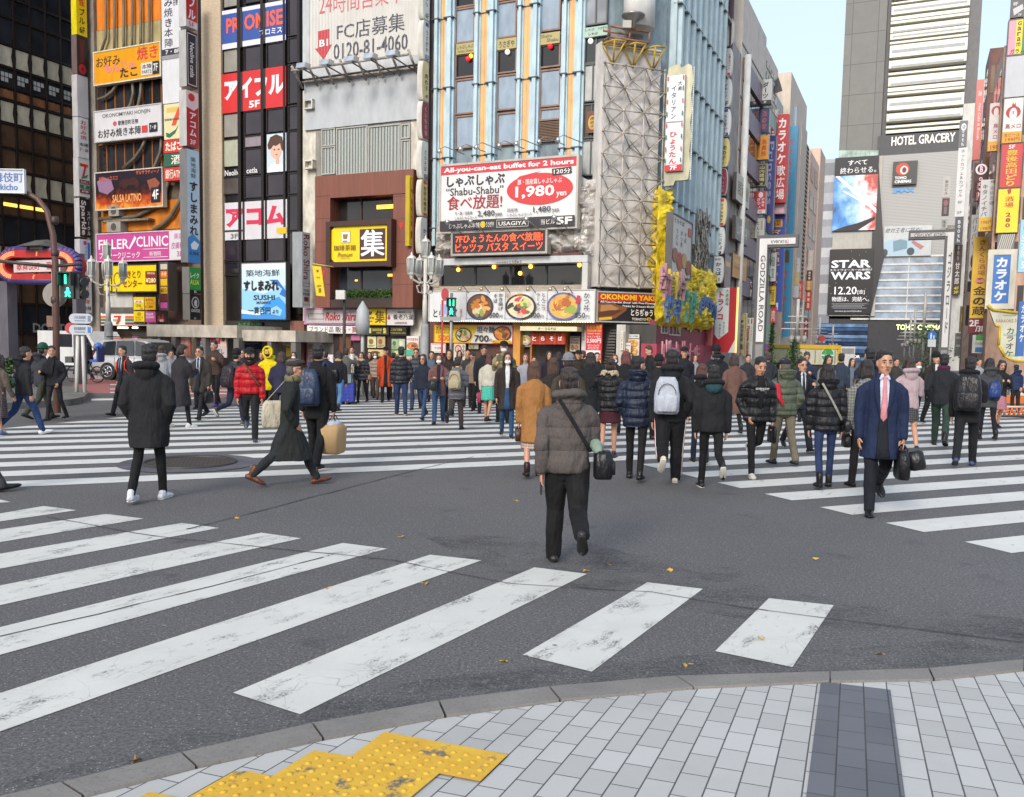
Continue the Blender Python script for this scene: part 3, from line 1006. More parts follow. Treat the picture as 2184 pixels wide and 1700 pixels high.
t_.put(t_.b,'Normal',t_.bump(w_.outputs[1],0.4,0.05))
CURT=t_.m
FRW=paint('a9a9a2',0.4,0.15)
for r,m_ in(((1120,1125,1240,1280),0),((1120,1285,1240,1530),0),((1250,1110,1525,1530),0),((1530,1095,1815,1520),0),((1820,1085,1896,1215),0),((1820,1225,1896,1515),0)):
 window(FP,Z(3,*r),0.09,wb_,CURT,FRW,0,0,0.05)
cf=MB()
CB=1.0
for r in(Z(4,995,55,1800,245),Z(4,995,245,1118,1160),Z(4,1632,230,1800,1160)):
 a0,a1,z0,z1=FP.rect(r,CB)
 cf.bx(FP,a0,a1,z0,z1,0.04,CB)
t_=NT('rust_brown_panel')
v=t_.coord()
c=t_.mix(t_.ramp(t_.noise(t_.coord((6,6,0.5)),1.2,5,0.6),[(0.35,0.0),(0.7,1.0)]),lin('6c3f31'),lin('7d4a3a'))
t_.put(t_.b,'Base Color',c)
t_.put(t_.b,'Roughness',0.5)
ROSE=t_.m
cf.build('brown_cladding',ROSE,wb_)
jn=MB()
for y in(245,430,620,800,970):
 for x0,x1 in((995,1118),(1632,1800)):
  a0,a1,z0,z1=FP.rect(Z(4,x0,y,x1,y+3),CB)
  jn.bx(FP,a0,a1,z0,z1,CB,CB+0.005)
jn.build('panel_joint',paint('4a2a22',0.6),wb_)
window(FP,Z(4,1120,245,1632,470),0.45,wb_,glass('25221f',0.08),paint('3a241d',0.5),1,0,0.06)
window(FP,Z(4,1120,815,1632,1100),0.45,wb_,glass('2b3036',0.08),paint('3a241d',0.5),1,0,0.06)
bpart('sill',FP,[Z(4,1120,1095,1636,1160)],0.04,0.97,paint('3b2a24',0.6,0.3),wb_)
bpart('warm_lamp',FP,[Z(4,1590,885,1625,905),Z(4,1322,932,1340,944),Z(4,1500,318,1632,350)],0.46,0.5,flat('ffa63c',0.5,1.8),wb_)
for k,r in enumerate(((965,870,1040,955),(965,1400,1043,1480))):
 a0,a1,z0,z1=FP.rect(Z(3,*r),0.3)
 b_=MB().bx(FP,a0,a1,z0,z1,0.0,0.06)
 for A,B_ in((a0,a0+.06),(a1-.06,a1)):
  b_.bx(FP,A,B_,z0,z1,0.06,0.3)
 b_.bx(FP,a0,a1,z1-.06,z1,.06,.297).bx(FP,a0,a1,z0,z0+.06,.06,.297)
 b_.build('wall_bracket',CREAM,wb_)
bpart('pink_frame',FP,[Z(4,905,1165,1385,1300)],0.0,0.45,paint('b887a6',0.5,0.15),wb_)
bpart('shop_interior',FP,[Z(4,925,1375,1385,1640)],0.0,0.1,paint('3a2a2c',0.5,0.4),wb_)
bpart('pink_panel',FP,[Z(4,925,1375,1030,1640),Z(4,1290,1385,1362,1430)],0.1,0.3,paint('c06a92',0.5,0.2),wb_)
bpart('door',FP,[Z(4,1195,1380,1290,1640)],0.1,0.2,paint('6b4630',0.5,0.3),wb_)
bpart('coffee_front',FP,[Z(4,1385,1310,1760,1640)],0.0,0.15,paint('2c1c18',0.4,0.3),wb_)
hg=thing('planter_hedge','clipped green hedge in a dark planter under the coffee house window','hedge',FP.pt(fx(740),fz(740,640),0.7))
a0,a1,z0,z1=FP.rect(Z(4,1160,1020,1632,1095),0.9)
rg=random.Random(3)
lf=MB()
for k in range(2600):
 p=FP.pt(rg.uniform(a0,a1),rg.uniform(z0,z1)+rg.uniform(-0.04,0.06),rg.uniform(0.55,0.98))
 d=Vector((rg.gauss(0,1),rg.gauss(0,1),rg.gauss(0,1))).normalized()
 e=d.orthogonal().normalized()
 s_=rg.uniform(0.03,0.06)
 lf.quad([p-e*s_*0.4,p+d*s_,p+e*s_*0.4,p-d*s_],rg.choice((0,0,1,2)))
LG=[paint('3c5a22',0.6,0.3),paint('55722c',0.6,0.3),paint('263f18',0.6,0.3)]
lf.build('foliage',LG,hg)
MB().bx(FP,a0,a1,z0-0.12,z0+0.06,0.55,0.96).build('planter',paint('2c2320',0.6),hg)
bb=thing('fluted_corner_building','pale blue corner building with orange flutes between its window bays and a lattice clad corner','building',FP.pt(fx(1100),0))
CP=Plane((3.18,32.5),Vector((5058,1871,0)))
ce=CP.hit(1410,735)[0]
GP=Plane(CP.pt(ce,0),VD)
BW=paint('a8bcc4',0.6,0.2)
a_l,a_r=fx(918),fx(1272)
body(FP,a_l,a_r,26,9,paint('7f8f96',0.6,0.3),bb,0,-0.1)
core=MB()
q=[FP.pt(a_r,0,-0.1),CP.pt(0,0,-0.15),CP.pt(ce,0,-0.15),GP.pt(0,0,-0.15),GP.pt(9.4,0,-0.15),FP.pt(a_r-1,0,-9)]
q=[p for p in q]
n=len(q)
core.quad([p+Vector((0,0,26))for p in q])
for i in range(n):
 a,b=q[i],q[(i+1)%n]
 core.quad([a,b,b+Vector((0,0,26)),a+Vector((0,0,26))])
core.build('corner_block',paint('86979e',0.6,0.3),bb)
BLUE,ORNG=paint('b3cad3',0.5,0.15),paint('dcae74',0.5,0.15)
zt=26
zlow=fz(1100,520)
fins,strips,jts=MB(),MB(),MB()
def fin(pl,a0,a1,mb=fins,d=0.32):
 w=a1-a0
 mb.prism(Plane(pl.o,pl.d),[(a0,zlow),(a1,zlow),(a1,zt),(a0,zt)],-0.1,d*0.55)
 mb.prism(pl,[(a0+w*0.42,zlow),(a0+w*0.8,zlow),(a0+w*0.8,zt),(a0+w*0.42,zt)],d*0.55,d)
for xs in((170,232,272,352),(525,580,638,716),(895,950,1010,1092),(1280,1342,1395,1482)):
 X=[fx(Zp(5,x,0)[0],300)for x in xs]
 fin(FP,X[0],X[1])
 fin(FP,X[2],X[3])
 strips.bx(FP,X[1],X[2],zlow,zt,-0.1,0.12)
 strips.bx(FP,(X[1]+X[2])/2-0.015,(X[1]+X[2])/2+0.015,zlow,zt,0.12,0.14)
 for k in range(5):
  z_=fz((918+1200)/2,470-152*k+15)
  jts.bx(FP,X[0],X[1],z_,z_+0.05,-0.1,0.33).bx(FP,X[2],X[3],z_,z_+0.05,-0.1,0.33).bx(FP,X[1],X[2],z_+0.02,z_+0.06,-0.1,0.145)
fins.build('blue_flutes',BLUE,bb)
strips.build('orange_flutes',ORNG,bb)
jts.build('panel_joint',paint('3c4850',0.7),bb)
FRO,BRN,WIN=paint('8f9fae',0.25,0.15),paint('8a6a58',0.5,0.2),glass('1a191c')
bays=[((352,525),[(-40,60,WIN),(65,375,FRO),(470,680,WIN),(690,1000,FRO),(1010,1300,FRO)]),((716,892),[(-40,0,WIN),(8,330,FRO),(430,640,WIN),(650,965,FRO),(985,1270,FRO)]),((1092,1276),[(-40,270,FRO),(385,590,WIN),(605,935,FRO),(945,1055,FRO)])]
for(x0,x1),rws in bays:
 for y0,y1,m in rws:
  window(FP,Z(5,x0,y0,x1,y1),0.04,bb,m,BRN,0,0,0.06)
lv=MB()
a0,a1,z0,z1=FP.rect(Z(5,1092,1060,1270,1240),0.05)
for k in range(13):
 zz=z0+(z1-z0)*k/13
 lv.bx(FP,a0,a1,zz,zz+(z1-z0)/26,-0.02,0.06)
lv.build('louvre',paint('7a5c46',0.5,0.2),bb)
LAMP=[flat('c8202a',0.5,0.6),flat('e8e4da',0.5,0.5),flat('ffb52e',0.5,1.5)]
for k,(x,y,m)in enumerate(((465,515,0),(490,490,2),(810,455,1),(1185,405,0),(1540,360,1))):
 a,z=FP.hit(*Zp(5,x,y),0.1)
 MB().ball(FP.pt(a,z,0.08),0.1 if m!=2 else 0.08,12,8).build('lantern',LAMP[m],bb)
CW=[(1486,1690,-40,215,glass('8d9298')),(1486,1690,320,550,glass('22302f')),(1478,1640,555,890,paint('b4b4b0',0.4,0.2)),(1465,1632,905,1210,glass('3a3027')),(1455,1625,1220,1540,paint('aeb0ae',0.4,0.2))]
for x0,x1,y0,y1,m in CW:
 window(FP,Z(5,x0,y0,x1,y1),0.1,bb,m,paint('4a4d4c',0.5),1,0,0.05)
r=(1277,95,1404,614)
ca0,ca1,cz0,cz1=CP.rect(r,0.35)
lz1=fz(1340,146,0.35,CP)
MB().bx(CP,ca0,ca1,cz0,cz1,-0.15,0.3).build('corner_panel',paint('d0cbc6',0.6,0.2),bb)
la=MB()
nr=10
for i in range(4):
 A=ca0+(ca1-ca0)*i/3
 la.tube(CP.pt(A,cz0,0.62),CP.pt(A,lz1,0.62),0.028,n=6)
for j in range(nr+1):
 zz=cz0+(lz1-cz0)*j/nr
 la.tube(CP.pt(ca0,zz,0.62),CP.pt(ca1,zz,0.62),0.028,n=6)
for j in range(nr):
 for i in range(3):
  A0,A1=ca0+(ca1-ca0)*i/3,ca0+(ca1-ca0)*(i+1)/3
  Z0,Z1=cz0+(lz1-cz0)*j/nr,cz0+(lz1-cz0)*(j+1)/nr
  m_=CP.pt((A0+A1)/2,(Z0+Z1)/2,0.34)
  for A,B_ in((A0,Z0),(A1,Z0),(A0,Z1),(A1,Z1)):
   la.tube(CP.pt(A,B_,0.62),m_,0.02,n=5)
  if(i+j)%2==0:
   la.tube(CP.pt(A0,Z0,0.64),CP.pt(A1,Z1,0.64),0.022,n=5)
  else:
   la.tube(CP.pt(A1,Z0,0.64),CP.pt(A0,Z1,0.64),0.022,n=5)
for j in range(nr+1):
 for i in range(4):
  la.ball(CP.pt(ca0+(ca1-ca0)*i/3,cz0+(lz1-cz0)*j/nr,0.63),0.06,8,5)
la.build('lattice',RUST,bb)
tr=MB()
zt0,zt1=fz(1340,140,0.6,CP),fz(1340,97,0.6,CP)
for i in range(3):
 A0,A1=ca0+(ca1-ca0)*i/3,ca0+(ca1-ca0)*(i+1)/3
 m_=CP.pt((A0+A1)/2,zt0,0.45)
 for p,q_ in((CP.pt(A0,zt1,.4),CP.pt(A1,zt1,.4)),(CP.pt(A0,zt1,.4),CP.pt(A0+.2,zt1,.95)),(CP.pt(A0+.2,zt1,.95),CP.pt(A1-.2,zt1,.95)),(CP.pt(A1,zt1,.4),CP.pt(A1-.2,zt1,.95)),(CP.pt(A0,zt1,.4),m_),(CP.pt(A1,zt1,.4),m_),(CP.pt(A0+.2,zt1,.95),m_),
(CP.pt(A1-.2,zt1,.95),m_)):
  tr.tube(p,q_,0.035,n=6)
tr.build('yellow_truss',paint('b89a3a',0.5,0.3),bb)
wp=MB()
a0,a1,z0,z1=CP.rect((1330,-60,1392,65),0.3)
wp.loft([CP.pt((a0+a1)/2,z0,0.4),CP.pt((a0+a1)/2,z1,0.4)],[((a1-a0)/2,0.5)]*2,CP.d,20,0,True,True,True)
wp.build('white_drum',paint('d2d0cc',0.4,0.12),bb)
gn=MB()
a0,a1,z0,z1=CP.rect((1300,62,1385,85),0.8)
for zz in(z0,z1):
 gn.tube(CP.pt(a0,zz,.8),CP.pt(a1,zz,.8),.04).tube(CP.pt(a0,zz,.3),CP.pt(a1,zz,.3),.04)
for A in(a0,(a0+a1)/2,a1):
 gn.tube(CP.pt(A,z0,.8),CP.pt(A,z1,.8),.035).tube(CP.pt(A,z0,.3),CP.pt(A,z0,.8),.035)
gn.build('lamp_gantry',paint('9a6a4e',0.6,0.4),bb)
fl=thing('floodlight','grey bowl shaped floodlight on the rusty gantry above the lattice corner','lamp',CP.pt((a0+a1)/2+.1,z1,.8))
MB().lathe(CP.pt((a0+a1)/2+.1,z1,.85),[(0.08,0),(0.12,0.25),(0.4,0.42),(0.42,0.47)],16).build('bowl',metal('9a9690'),fl)
MB().box(CP.pt((a0+a1)/2-.15,z1+.1,.85),.3,.25,.25).build('ballast',paint('b0aca4',0.5),fl)
gf,gg_=MB(),MB()
nf=9
zl2=6.0
for k in range(nf):
 A0=0.2+k*0.98
 gf.bx(GP,A0,A0+0.62,zl2,zt,-0.15,0.14).bx(GP,A0+0.2,A0+0.46,zl2,zt,0.14,0.3)
 gg_.bx(GP,A0+0.66,A0+0.74,zl2,zt,-0.15,0.06)
 for j in range(8):
  z_=7.2+j*2.4+0.0
  gg_.bx(GP,A0,A0+0.62,z_,z_+0.05,0.0,0.306)
gf.build('street_flutes',paint('afc2c8',0.5,0.15),bb)
gg_.build('street_joints',paint('59605f',0.6),bb)
def crumple(name,pl,x0,y0,x1,y1,off,amp,m,parent,seed,edge=0.35,nx=70,ny=40,keep=None):
 a0,a1,z0,z1=pl.rect((x0,y0,x1,y1),off)
 mb=MB()
 ids={}
 for j in range(ny+1):
  for i in range(nx+1):
   u,v_=i/nx,j/ny
   a,z=a0+(a1-a0)*u,z0+(z1-z0)*v_
   p=Vector((a*1.4+seed,z*1.4,seed*2.3))
   h=abs(noise.noise(p))*1.0+abs(noise.noise(p*2.3))*0.5+abs(noise.noise(p*5.1))*0.28
   e=noise.noise(Vector((a*2.2,z*2.2,seed)))*edge
   ds=min(u*(a1-a0),(1-u)*(a1-a0),v_*(z1-z0),(1-v_)*(z1-z0))
   k=min(1,max(0,ds+e*0.3)/0.35)
   if u in(0,1)or v_ in(0,1):
    k=0
   ids[i,j]=len(mb.v)
   mb.v.append(pl.pt(a+(e if u in(0,1)else 0),z+(e if v_ in(0,1)else 0),off-0.25+k*(0.15+h*amp)))
 for j in range(ny):
  for i in range(nx):
   if keep and not keep((i+.5)/nx,(j+.5)/ny):
    continue
   mb.f.append((ids[i,j],ids[i+1,j],ids[i+1,j+1],ids[i,j+1]))
   mb.mi.append(0)
   mb.sm.append(False)
 return mb.build(name,m,parent)
t_=NT('crumpled_silver')
n_=t_.noise(t_.coord(),2.2,6,0.7)
t_.put(t_.b,'Base Color',t_.mix(t_.ramp(n_,[(0.38,0.0),(0.62,1.0)]),lin('8b8176'),lin('cbc8c3')))
t_.put(t_.b,'Roughness',0.45)
t_.put(t_.b,'Metallic',0.15)
SILV=t_.m
t_=NT('crumpled_yellow')
n_=t_.noise(t_.coord(),2.6,6,0.7)
t_.put(t_.b,'Base Color',t_.mix(t_.ramp(n_,[(0.36,0.0),(0.6,1.0)]),lin('8d7a1c'),lin('dcbf16')))
t_.put(t_.b,'Roughness',0.4)
YCR=t_.m
crumple('silver_cladding',FP,922,470,1272,552,0.5,0.55,SILV,bb,3.1)
crumple('silver_cladding',FP,1212,378,1272,552,0.55,0.55,SILV,bb,8.7,0.2,24,44)
crumple('yellow_cladding',CP,1396,402,1436,690,0.6,0.6,YCR,bb,5.2,0.25,24,80)
crumple('yellow_cladding',GP,1414,400,1432,690,0.5,0.5,YCR,bb,1.2,0.3,30,80)
crumple('yellow_cladding',GP,1424,555,1524,702,0.45,0.45,YCR,bb,6.6,0.4,90,50)
br_=MB()
rg=random.Random(5)
a0,a1,z0,z1=GP.rect((1498,466,1523,590),0.6)
for k in range(170):
 p=GP.pt(rg.uniform(a0,a1),rg.uniform(z0,z1),rg.uniform(0.2,0.45))
 br_.path([p,p+GP.d*rg.uniform(-.2,.2)+Vector((0,0,rg.uniform(.1,.3))),p+GP.d*rg.uniform(-.4,.4)+Vector((0,0,rg.uniform(.3,.6)))],0.03,4)
br_.build('branch_lattice',paint('a0988e',0.7,0.4),bb)
bpart('hood',FP,[Z(6,225,745,1415,800)],0.0,0.7,paint('b9bcbc',0.5,0.15),bb)
bpart('hood_end',FP,[Z(6,1368,790,1415,1010)],0.0,0.68,paint('b4b2ad',0.5,0.2),bb)
bpart('maroon_beam',FP,[Z(6,250,722,1370,760)],0.0,0.6,paint('5d3a3a',0.6,0.4),bb)
for k in range(4):
 x0=200+k*292
 window(FP,Z(6,x0,805,x0+288,980),0.15,bb,glass('16191b',0.05,0.6),paint('3a3f3f',0.4),0,0,0.03)
bpart('brick_apron',FP,[Z(6,150,980,1415,1030),Z(6,145,885,198,1000)],0.0,0.3,bricks('a89a88','bcae9c','8c8478',0.16,0.06,0.008),bb)
for x,y in((355,850),(648,828),(948,825),(1348,812),(862,880)):
 a,z=FP.hit(*Zp(6,x,y),0.2)
 MB().ball(FP.pt(a,z,0.2),0.08,10,6).build('pendant_lamp',flat('ffb347',0.5,2.5),bb)
bpart('counter_wall',FP,[Z(6,120,1270,820,1640)],0.0,0.25,paint('5c3a30',0.5,0.3),bb)
bpart('orange_pillar',FP,[Z(6,805,1290,862,1640)],0.0,0.55,paint('c98a3a',0.5,0.15),bb)
bpart('yellow_fascia',FP,[Z(6,800,1285,1370,1312)],0.0,0.5,paint('cf9a40',0.5,0.15),bb)
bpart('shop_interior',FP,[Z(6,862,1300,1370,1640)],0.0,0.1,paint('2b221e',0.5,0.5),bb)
bpart('shop_post',FP,[Z(6,1232,1340,1248,1640),Z(6,945,1340,958,1640)],0.1,0.4,paint('a86a2c',0.5),bb)
st=MB()
a0,a1,z0,z1=CP.rect(Z(6,1545,1310,1720,1640),-0.1)
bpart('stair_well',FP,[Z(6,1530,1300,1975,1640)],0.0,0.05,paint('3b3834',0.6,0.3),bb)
bpart('stair_wall',FP,[Z(6,1650,1300,1722,1640)],0.05,0.6,paint('b4b0a8',0.6,0.2),bb)
a0,a1,z0,z1=FP.rect(Z(6,1560,1330,1650,1640),0.1)
for k in range(13):
 st.bx(FP,a0+k*0.015,a1,z0+(z1-z0)*k/13,z0+(z1-z0)*(k+0.6)/13,0.05,0.12+0.25*(1-k/13))
st.build('stair_treads',paint('55534f',0.6,0.3),bb)
mg=bpart('magenta_wall',GP,[(1398,690,1530,800)],-0.1,0.15,paint('7e2440',0.5,0.25),bb)
window(GP,(1412,692,1425,712),0.2,bb,GDK,paint('b9b5b0',0.4),1)
window(GP,(1428,695,1452,716),0.2,bb,GDK,paint('b9b5b0',0.4),2)
bpart('red_awning',GP,[(1400,735,1500,775)],0.15,0.7,paint('9a2f40',0.6,0.2),bb)
# ---- shopping street: buildings on its near side
def gx(x,y=600):
 return GP.hit(x,y)[0]
def block(pl,a0,a1,z1,depth,m,parent,name='wall',b=0.0,z0=0.0):
 return MB().bx(pl,a0,a1,z0,z1,b-depth,b).build(name,m,parent)
def stack_windows(pl,a0,a1,z0,z1,nx,nz,parent,gm,off=0.02,gapx=0.25,gapz=0.4):
 w,h=(a1-a0)/nx,(z1-z0)/nz
 for i in range(nx):
  for j in range(nz):
   MB().bx(pl,a0+w*(i+gapx/2),a0+w*(i+1-gapx/2),z0+h*(j+gapz/2),z0+h*(j+1-gapz/2),off-0.06,off).build('window',gm,parent)
pb_=thing('purple_band_building','shopping street building with slanting purple stone bands between dark window strips','building',GP.pt(14,0))
A0,A1=gx(1540),gx(1612)
zt6=GP.hit(1570,97)[1]
block(GP,A0,A1,zt6,8,paint('938d88',0.6,0.25),pb_)
PUR=paint('7a6672',0.45,0.3)
hh=zt6/7.6
for k in range(7):
 z_=zt6-hh*(k+1)
 MB().bx(GP,gx(1566),A1,z_+hh*0.52,z_+hh,0,0.16).build('purple_band',PUR,pb_)
 for j in range(5):
  w=(A1-gx(1566))/5
  q=gx(1566)+w*j
  window(GP,(0,0,1,1),0.0,pb_,GDK,DKB)if False else MB().bx(GP,q+0.06,q+w-0.06,z_+0.04,z_+hh*0.5,0,0.05).build('window',glass('23222a',0.06,0.6),pb_)
MB().tube(GP.pt(gx(1536),0,0.05),GP.pt(gx(1536),22,0.05),0.12,n=10).build('drain_pipe',paint('4a2f33',0.5),pb_)
MB().tube(GP.pt(gx(1564),0,0.3),GP.pt(gx(1564),zt6,0.3),0.17,n=12).build('white_pipe',paint('d8d6d0',0.5,0.15),pb_)
eb=MB()
for k in range(6):
 z_=4+k*2.6
 eb.bx(GP,gx(1527),gx(1538),z_,z_+0.15,-0.2,0.12)
eb.build('landing',paint('a39c90',0.7,0.4),pb_)
be=thing('beige_office','tall beige office block with stepped roof rising behind the purple banded building','building',GP.pt(22,0,-1))
BGE2=paint('cbbfb2',0.7,0.15)
zb=GP.hit(1600,8)[1]
block(GP,gx(1562),gx(1613),zb,9,BGE2,be,'wall',0.02)
block(GP,gx(1613),gx(1640),GP.hit(1625,80)[1],9,BGE2,be,'lower_wing',0.01)
stack_windows(GP,gx(1614),gx(1639),zt6-1,GP.hit(1625,80)[1]-0.6,5,5,be,glass('4f5f58',0.1),0.05)
block(GP,gx(1580),gx(1612),GP.hit(1600,5)[1],5,paint('8d8f92',0.6,0.2),be,'roof_screen',-1.2,zb-1)
jl=MB()
for k in range(5):
 jl.bx(GP,gx(1562),gx(1613),zb-2.6*(k+1),zb-2.6*(k+1)+0.08,0.02,0.05)
jl.build('panel_joint',paint('8c8278',0.7),be)
sb_=thing('glass_corner_block','building with a dark slanted roof slab and a rounded glass corner','building',GP.pt(28,0))
zs=GP.hit(1660,150)[1]
block(GP,gx(1640),gx(1676),zs-1,7,paint('9aa4a6',0.5,0.2),sb_,'wall',-0.3)
stack_windows(GP,gx(1648),gx(1675),8,zs-1.5,4,9,sb_,glass('5e7076',0.06),-0.27)
MB().loft([GP.pt(gx(1674),6,-0.6),GP.pt(gx(1674),zs-.5,-0.6)],[(0.9,0.9)]*2,GP.d,16,0,True,True,True).build('rounded_corner',glass('8b9aa2',0.05,0.7),sb_)
p4=[(1605,139),(1648,131),(1669,194),(1644,203)]
a_,z_=GP.hit(1640,170)
dp=57.0
top=[on_depth(x,y,dp+(2.0 if y<150 else-1.5))for x,y in p4]
MB().hexa(top+[p+Vector((0,0.4,0.5))for p in top]).build('roof_slab',paint('4a4341',0.6,0.3),sb_)
tb=thing('teal_building','mint green rendered building behind the hanging bar signs','building',GP.pt(24,0))
block(GP,gx(1613)+0.2,gx(1646),GP.hit(1630,222)[1],6,paint('8fb5a6',0.6,0.2),tb,'wall',0.1)
stack_windows(GP,gx(1613)+0.5,gx(1645),5,GP.hit(1630,240)[1],3,6,tb,GDK,0.14)
fb_=thing('far_beige_block','distant pale beige block with a plain parapet before the cinema','building',GP.pt(38,0))
block(GP,gx(1664),gx(1700),GP.hit(1680,146)[1],8,paint('cbbcab',0.7,0.12),fb_,'wall',0.15)
block(GP,gx(1690),gx(1702),GP.hit(1695,240)[1],8,paint('bfb2a4',0.7,0.12),fb_,'lower_wing',0.2)
lb_=thing('louvred_block','narrow grey louvred block standing between the blue karaoke sign and the cinema','building',GP.pt(45,0))
zq=GP.hit(1700,258)[1]
block(GP,gx(1684),gx(1716),zq,6,paint('6f6a60',0.6,0.2),lb_,'wall',-0.2)
lo=MB()
for k in range(40):
 lo.bx(GP,gx(1684),gx(1716),zq-0.35*k-0.2,zq-0.35*k-0.05,-0.2,-0.1)
lo.build('louvre_slats',paint('8e887c',0.6),lb_)
kb_=thing('pink_block','pale pink tiled block with a square gatepost top beside the cinema wall','building',GP.pt(60,0))
block(GP,gx(1716),gx(1735),GP.hit(1728,318)[1],7,paint('cfb3a2',0.6,0.12),kb_,'wall',0.0)
block(GP,gx(1735),gx(1746),GP.hit(1740,298)[1],5,paint('c8ac98',0.6,0.12),kb_,'tower',0.1)
stack_windows(GP,gx(1717),gx(1734),4,GP.hit(1728,330)[1],2,6,kb_,glass('6c625c',0.2),0.04)
# ---- the cinema and hotel at the end of the street
TP=Plane((53.0,125.0),UD)
ho=thing('hotel_tower','tall grey hotel tower with white horizontal bands above a cinema podium','building',TP.pt(0,0,0))
def tr_(r,off=0.0):
 return TP.rect(r,off)
t_=NT('dark_panel')
br=bricks('706f6b','797873','4f4e4c',3.4,4.2,0.05,0.6,True,0.1,0,0.0)
TA=tr_((1797,0,1885,330))
block(TP,TA[0],tr_((1885,0,2087,300))[1],90,22,paint('5c5a5c',0.5,0.15),ho,'recessed_wall',-1.2)
block(TP,TA[0],TA[1],90,1.3,br,ho,'panelled_wing',0.1)
bands=[(-60,-20),(20,35),(55,130),(152,183),(190,213),(240,292),(300,352),(372,392),(405,512),(540,608),(648,668),(688,767),(783,817),(826,847),(878,982),(1012,1080),(1120,1140),(1160,1188)]
WHB=paint('d9d6c8',0.5,0.06)
GRB=paint('9d9fa0',0.5,0.1)
for k,(y0,y1)in enumerate(bands):
 x0,x1=Zp(9,790-55*y0/1188,0)[0],Zp(9,1475-75*y0/1188,0)[0]
 a0,a1,z0,z1=tr_((x0,Zp(9,0,y0-34)[1],x1,Zp(9,0,y1-34)[1]))
 bnd=MB().bx(TP,a0,a1,z0,z1,-1.2,0.35).build('white_band',WHB,ho)
 if y1-y0>45:
  MB().bx(TP,a0+0.3,a1-0.3,z0+(z1-z0)*(0.05 if k%2 else 0.35),z0+(z1-z0)*(0.3 if k%2 else 0.6),0.35,0.37).build('window_strip',GRB,bnd)
a0,a1,z0,z1=tr_(Z(9,665,1175,1400,1340))
MB().bx(TP,a0,a1+6,z0-2,z1,-1.2,0.5).build('sign_band',paint('3c3b40',0.5,0.15),ho)
artwork(TP,*tr_(Z(9,785,1180,1345,1262),0.6),0.55,[('t','HOTEL GRACERY',0,0,1,1,'e9e6dc',0.025)],ho)
gl=MB()
for k in range(9):
 x=320+k*39
 gl.bx(TP,*tr_(Z(9,x,1320,x+37,1385),1),0.9,1.0)
gl.build('glass_balustrade_panes',glass('8fa39b',0.1),ho)
corr=NT('corrugated_panel')
w_=corr.new('TexWave',{'Vector':corr.coord(),'Scale':1.6,'Distortion':0.0},wave_type='BANDS',bands_direction='Z')
corr.put(corr.b,'Base Color',corr.mix(corr.ramp(w_.outputs[1],[(0.2,0.0),(0.6,1.0)]),lin('8c8b88'),lin('a9a7a3')))
corr.put(corr.b,'Roughness',0.5)
ap=tr_(Z(9,668,1345,1400,1700),4)
zpt=ap[3]
pod=MB().bx(TP,ap[0],ap[1]+14,TP.hit(*Zp(10,860,740),4)[1],zpt,-1,4).build('podium_wall',corr.m,ho)
gz=TP.hit(*Zp(10,800,1255),4)[1]
gt=TP.hit(*Zp(10,860,740),4)[1]
MB().bx(TP,TP.hit(*Zp(10,560,1000),4)[0],ap[1]+14,gz,gt,-1,3.9).build('reflecting_glass',glass('8796a6',0.04,0.8),ho)
tm=MB()
ga=TP.hit(*Zp(10,600,1000),4)[0]
for k in range(9):
 zz=gz+(gt-gz)*k/8
 tm.bx(TP,ga-3,ap[1]+14,zz-0.12,zz+0.12,3.9,4.02)
for k in range(4):
 tm.bx(TP,ga+4+6*k,ga+4.12+6*k,gz,gt,3.9,4.0)
tm.build('glazing_grid',paint('d0cfca',0.5),ho)
wq=[TP.hit(*Zp(10,*p),4.4)for p in((628,0),(672,740),(552,1255),(545,1255),(575,520),(600,0),(605,-30))]
MB().prism(TP,wq,3.5,4.4).build('black_wedge',paint('26262a',0.4,0.1),ho)
pw=tr_(Z(10,250,-70,628,1230),4.2)
MB().bx(TP,pw[0],pw[1],pw[2],pw[3],-1,4.2).build('poster_wall',paint('aaa69d',0.5,0.1),ho)
sw_=tr_(Z(10,110,-200,250,1290),4.2)
zA,zB=sw_[2],TP.hit(*Zp(9,190,1400),4.2)[1]
rg=random.Random(11)
z_=zA
k=0
while z_<zB:
 h=rg.uniform(0.9,1.7)
 MB().bx(TP,sw_[0]-1.2,pw[0],z_,min(z_+h,zB),-1,4.1).build('grey_stripe',paint(['77797f','9fa1a6','8b8d92','b0b1b3'][k%4],0.5,0.08),ho)
 z_+=h
 k+=1
MB().bx(TP,pw[0]-4,ap[1]+14,0,gz,-1,3.8).build('ground_floor',paint('2a2a2d',0.5,0.2),ho)
bl=tr_(Z(10,0,1290,530,1620),4.1)
for k in range(11):
 zz=bl[2]+(bl[3]-bl[2])*k/11
 MB().bx(TP,bl[0]-2,bl[1],zz,zz+(bl[3]-bl[2])/11*0.86,3.8,4.1).build('blue_glass_strip',[glass('41597c',0.06,0.7),glass('6a86a6',0.06,0.7),glass('2b3850',0.06,0.7)][k%3],ho)
artwork(TP,*tr_(Z(10,770,1300,1170,1345),4.2),4.05,[('t','TOHO CINEMAS',0,0,1,1,'dff0a0',0.03)],ho,0.8)
artwork(TP,*tr_(Z(10,345,1545,480,1580),4.2),4.2,[('r',0,0,1,1,'151515'),('t','AGOR',0.2,0.15,0.95,0.85,'e8e6e0',0.02)],ho,0.3)
def tsign(rect,bg,items,label,off=4.4,dep=0.3,**kw):
 kw.setdefault('name','billboard')
 kw.setdefault('cat','billboard')
 return sign(rect,bg,items,label,pl=TP,off=off,depth=dep,**kw)
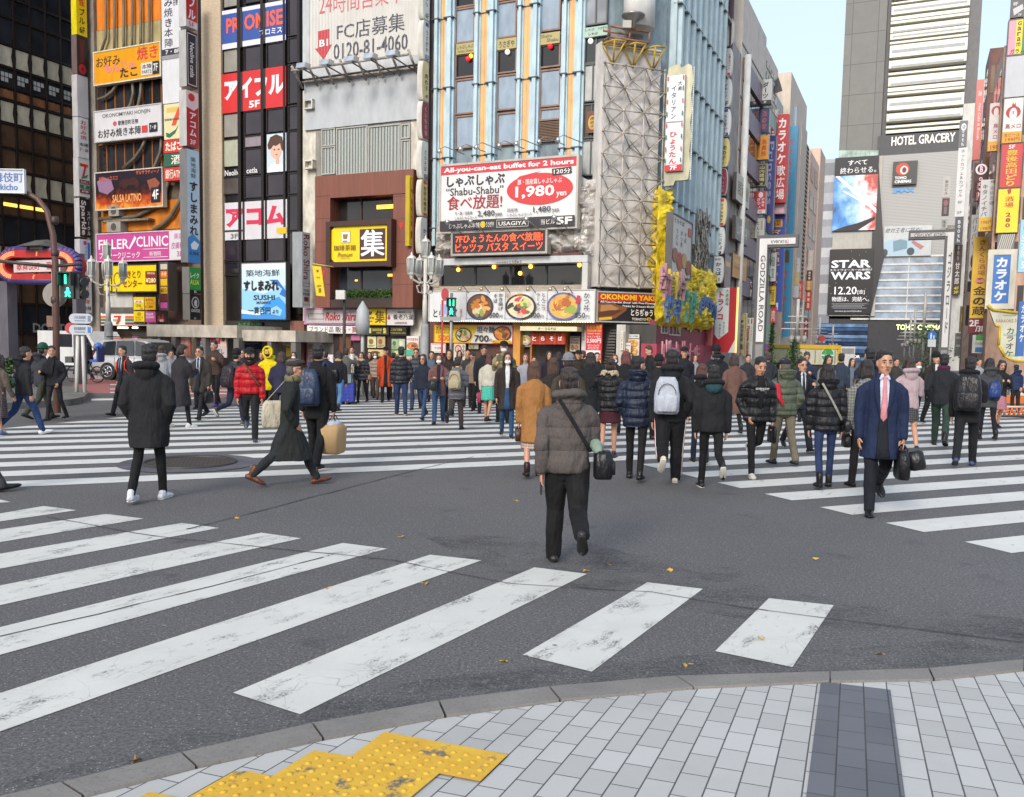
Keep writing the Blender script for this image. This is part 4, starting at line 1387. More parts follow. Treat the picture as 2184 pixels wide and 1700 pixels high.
tsign(Z(10,258,-75,615,528),print_art(TP.d,11,17,[(0,'16224a'),(.24,'3f86cc'),(.42,'9fc4e4'),(.52,'e8dde0'),(.64,'b8483f'),(1,'4a1a1e')],.25,1.0,.35),[('r',0,0,1,0.25,'171420'),('p',[(.02,.25),(.12,.25),(1,.72),(1,.78)],'efdcd8'),('p',[(.2,
.46),(.24,.45),(.98,.7),(.98,.735)],'e6ecf2'),('p',[(0,1),(.3,.94),(.6,.9),(.98,.82),(.98,.86),(.6,1)],'1a1418'),('t','すべて',.3,.045,.74,.115,'e6e4de'),('t','終わらせる。',.13,.14,.95,.225,'e6e4de')],'glowing blue and red film billboard under a white Japanese headline on the cinema',
off=4.6)
tsign(Z(10,215,680,575,1212),'0e0e12',[('t','STAR',.05,.17,.95,.29,'eeeef2',.03),('t','スカイウォーカーの夜明け',.02,.305,.98,.34,'eeeef2'),('t','WARS',.05,.35,.95,.47,'eeeef2',.03),('t','12.20',.15,.58,.66,.7,'f2f2f2',.01),('t','[金]',.68,.63,.84,.7,'f2f2f2'),
('t','物語は、完結へ。',.1,.735,.95,.81,'f2f2f2')]+[('r',.1+.03*(k%2),.84+.022*k,.9-.05*(k%3),.852+.022*k,'77777c')for k in range(4)]+[('t','starwars-jp.com/skywalker',.18,.945,.8,.975,'c8c8cc')]+[('e',(k*.37)%1*.96,(k*.61)%1*.96,(k*.37)%1*.96+.012,
(k*.61)%1*.96+.008,'cfcfda')for k in range(26)],'black starry film billboard with big white title and release date',off=4.6)
t_,_=tsign(Z(9,795,1415,1010,1620),'2b2a2c',[('e',.12,.06,.68,.6,'b8402c'),('e',.3,.2,.62,.56,'d8cfc8'),('e',.38,.26,.56,.5,'6a2a22'),('t','TOHO',.1,.64,.58,.77,'e8e8e6',.03),('t','CINEMAS',.1,.8,.78,.93,'e8e8e6',.03)],'square black cinema sign with a red roundel on the pale corrugated wall',
off=4.6,dep=0.5)
tt=thing('blue_letter_sign','small blue capital letters fixed below the square black cinema sign','sign',TP.pt(*TP.hit(*Zp(9,890,1690),4.3),4.3))
artwork(TP,*tr_(Z(9,797,1648,985,1690),4.3),4.1,[('t','IMAX',0,0,1,1,'4f9ad8',.04)],tt)
tsign(Z(10,668,490,1060,738),'b9bcbc',[('t','絶対王者に挑め!',.02,.06,.78,.22,'3a3a3c',.01,.3),('p',[(0,.95),(0,.55),(.12,.45),(.5,.42),(.72,.5),(.86,.7),(.7,.93),(.5,.97)],'9fb9c6'),('p',[(.62,.48),(.86,.7),(.78,.8),(.58,.56)],'b06a66'),('e',.5,.72,
.66,.98,'3e4246'),('e',-.02,.75,.1,1.0,'3e4246'),('p',[(.2,.5),(.36,.44),(.5,.5),(.5,.75),(.22,.85)],'6d8a98')],'pale banner with a light blue racing car printed across the podium glass',off=4.3,dep=0.2)
# ---- far side of the shopping street
HP=Plane((17.5,30.0),-VD)
def hx(x,y=500):
 return HP.hit(x,y)[0]
def hblock(x0,x1,ytop,label,m,name='street_building',win=None,depth=3.0,xd=None,lip=0.0):
 """A house on the far side of the street: its narrow face towards the crossing, one side along the street."""
 a,z=HP.hit(xd or x1,500)
 pl=Plane(HP.pt(a,0),UD)
 a0,a1,z0,z1=pl.rect((x0,ytop,x1,735))
 t=thing(name,label,'building',pl.pt((a0+a1)/2,0))
 MB().bx(pl,a0,a1,0,z1,-depth,0).build('wall',m,t)
 if lip:
  MB().bx(pl,a0-.1,a1+.1,z1,z1+lip,-depth,.1).build('parapet',m,t)
 if win:
  stack_windows(pl,a0+.1,a1-.1,3.5,z1-.5,win[0],win[1],t,win[2],.02)
  sp=Plane(pl.pt(a0,0,-depth),-VD)
  stack_windows(sp,.2,depth-.2,3.5,z1-.5,2,win[1],t,win[2],.02)
 return t
hblock(2122,2260,92,'pinkish stone building behind the stack of yellow and red bar signs',paint('c09a84',0.6,0.2),win=(7,6,GDK),depth=6,xd=2122)
hblock(2092,2122,104,'dark block with an orange lit edge rising beside the hotel tower',paint('6a4238',0.6,0.3),win=(2,6,GBR),xd=2092,depth=4)
hblock(2064,2092,330,'brown shop block behind the barley coloured tavern sign',paint('6a564c',0.6,0.3),win=(2,5,GDK),xd=2064,depth=3)
hblock(2040,2064,222,'slim white capsule hotel block with vertical lettering',paint('c6c4be',0.5,0.15),xd=2050,depth=1.5)
hblock(2012,2040,480,'low cluttered shop block at the far end of the street',paint('8d8880',0.6,0.3),win=(3,4,GDK),xd=2034,depth=3)
# ---- signs: left hand row
R_,Y_,W_,K_='bf1f28','e8c814','d6d5d2','1c1b1d'
S=sign
def psign(rect,bg,items,label,out=1.1,depth=0.3,base=None,edge='8d8c8a',**kw):
 """A sign hung out over the pavement at right angles to the facade."""
 pl=side_plane(rect[0],(rect[1]+rect[3])/2,out,base)
 return S(rect,bg,items,label,pl=pl,off=0.0,depth=depth,edge=edge,**kw)
def gsign(rect,bg,items,label,base=None,depth=0.25,x=None,**kw):
 """A sign hung out from the shopping street walls, facing the crossing."""
 base=base or GP
 a,z=base.hit(x if x is not None else(rect[0]if base is GP else rect[2]),(rect[1]+rect[3])/2)
 return S(rect,bg,items,label,pl=Plane(base.pt(a,0),UD),off=0.0,depth=depth,**kw)
stk=[((163,-30,185,76),'dcc91c',[('v','麻雀',.15,.02,.85,.42,R_),('v','ブル',.2,.44,.8,.78,K_),('t','6F',.25,.82,.75,.95,K_)],'tall yellow mahjong parlour sign topmost in the stack on the stone pier'),((164,77,186,160),'2a1f22',[('r',.3,.1,.7,.7,
'5a1f26'),('e',.15,.72,.85,.98,'b02430'),('t','4F',.35,.8,.65,.9,'2a1f22')],'black hanging sign with a red disc below the yellow mahjong one'),((165,162,188,250),'c4c2c4',[],'blank white hanging light box between the black disc sign and the pancake sign'),
((167,252,189,337),W_,[('v','お好み焼',.2,.05,.8,.55,R_),('t','本陣',.1,.62,.95,.72,K_),('t','7・8F',.1,.76,.95,.84,'a02a38')],'white hanging pancake restaurant sign with red brush characters above the convenience store sign'),((168,338,191,420),W_,
[('r',.1,.14,.9,.22,'d8642a'),('p',[(.2,.16),(.75,.16),(.5,.48),(.3,.48),(.52,.22),(.2,.22)],'c82c2c'),('p',[(.2,.5),(.9,.4),(.7,.5),(.3,.54)],'2a8050'),('r',.05,.56,.95,.67,'7a2030'),('t','たばこ',.15,.58,.85,.65,W_),('r',.05,.69,.95,.79,'2a7050'),
('t','酒',.4,.7,.6,.78,W_),('r',.05,.81,.95,.91,'7a2030'),('t','ATM',.2,.83,.8,.89,W_)],'white hanging convenience store sign with a red and green emblem and three coloured strips'),((170,424,193,506),'17171a',[('q','Sparkle',.04,.05,.6,.95,
'dcdad8',.02),('v','スパークル',.66,.3,.98,.95,'dcdad8')],'black hanging bar sign with white script running downwards'),((171,511,194,588),'cfd6e0',[('r',.7,.08,.92,.9,'3f78b8'),('v','ファイトフィット',.38,.2,.66,.9,'2f4f98'),('v','新宿歌舞伎町',.12,.45,.32,.92,
'a84a78'),('e',.3,.04,.62,.16,'b8407a')],'pale hanging gym sign with blue katakana'),((173,590,195,612),'8a2448',[('t','B2',.3,.2,.7,.8,W_)],'small crimson floor plate under the gym sign'),((175,601,196,680),W_,[('v','お好み焼',.25,.05,.75,.6,R_),
('t','本陣',.15,.66,.9,.77,K_),('t','7・8F',.1,.83,.95,.93,'a02a38')],'lowest white hanging pancake restaurant sign of the stack near the pedestrian signal')]
for k,(r,bg,it,lb)in enumerate(stk):
 if k==7:
  r=(173,589,195,600)
 psign(r,bg,it,lb,1.0,0.36,edge={0:'d6c41a',1:'6a5a58'}.get(k,'b5b3b3'),group='hanging signs on the stone pier')
S(Z(1,828,420,1408,705),'d99514',[('t','お好み',.03,.15,.4,.48,'2a2526',.02),('t','もんじゃ',.16,.38,.62,.7,'d6788a',.02),('t','焼き',.66,.04,.96,.44,'c8323c',.02),('t','たこ',.4,.6,.66,.9,'2a2526',.02),('r',.72,.55,.89,.93,'c9c7c2'),('t','本陣',.735,.6,
.875,.74,K_),('t','PART2',.735,.78,.875,.88,'555555'),('r',.89,.55,.985,.93,'1d2230'),('t','7F',.905,.62,.97,.85,W_)],'bright orange pancake restaurant board with black and pink brush writing',off=0.5,frame='d8d2c0',back=0.08)
S(Z(1,833,950,1418,1215),'cac9cb',[('t','OKONOMIYAKI HONJIN',.12,.1,.84,.27,'3c3c42'),('e',.28,.38,.34,.54,'c05060'),('t','歌舞伎町名物',.36,.38,.66,.54,'3c3c42'),('t','お好み焼き本陣',.05,.62,.7,.9,'2c2c34',.02),('r',.715,.64,.8,.87,'c23a42'),('r',.825,
.58,.945,.88,'1d2230'),('t','7・8F',.84,.66,.93,.8,W_)],'white restaurant board with grey Latin capitals over brush characters and a red square',off=0.5,frame='b9b8b8',back=0.08)
S(Z(1,842,1500,1425,1825),print_art(FP.d,3.3,1.6,[(0,'d89038'),(.2,'b8481c'),(.36,'5a2016'),(.55,'1f1518'),(1,'241a2a')],1.0,.9,2.6),[('p',[(.02,.22),(.12,.12),(.24,.2),(.28,.46),(.18,.6),(.05,.5)],'8a6a88'),('p',[(.78,.3),(.9,.24),(.97,.4),
(.9,.58),(.82,.56)],'8a4a38'),('p',[(.36,.3),(.42,.2),(.5,.23),(.6,.18),(.66,.3),(.66,.45),(.62,.5),(.6,.4),(.5,.4),(.46,.5),(.42,.44),(.38,.4)],'3a1614'),('t','本格シュラスコ',.05,.1,.34,.22,'d8683c'),('t','サルサラティーノ',.62,.02,.96,.13,'d8683c'),('t',
'SALSA LATINO',.26,.62,.7,.84,'e09a5a',.03),('r',.84,.5,.97,.9,'1a1d2a'),('t','4F',.86,.56,.95,.82,'e8e6e0')],'dark grill house board with flames around a bull outline and a 4F tag',off=0.5,frame='c6c2b8',back=0.08)
S(Z(2,852,465,1614,705),'bb4a8c',[('t','FILLER',.02,.2,.38,.56,'e6dfe4'),('p',[(.38,.55),(.39,.6),(.47,.2),(.45,.1)],'e6dfe4'),('t','CLINIC',.47,.14,.83,.52,'e6dfe4'),('t','フィラークリニック',.03,.68,.51,.92,'e6dfe4'),('t','新宿院',.62,.7,.75,.86,'e6dfe4'),
('r',.55,.6,.83,.62,'e6dfe4'),('r',.55,.9,.83,.92,'e6dfe4'),('r',.845,0,1,1,'cbc7cb'),('t','美容',.9,.08,1,.3,'b0609a'),('t','皮膚科',.87,.4,1,.64,'b0609a'),('t','3F',.93,.72,.99,.92,'b0609a')],'magenta clinic board with white serif capitals and a syringe',
off=0.5,frame='c9bcc6',back=0.08)
S(Z(2,985,750,1375,980),'e0c812',[('e',.03,.25,.22,.82,'9a6a1a'),('e',.06,.32,.19,.75,'e0c812'),('t','やきとり',.22,.2,.65,.5,'8a2c1c',.025),('t','センター',.24,.55,.68,.85,'8a2c1c',.025),('r',.76,.24,1,.74,'7d2a1c'),('t','焼鳥全品',.8,.28,.97,.36,'e8d8b0'),
('t','¥280',.77,.5,.99,.68,'f0e0a0',.02)],'yellow grilled chicken bar board with dark red lettering and a 280 yen tag',off=0.5,frame='3a3430')
S(Z(2,915,765,985,975),'24283c',[('t','2',.25,.05,.75,.2,W_),('r',0,.3,1,1,'d9c218')],'narrow navy and yellow floor marker beside the grilled chicken board',off=0.45)
S(Z(2,1408,730,1474,1138),'2f2b2a',[('r',.05,.02,.95,.14,'b8b2a0'),('r',.05,.17,.95,.32,'d06a28'),('t','本陣',.15,.2,.85,.28,'f0d8a0'),('r',.05,.34,.95,.49,'d8a81c'),('r',.05,.51,.95,.66,'c89a1c'),('t','麻雀ブル',.1,.54,.9,.64,'3a1a14'),('r',.05,
.68,.95,.83,'5a2018'),('r',.05,.85,.95,.98,'b8488a')],'slim dark directory column of six coloured tenant plates',off=1.0,depth=0.5,edge='6f6c68',frame='57534f',fw=0.04)
for r,bg,it,lb in((Z(2,1172,1030,1265,1142),'d8c018',[('r',.1,.25,.9,.45,'e4e0d8'),('t','麻雀',.2,.26,.8,.46,R_),('t','ブル',.25,.55,.75,.78,K_),('t','6F',.65,.84,.9,.97,'c05030')],'small yellow mahjong plate, upper of the three at the shop corner'),
(Z(2,1270,1030,1366,1142),'e0a818',[('t','お好み',.1,.1,.8,.32,'3a2a20'),('t','もんじゃ',.2,.38,.9,.58,'c04048'),('t','たこ焼き',.05,.66,.75,.86,'3a2a20')],'small amber pancake plate beside the yellow mahjong plate'),(Z(2,1175,1155,1268,1262),'dcc414',
[('e',.3,.06,.7,.4,'b08018'),('t','やきとり',.15,.42,.85,.6,'6a2a1c'),('t','センター',.2,.62,.8,.78,'6a2a1c'),('r',.02,.84,.98,.98,'2c2a28')],'small yellow chicken bar plate with a round emblem under the mahjong plate'),(Z(2,1275,1155,1366,1250),'bb4a8c',
[('t','FILLER',.1,.15,.8,.36,'e6dfe4'),('t','CLINIC',.1,.44,.9,.64,'e6dfe4')],'small magenta clinic plate under the amber pancake plate'),(Z(2,1372,1155,1455,1250),'2a1614',[('p',[(.1,.9),(.3,.3),(.5,.7),(.7,.2),(.9,.9)],'8a2c1c'),('e',.3,.72,
.85,1,'c05a6a'),('t','B2',.42,.78,.72,.94,W_)],'small dark bar plate with red flames next to the magenta clinic plate')):
 S(r,bg,it,lb,off=0.7,depth=0.15,edge='5a5754',group='small tenant plates over the shop corner')
S(Z(2,885,1185,1285,1278),'dedad2',[('r',0,.1,.16,.36,'c8683a'),('r',0,.4,.16,.62,'2f7a58'),('r',0,.7,.16,.92,'8a2a3a'),('r',.55,.1,1,.36,'c8683a'),('r',.55,.4,1,.62,'2f7a58'),('r',.55,.7,1,.92,'8a2a3a'),('p',[(.3,.1),(.46,.1),(.4,.9),(.34,
.9),(.4,.24),(.3,.24)],'c83428'),('t','ELEVEN',.29,.42,.45,.62,'2f7a58')],'convenience store fascia with orange green and red stripes',off=0.58,depth=0.06)
S(Z(1,1422,-120,1588,905),'cfd0d4',[('v','好み焼き本陣',.12,.0,.6,.52,'3a3a46',.02),('t','名物',.62,.1,.86,.17,'3a3a46'),('r',0,.53,1,.585,'2a2c3a'),('t','7・8F',.2,.54,.95,.575,W_),('r',0,.585,1,.62,'8a8a90')],'tall white wall sign with large grey brush characters running down',
off=0.6,depth=0.4)
S(Z(1,1440,910,1605,1220),'d9cfa6',[('r',.15,.1,.9,.24,'cbb060'),('p',[(.55,.4),(.75,.14),(1,.08),(1,.22),(.85,.3),(.62,.62),(.4,.62)],'cf4a32'),('p',[(.1,.8),(.3,.84),(.62,.74),(.8,.6),(.6,.84),(.3,.96),(.12,.92)],'2f6a48'),('t','SEVEN&i HOLDINGS',
.04,.41,1,.47,'3a3a38')],'cream holding company board with a red and green curved emblem',off=0.6,depth=0.4)
for y0,y1,bg,tx,lb in((1225,1340,'c03a34','たばこ','red tobacco panel under the cream emblem board'),(1345,1460,'2f5f4a','酒','dark green panel with the single white character for liquor'),(1468,1585,'c03a34','銀行ATM','red bank machine panel below the green liquor panel')):
 S(Z(1,1440,y0,1605,y1),bg,[('t',tx,.38 if tx=='酒' else .08,.15,.92,.85,'e6dfd0',.03)],lb,off=0.6,depth=0.4)
for r,bg,it,lb,eg in((Z(1,1634,-60,1730,245),'c02a34',[('v','アイフル',.15,-.6,.85,.78,'e8e4e4',.03),('r',0,.8,1,1,'d4d0d0'),('t','5F',.2,.84,.7,.97,R_)],'red hanging loan sign with white katakana over a 5F tag','b9b9b9'),(Z(1,1637,280,1733,770),
'26282c',[('o',.1,.04,.92,.96,.05,'d0d0d0'),('q','Neolive cetla',.32,.2,.7,.82,'d8d8d8')],'black hanging salon sign with a thin white border','a9a8a6'),(Z(1,1638,805,1742,1290),'b82a38',[('p',[(0,0),(1,0),(1,.26),(.6,.34),(0,.3)],'d8c8c8'),
('e',.15,.04,.7,.18,'b82a38'),('v','アコム',.2,.36,.82,.82,'e8e0e0',.03),('t','3F',.25,.87,.75,.96,'e8e0e0')],'crimson hanging loan sign with a pale curved top above the sushi sign','b2b1af'),(Zp(1,1646,1320)+Zp(2,1752,730),'b4d2e6',[('v','築地海鮮',
.28,.06,.72,.25,'4a4a52'),('v','すしまみれ',.15,.27,.85,.76,'1e1e24',.035),('p',[(0,.78),(.4,.74),(1,.8),(1,1),(0,1)],'3a86c8'),('t','SUSHI',.1,.9,.85,.93,'1e1e24'),('p',[(.2,.84),(.5,.8),(.9,.83),(.7,.88),(.3,.88)],'d8e8f0')],'long pale blue hanging sushi sign with heavy black brush characters',
'6f6f70'),(Z(2,1663,770,1762,1000),'2f9a4a',[('t','レイク',.1,.2,.85,.42,'e8f0e0',.03),('t','ALSA',.05,.48,.85,.66,'d8e048',.03),('r',0,.86,1,1,'1c201c'),('t','B1',.4,.88,.6,.97,W_)],'green hanging loan sign over a black B1 foot','6f6d6a'),(Z(2,
1668,1005,1763,1230),'1c1d20',[('e',.15,.1,.85,.55,'b8b8b8'),('e',.22,.14,.78,.51,'1c1d20'),('p',[(.4,.46),(.36,.3),(.5,.2),(.66,.26),(.62,.4),(.66,.48)],'c0c0c0'),('t','DAVIDE',.12,.58,.88,.7,'d0d0d0'),('t','B2',.35,.9,.55,.98,'a0a0a0')],'black hanging bar sign with a white classical head in an oval',
'66645f')):
 psign(r,bg,it,lb,1.6,0.42,edge=eg,group='hanging signs beside the tiled pier')
def strips(rect,bg,items,label,cuts=(414,440,615,637)):
 """A picture behind several panes: one board per pane, sharing one design."""
 return S(rect,bg,items,label,off=0.14,depth=0.05,name='window_sign')
S(Z(3,250,48,808,395),'2f4f98',[('r',0,0,1,.1,'d0d0d8'),('r',0,.86,1,1,'d0d0d8'),('t','PR',.07,.22,.29,.6,'dc5a3c',.03),('t','OMISE',.36,.2,.96,.6,'dc5a3c',.03),('t','プロミス',.6,.64,.95,.8,'d8d8e0',.025),('r',.295,0,.33,1,'241e1e'),('r',.655,
0,.69,1,'241e1e')],'blue window panel with orange Latin capitals between white bars',off=0.14,depth=0.05,name='window_sign')
S(Z(3,250,615,808,965),'c82a2c',[('t','アイフル',.04,.16,.98,.68,'d8d6da',.05),('t','5F',.43,.76,.6,.94,'dcd8d8',.035),('r',.295,0,.33,1,'241e1e'),('r',.655,0,.69,1,'241e1e')],'wide red window panel with white katakana across three panes',off=0.14,
depth=0.05,name='window_sign')
S(Z(3,642,1172,812,1508),'c3cfd6',[('p',[(.02,.98),(.22,.8),(.5,.74),(.72,.78),(.98,.9),(.98,1),(.02,1)],'d6dbe0'),('e',.2,.2,.78,.66,'d2aa94'),('p',[(.5,.62),(.6,.6),(.66,.8),(.46,.8)],'caa28c'),('p',[(.04,.28),(.2,.08),(.5,.02),(.8,.1),(.88,
.3),(.86,.48),(.76,.42),(.7,.26),(.5,.32),(.34,.3),(.24,.38),(.1,.4)],'4a3226'),('e',.36,.4,.46,.43,'3a2a24'),('e',.58,.4,.68,.43,'3a2a24'),('e',.46,.53,.58,.56,'b06a62')],'portrait poster of a short haired model in a white top behind one pane',
off=0.14,depth=0.05,name='window_poster',cat='poster')
tt=thing('window_lettering','white serif salon lettering across two dark panes','lettering',FP.pt(*FP.hit(*Zp(3,410,1530),0.12),0.12))
artwork(FP,*FP.rect(Z(3,272,1478,560,1535),0.12),0.11,[('t','Neolive',0,.1,.52,.98,'d8d8d6'),('t','cetla',.67,0,1,.85,'d8d8d6')],tt)
S(Z(4,255,288,764,600),'c9c6ca',[('t','アコム',.02,.14,.98,.66,'c42a4c',.06),('r',.295,0,.33,1,'241e1e'),('r',.655,0,.69,1,'241e1e'),('r',0,.73,.295,.78,'3a3432'),('t','3F',.1,.83,.22,.96,'6a6868'),('p',[(.84,.74),(1,.72),(1,.88),(.9,.9),(.84,
.84)],'d8b020')],'white window panel with thick crimson katakana and a 3F tag',off=0.14,depth=0.05,name='window_sign')
S(Z(4,395,795,757,1255),'c3dcea',[('r',0,0,1,.12,'d0d6d8'),('t','築地海鮮',.1,.12,.86,.24,'34343c',.02),('p',[(0,.45),(.5,.55),(1,.4),(1,1),(0,1)],'8cc0e0'),('p',[(.62,.3),(.82,.3),(1,.5),(1,.62),(.86,.56),(.92,.46),(.78,.38)],'2a6ab8'),('p',[(.45,
.8),(.6,.68),(.85,.6),(1,.74),(1,.95),(.86,.98),(.92,.84),(.8,.76),(.68,.8),(.56,.94)],'3a90d8'),('p',[(0,.86),(.3,.92),(.6,.9),(1,.96),(1,1),(0,1)],'3a86c8'),('p',[(0,.83),(.3,.89),(.55,.86),(.4,.93),(0,.9)],'e0eef4'),('t','すしまみれ',.05,.31,
.85,.5,'16161c',.045),('t','SUSHI',.28,.57,.76,.66,'24262c',.02),('t','MAMIRE',.35,.68,.67,.73,'4a5560'),('t','一貫百円',.16,.79,.66,.91,'24242a',.03),('t','より',.71,.83,.84,.9,'24242a',.02)],'blue sushi poster with a breaking wave in front of the dark glass',
off=0.7,frame='33363c',fw=0.04,name='billboard',cat='billboard')
S(Z(4,412,1380,548,1500),'24385e',[('t','SUBNADE',.02,.12,.85,.36,'d8dce4'),('t','新宿サブナード',.15,.42,.6,.54,'c8ccd8'),('r',.05,.6,.9,.62,'c8ccd8'),('t','ファッション・グルメ',.1,.66,.7,.76,'b8bccc'),('t','地下鉄口徒歩一分',.1,.84,.8,.93,'b8bccc')],'navy underground mall poster with white capitals',
off=0.2)
S(Z(4,360,1280,560,1310),'1e2a20',[('t','レイクALSA',.05,.1,.95,.9,'3a9a4a',.03)],'unlit green on black strip above the shelter',off=0.15)
S(Z(3,1020,-250,1972,545),'c9c6bf',[('t','24時間営業中',.09,.14,.86,.41,'c05a62',.0),('t','FC店募集',.26,.52,.88,.72,'45454f'),('t','0120-81-4060',.23,.75,.91,.93,'45454f'),('p',[(.08,.58),(.19,.57),(.19,.75),(.215,.75),(.135,.91),(.05,.77),(.08,.77)],
'b8343c'),('t','B1',.095,.68,.18,.76,'e0d8d8',.03)]+[('r',.03+.03*k,0,.032+.03*k,1,'a8a6a0')for k in range(32)],'huge white ribbed rooftop billboard with a telephone number and a red arrow',off=0.3,depth=0.6,frame='b7babb',fw=0.35,name='billboard',
cat='billboard')
for k,(x,y)in enumerate(((950,575),(1155,545),(1375,515),(1540,490),(1735,465))):
 a,z=FP.hit(*Zp(3,x,y),1.8)
 t=thing('floodlight',['silver floodlight nearest the dark glass building under the rooftop billboard','silver floodlight under the tip of the red arrow','silver floodlight under the middle of the telephone number','silver floodlight under the last digits of the telephone number',
'silver floodlight nearest the oval signs under the billboard'][k],'lamp',FP.pt(a,z,1.8),'floodlights under the rooftop billboard')
 MB().hexa([FP.pt(a+dx,z+dz,1.8+b)for dz,b0 in((-.11,0),(.1,-.07))for dx,b in((-.22,.12+b0),(.22,.12+b0),(.22,-.22+b0),(-.22,-.22+b0))]).build('housing',metal('c4c6c8',.3),t)
 MB().tube(FP.pt(a+.05,z-.14,1.75),FP.pt(a+.2,z-.3,0.3),.03).build('arm',paint('7d7466',.6,.4),t)
rl=MB()
for zz,b in((fz(770,165),.3),(fz(770,150),1.0)):
 rl.tube(FP.pt(fx(655),zz,b),FP.pt(fx(895),zz,b),.05)
for k in range(8):
 q=fx(655)+(fx(895)-fx(655))*k/7
 rl.tube(FP.pt(q,fz(770,178),.3),FP.pt(q,fz(770,140),1.0),.05)
rf=thing('billboard_scaffold','rusty pipe scaffold carrying the rooftop billboard','scaffold',FP.pt(fx(770),fz(770,178)))
rl.build('frame',RUST,rf)
MB().bx(FP,fx(655),fx(892),fz(770,176),fz(770,132),-6,-.5).build('roof_shed_frame',paint('2d2f30',.6,.3),rf)
S(Z(4,1130,490,1597,785),'e2c70e',[('p',[(.0,0),(.06,0),(0,.1)],'4a2a20'),('p',[(0,.9),(.06,1),(0,1)],'4a2a20'),('r',.505,.1,.945,.93,'4a2620'),('r',.18,.14,.34,.46,'6a4a20'),('r',.185,.15,.335,.45,'dedcd4'),('p',[(.205,.22),(.3,.22),(.285,
.36),(.22,.36)],'8a6a4a'),('r',.21,.4,.29,.43,'6a5a4a'),('t','珈琲茶館',.045,.52,.44,.68,'6a4418'),('t','Premium',.12,.73,.38,.86,'6a4418',.0,.3),('t','SINCE 1953',.18,.88,.33,.91,'8a6a20'),('t','集',.53,.14,.93,.86,'dfe6ec',.05)],'large yellow and brown coffee house sign in a stepped dark frame',
off=1.25,depth=0.25,frame='3f231c',fw=0.2,name='billboard',cat='billboard',fd=0.12)
S(Z(4,890,545,955,1160),'c6c4c2',[('q','Roko Shira',.15,.03,.9,.63,'6a1c24',.01,),('o',.08,.67,.92,.72,.03,'3a3a3a'),('t','TAX',.1,.755,.85,.79,'2a2a2a',.02),('t','FREE',.1,.805,.9,.84,'2a2a2a',.02),('r',.2,.86,.75,.92,'7a2a2a'),('r',.2,.86,
.48,.89,'3a3a3a'),('t','ロコシーラ',.05,.95,.95,.975,'4a2a2a')],'tall white hanging second hand shop sign with dark red script',pl=side_plane(Zp(4,890,0)[0],590,1.3),off=0,depth=0.5,edge='8d9294')
fg=thing('fabric_banner','yellow coffee house flag hanging from a pole on the brown front','banner',FP.pt(*FP.hit(*Zp(4,1020,1070),1.6),1.6))
pl_=Plane(FP.pt(0,0,1.5),Vector((1,-0.2,0)))
fq=[pl_.hit(*Zp(4,*p))for p in((972,818),(1045,825),(1078,1070),(1005,1062))]
MB().prism(pl_,fq,-.01,.01).build('cloth',paint('d9bd18',.7,.15),fg)
q0,q1=pl_.hit(*Zp(4,968,800)),pl_.hit(*Zp(4,1120,822))
MB().tube(pl_.pt(q0[0],q0[1]),pl_.pt(q1[0],q1[1],-.3),.025).build('pole',paint('b8a060',.5),fg)
artwork(pl_,fq[0][0]+.1,fq[2][0]-.1,fq[2][1]+.1,fq[1][1]-.1,.012,[('p',[(.2,.03),(.55,.03),(.45,.13),(.3,.13)],'6a4418'),('t','COFFEE',.15,.3,.7,.37,'8a6a20'),('t','珈琲茶',.3,.64,.85,.72,'6a4418'),('t','集',.5,.76,.85,.96,'6a4418')],fg)
psign(Z(4,1768,85,1822,660),'d9bd0e',[('p',[(.2,.19),(.8,.19),(.65,.24),(.35,.24)],'5a3a18'),('v','珈琲茶館',.2,.32,.85,.72,'5a3a18',.02),('v','集',.15,.77,.9,.9,'5a3a18',.03),('o',.08,.03,.92,.97,.04,'8a6a18')],'long yellow hanging coffee house sign beside the oval signs',
1.2,0.18,edge='b59c10')
hearts=thing('heart_stickers','red paper hearts stuck to the brown coffee house cladding','sticker',FP.pt(*FP.hit(*Zp(4,1700,490),1.01),1.01))
for x,y in((1700,490),(1060,880)):
 a,z=FP.hit(*Zp(4,x,y),1.01)
 MB().prism(FP,[(a-.13,z+.12),(a+.13,z+.12),(a,z-.17)],1.0,1.012).build('heart',flat('c0302a'),hearts)
S(Z(4,920,1180,1368,1288),'b5aeb0',[('o',.05,.28,.34,.72,.008,'3c3a3c'),('t','Roko Shira',.36,.16,.93,.82,'a02834',.03,.25),('t','ロコシーラ',.8,.08,.98,.2,'a02834')],'grey shop fascia with a pink border and dark red script',off=0.5,depth=0.04)
S(Z(4,930,1310,1385,1372),'d9d7d5',[('t','ブランド品',.04,.12,.48,.86,'2a2a2e',.03),('t','販',.52,.1,.62,.88,'2a2a2e',.03),('t','売・買',.63,.1,.9,.88,'b02834',.03)],'long white brand goods strip with black and red characters',off=0.5,depth=0.1)
S(Z(4,1388,1170,1574,1300),'dcc012',[('p',[(.14,.18),(.42,.18),(.36,.4),(.2,.4)],'5a3a18'),('t','珈琲茶館',.06,.5,.5,.66,'6a4418'),('t','Premium',.12,.72,.42,.84,'6a4418'),('t','集',.54,.12,.96,.9,'5a3818',.04)],'square yellow coffee house fascia with a cup',
off=0.55,depth=0.1,frame='8a7210',fw=.03)
S(Z(4,1578,1170,1800,1305),'c9c7c6',[('e',.05,.45,.16,.68,'b02430'),('e',.08,.36,.14,.5,'b02430'),('t','養老乃瀧',.26,.34,1,.66,'3a3638',.02),('t','創業昭和十三年',.42,.16,.92,.27,'8a6a6a'),('t','24時間営業',.32,.8,.78,.93,'8a4a52')],'white tavern fascia with a red gourd',
off=0.5,depth=0.1)
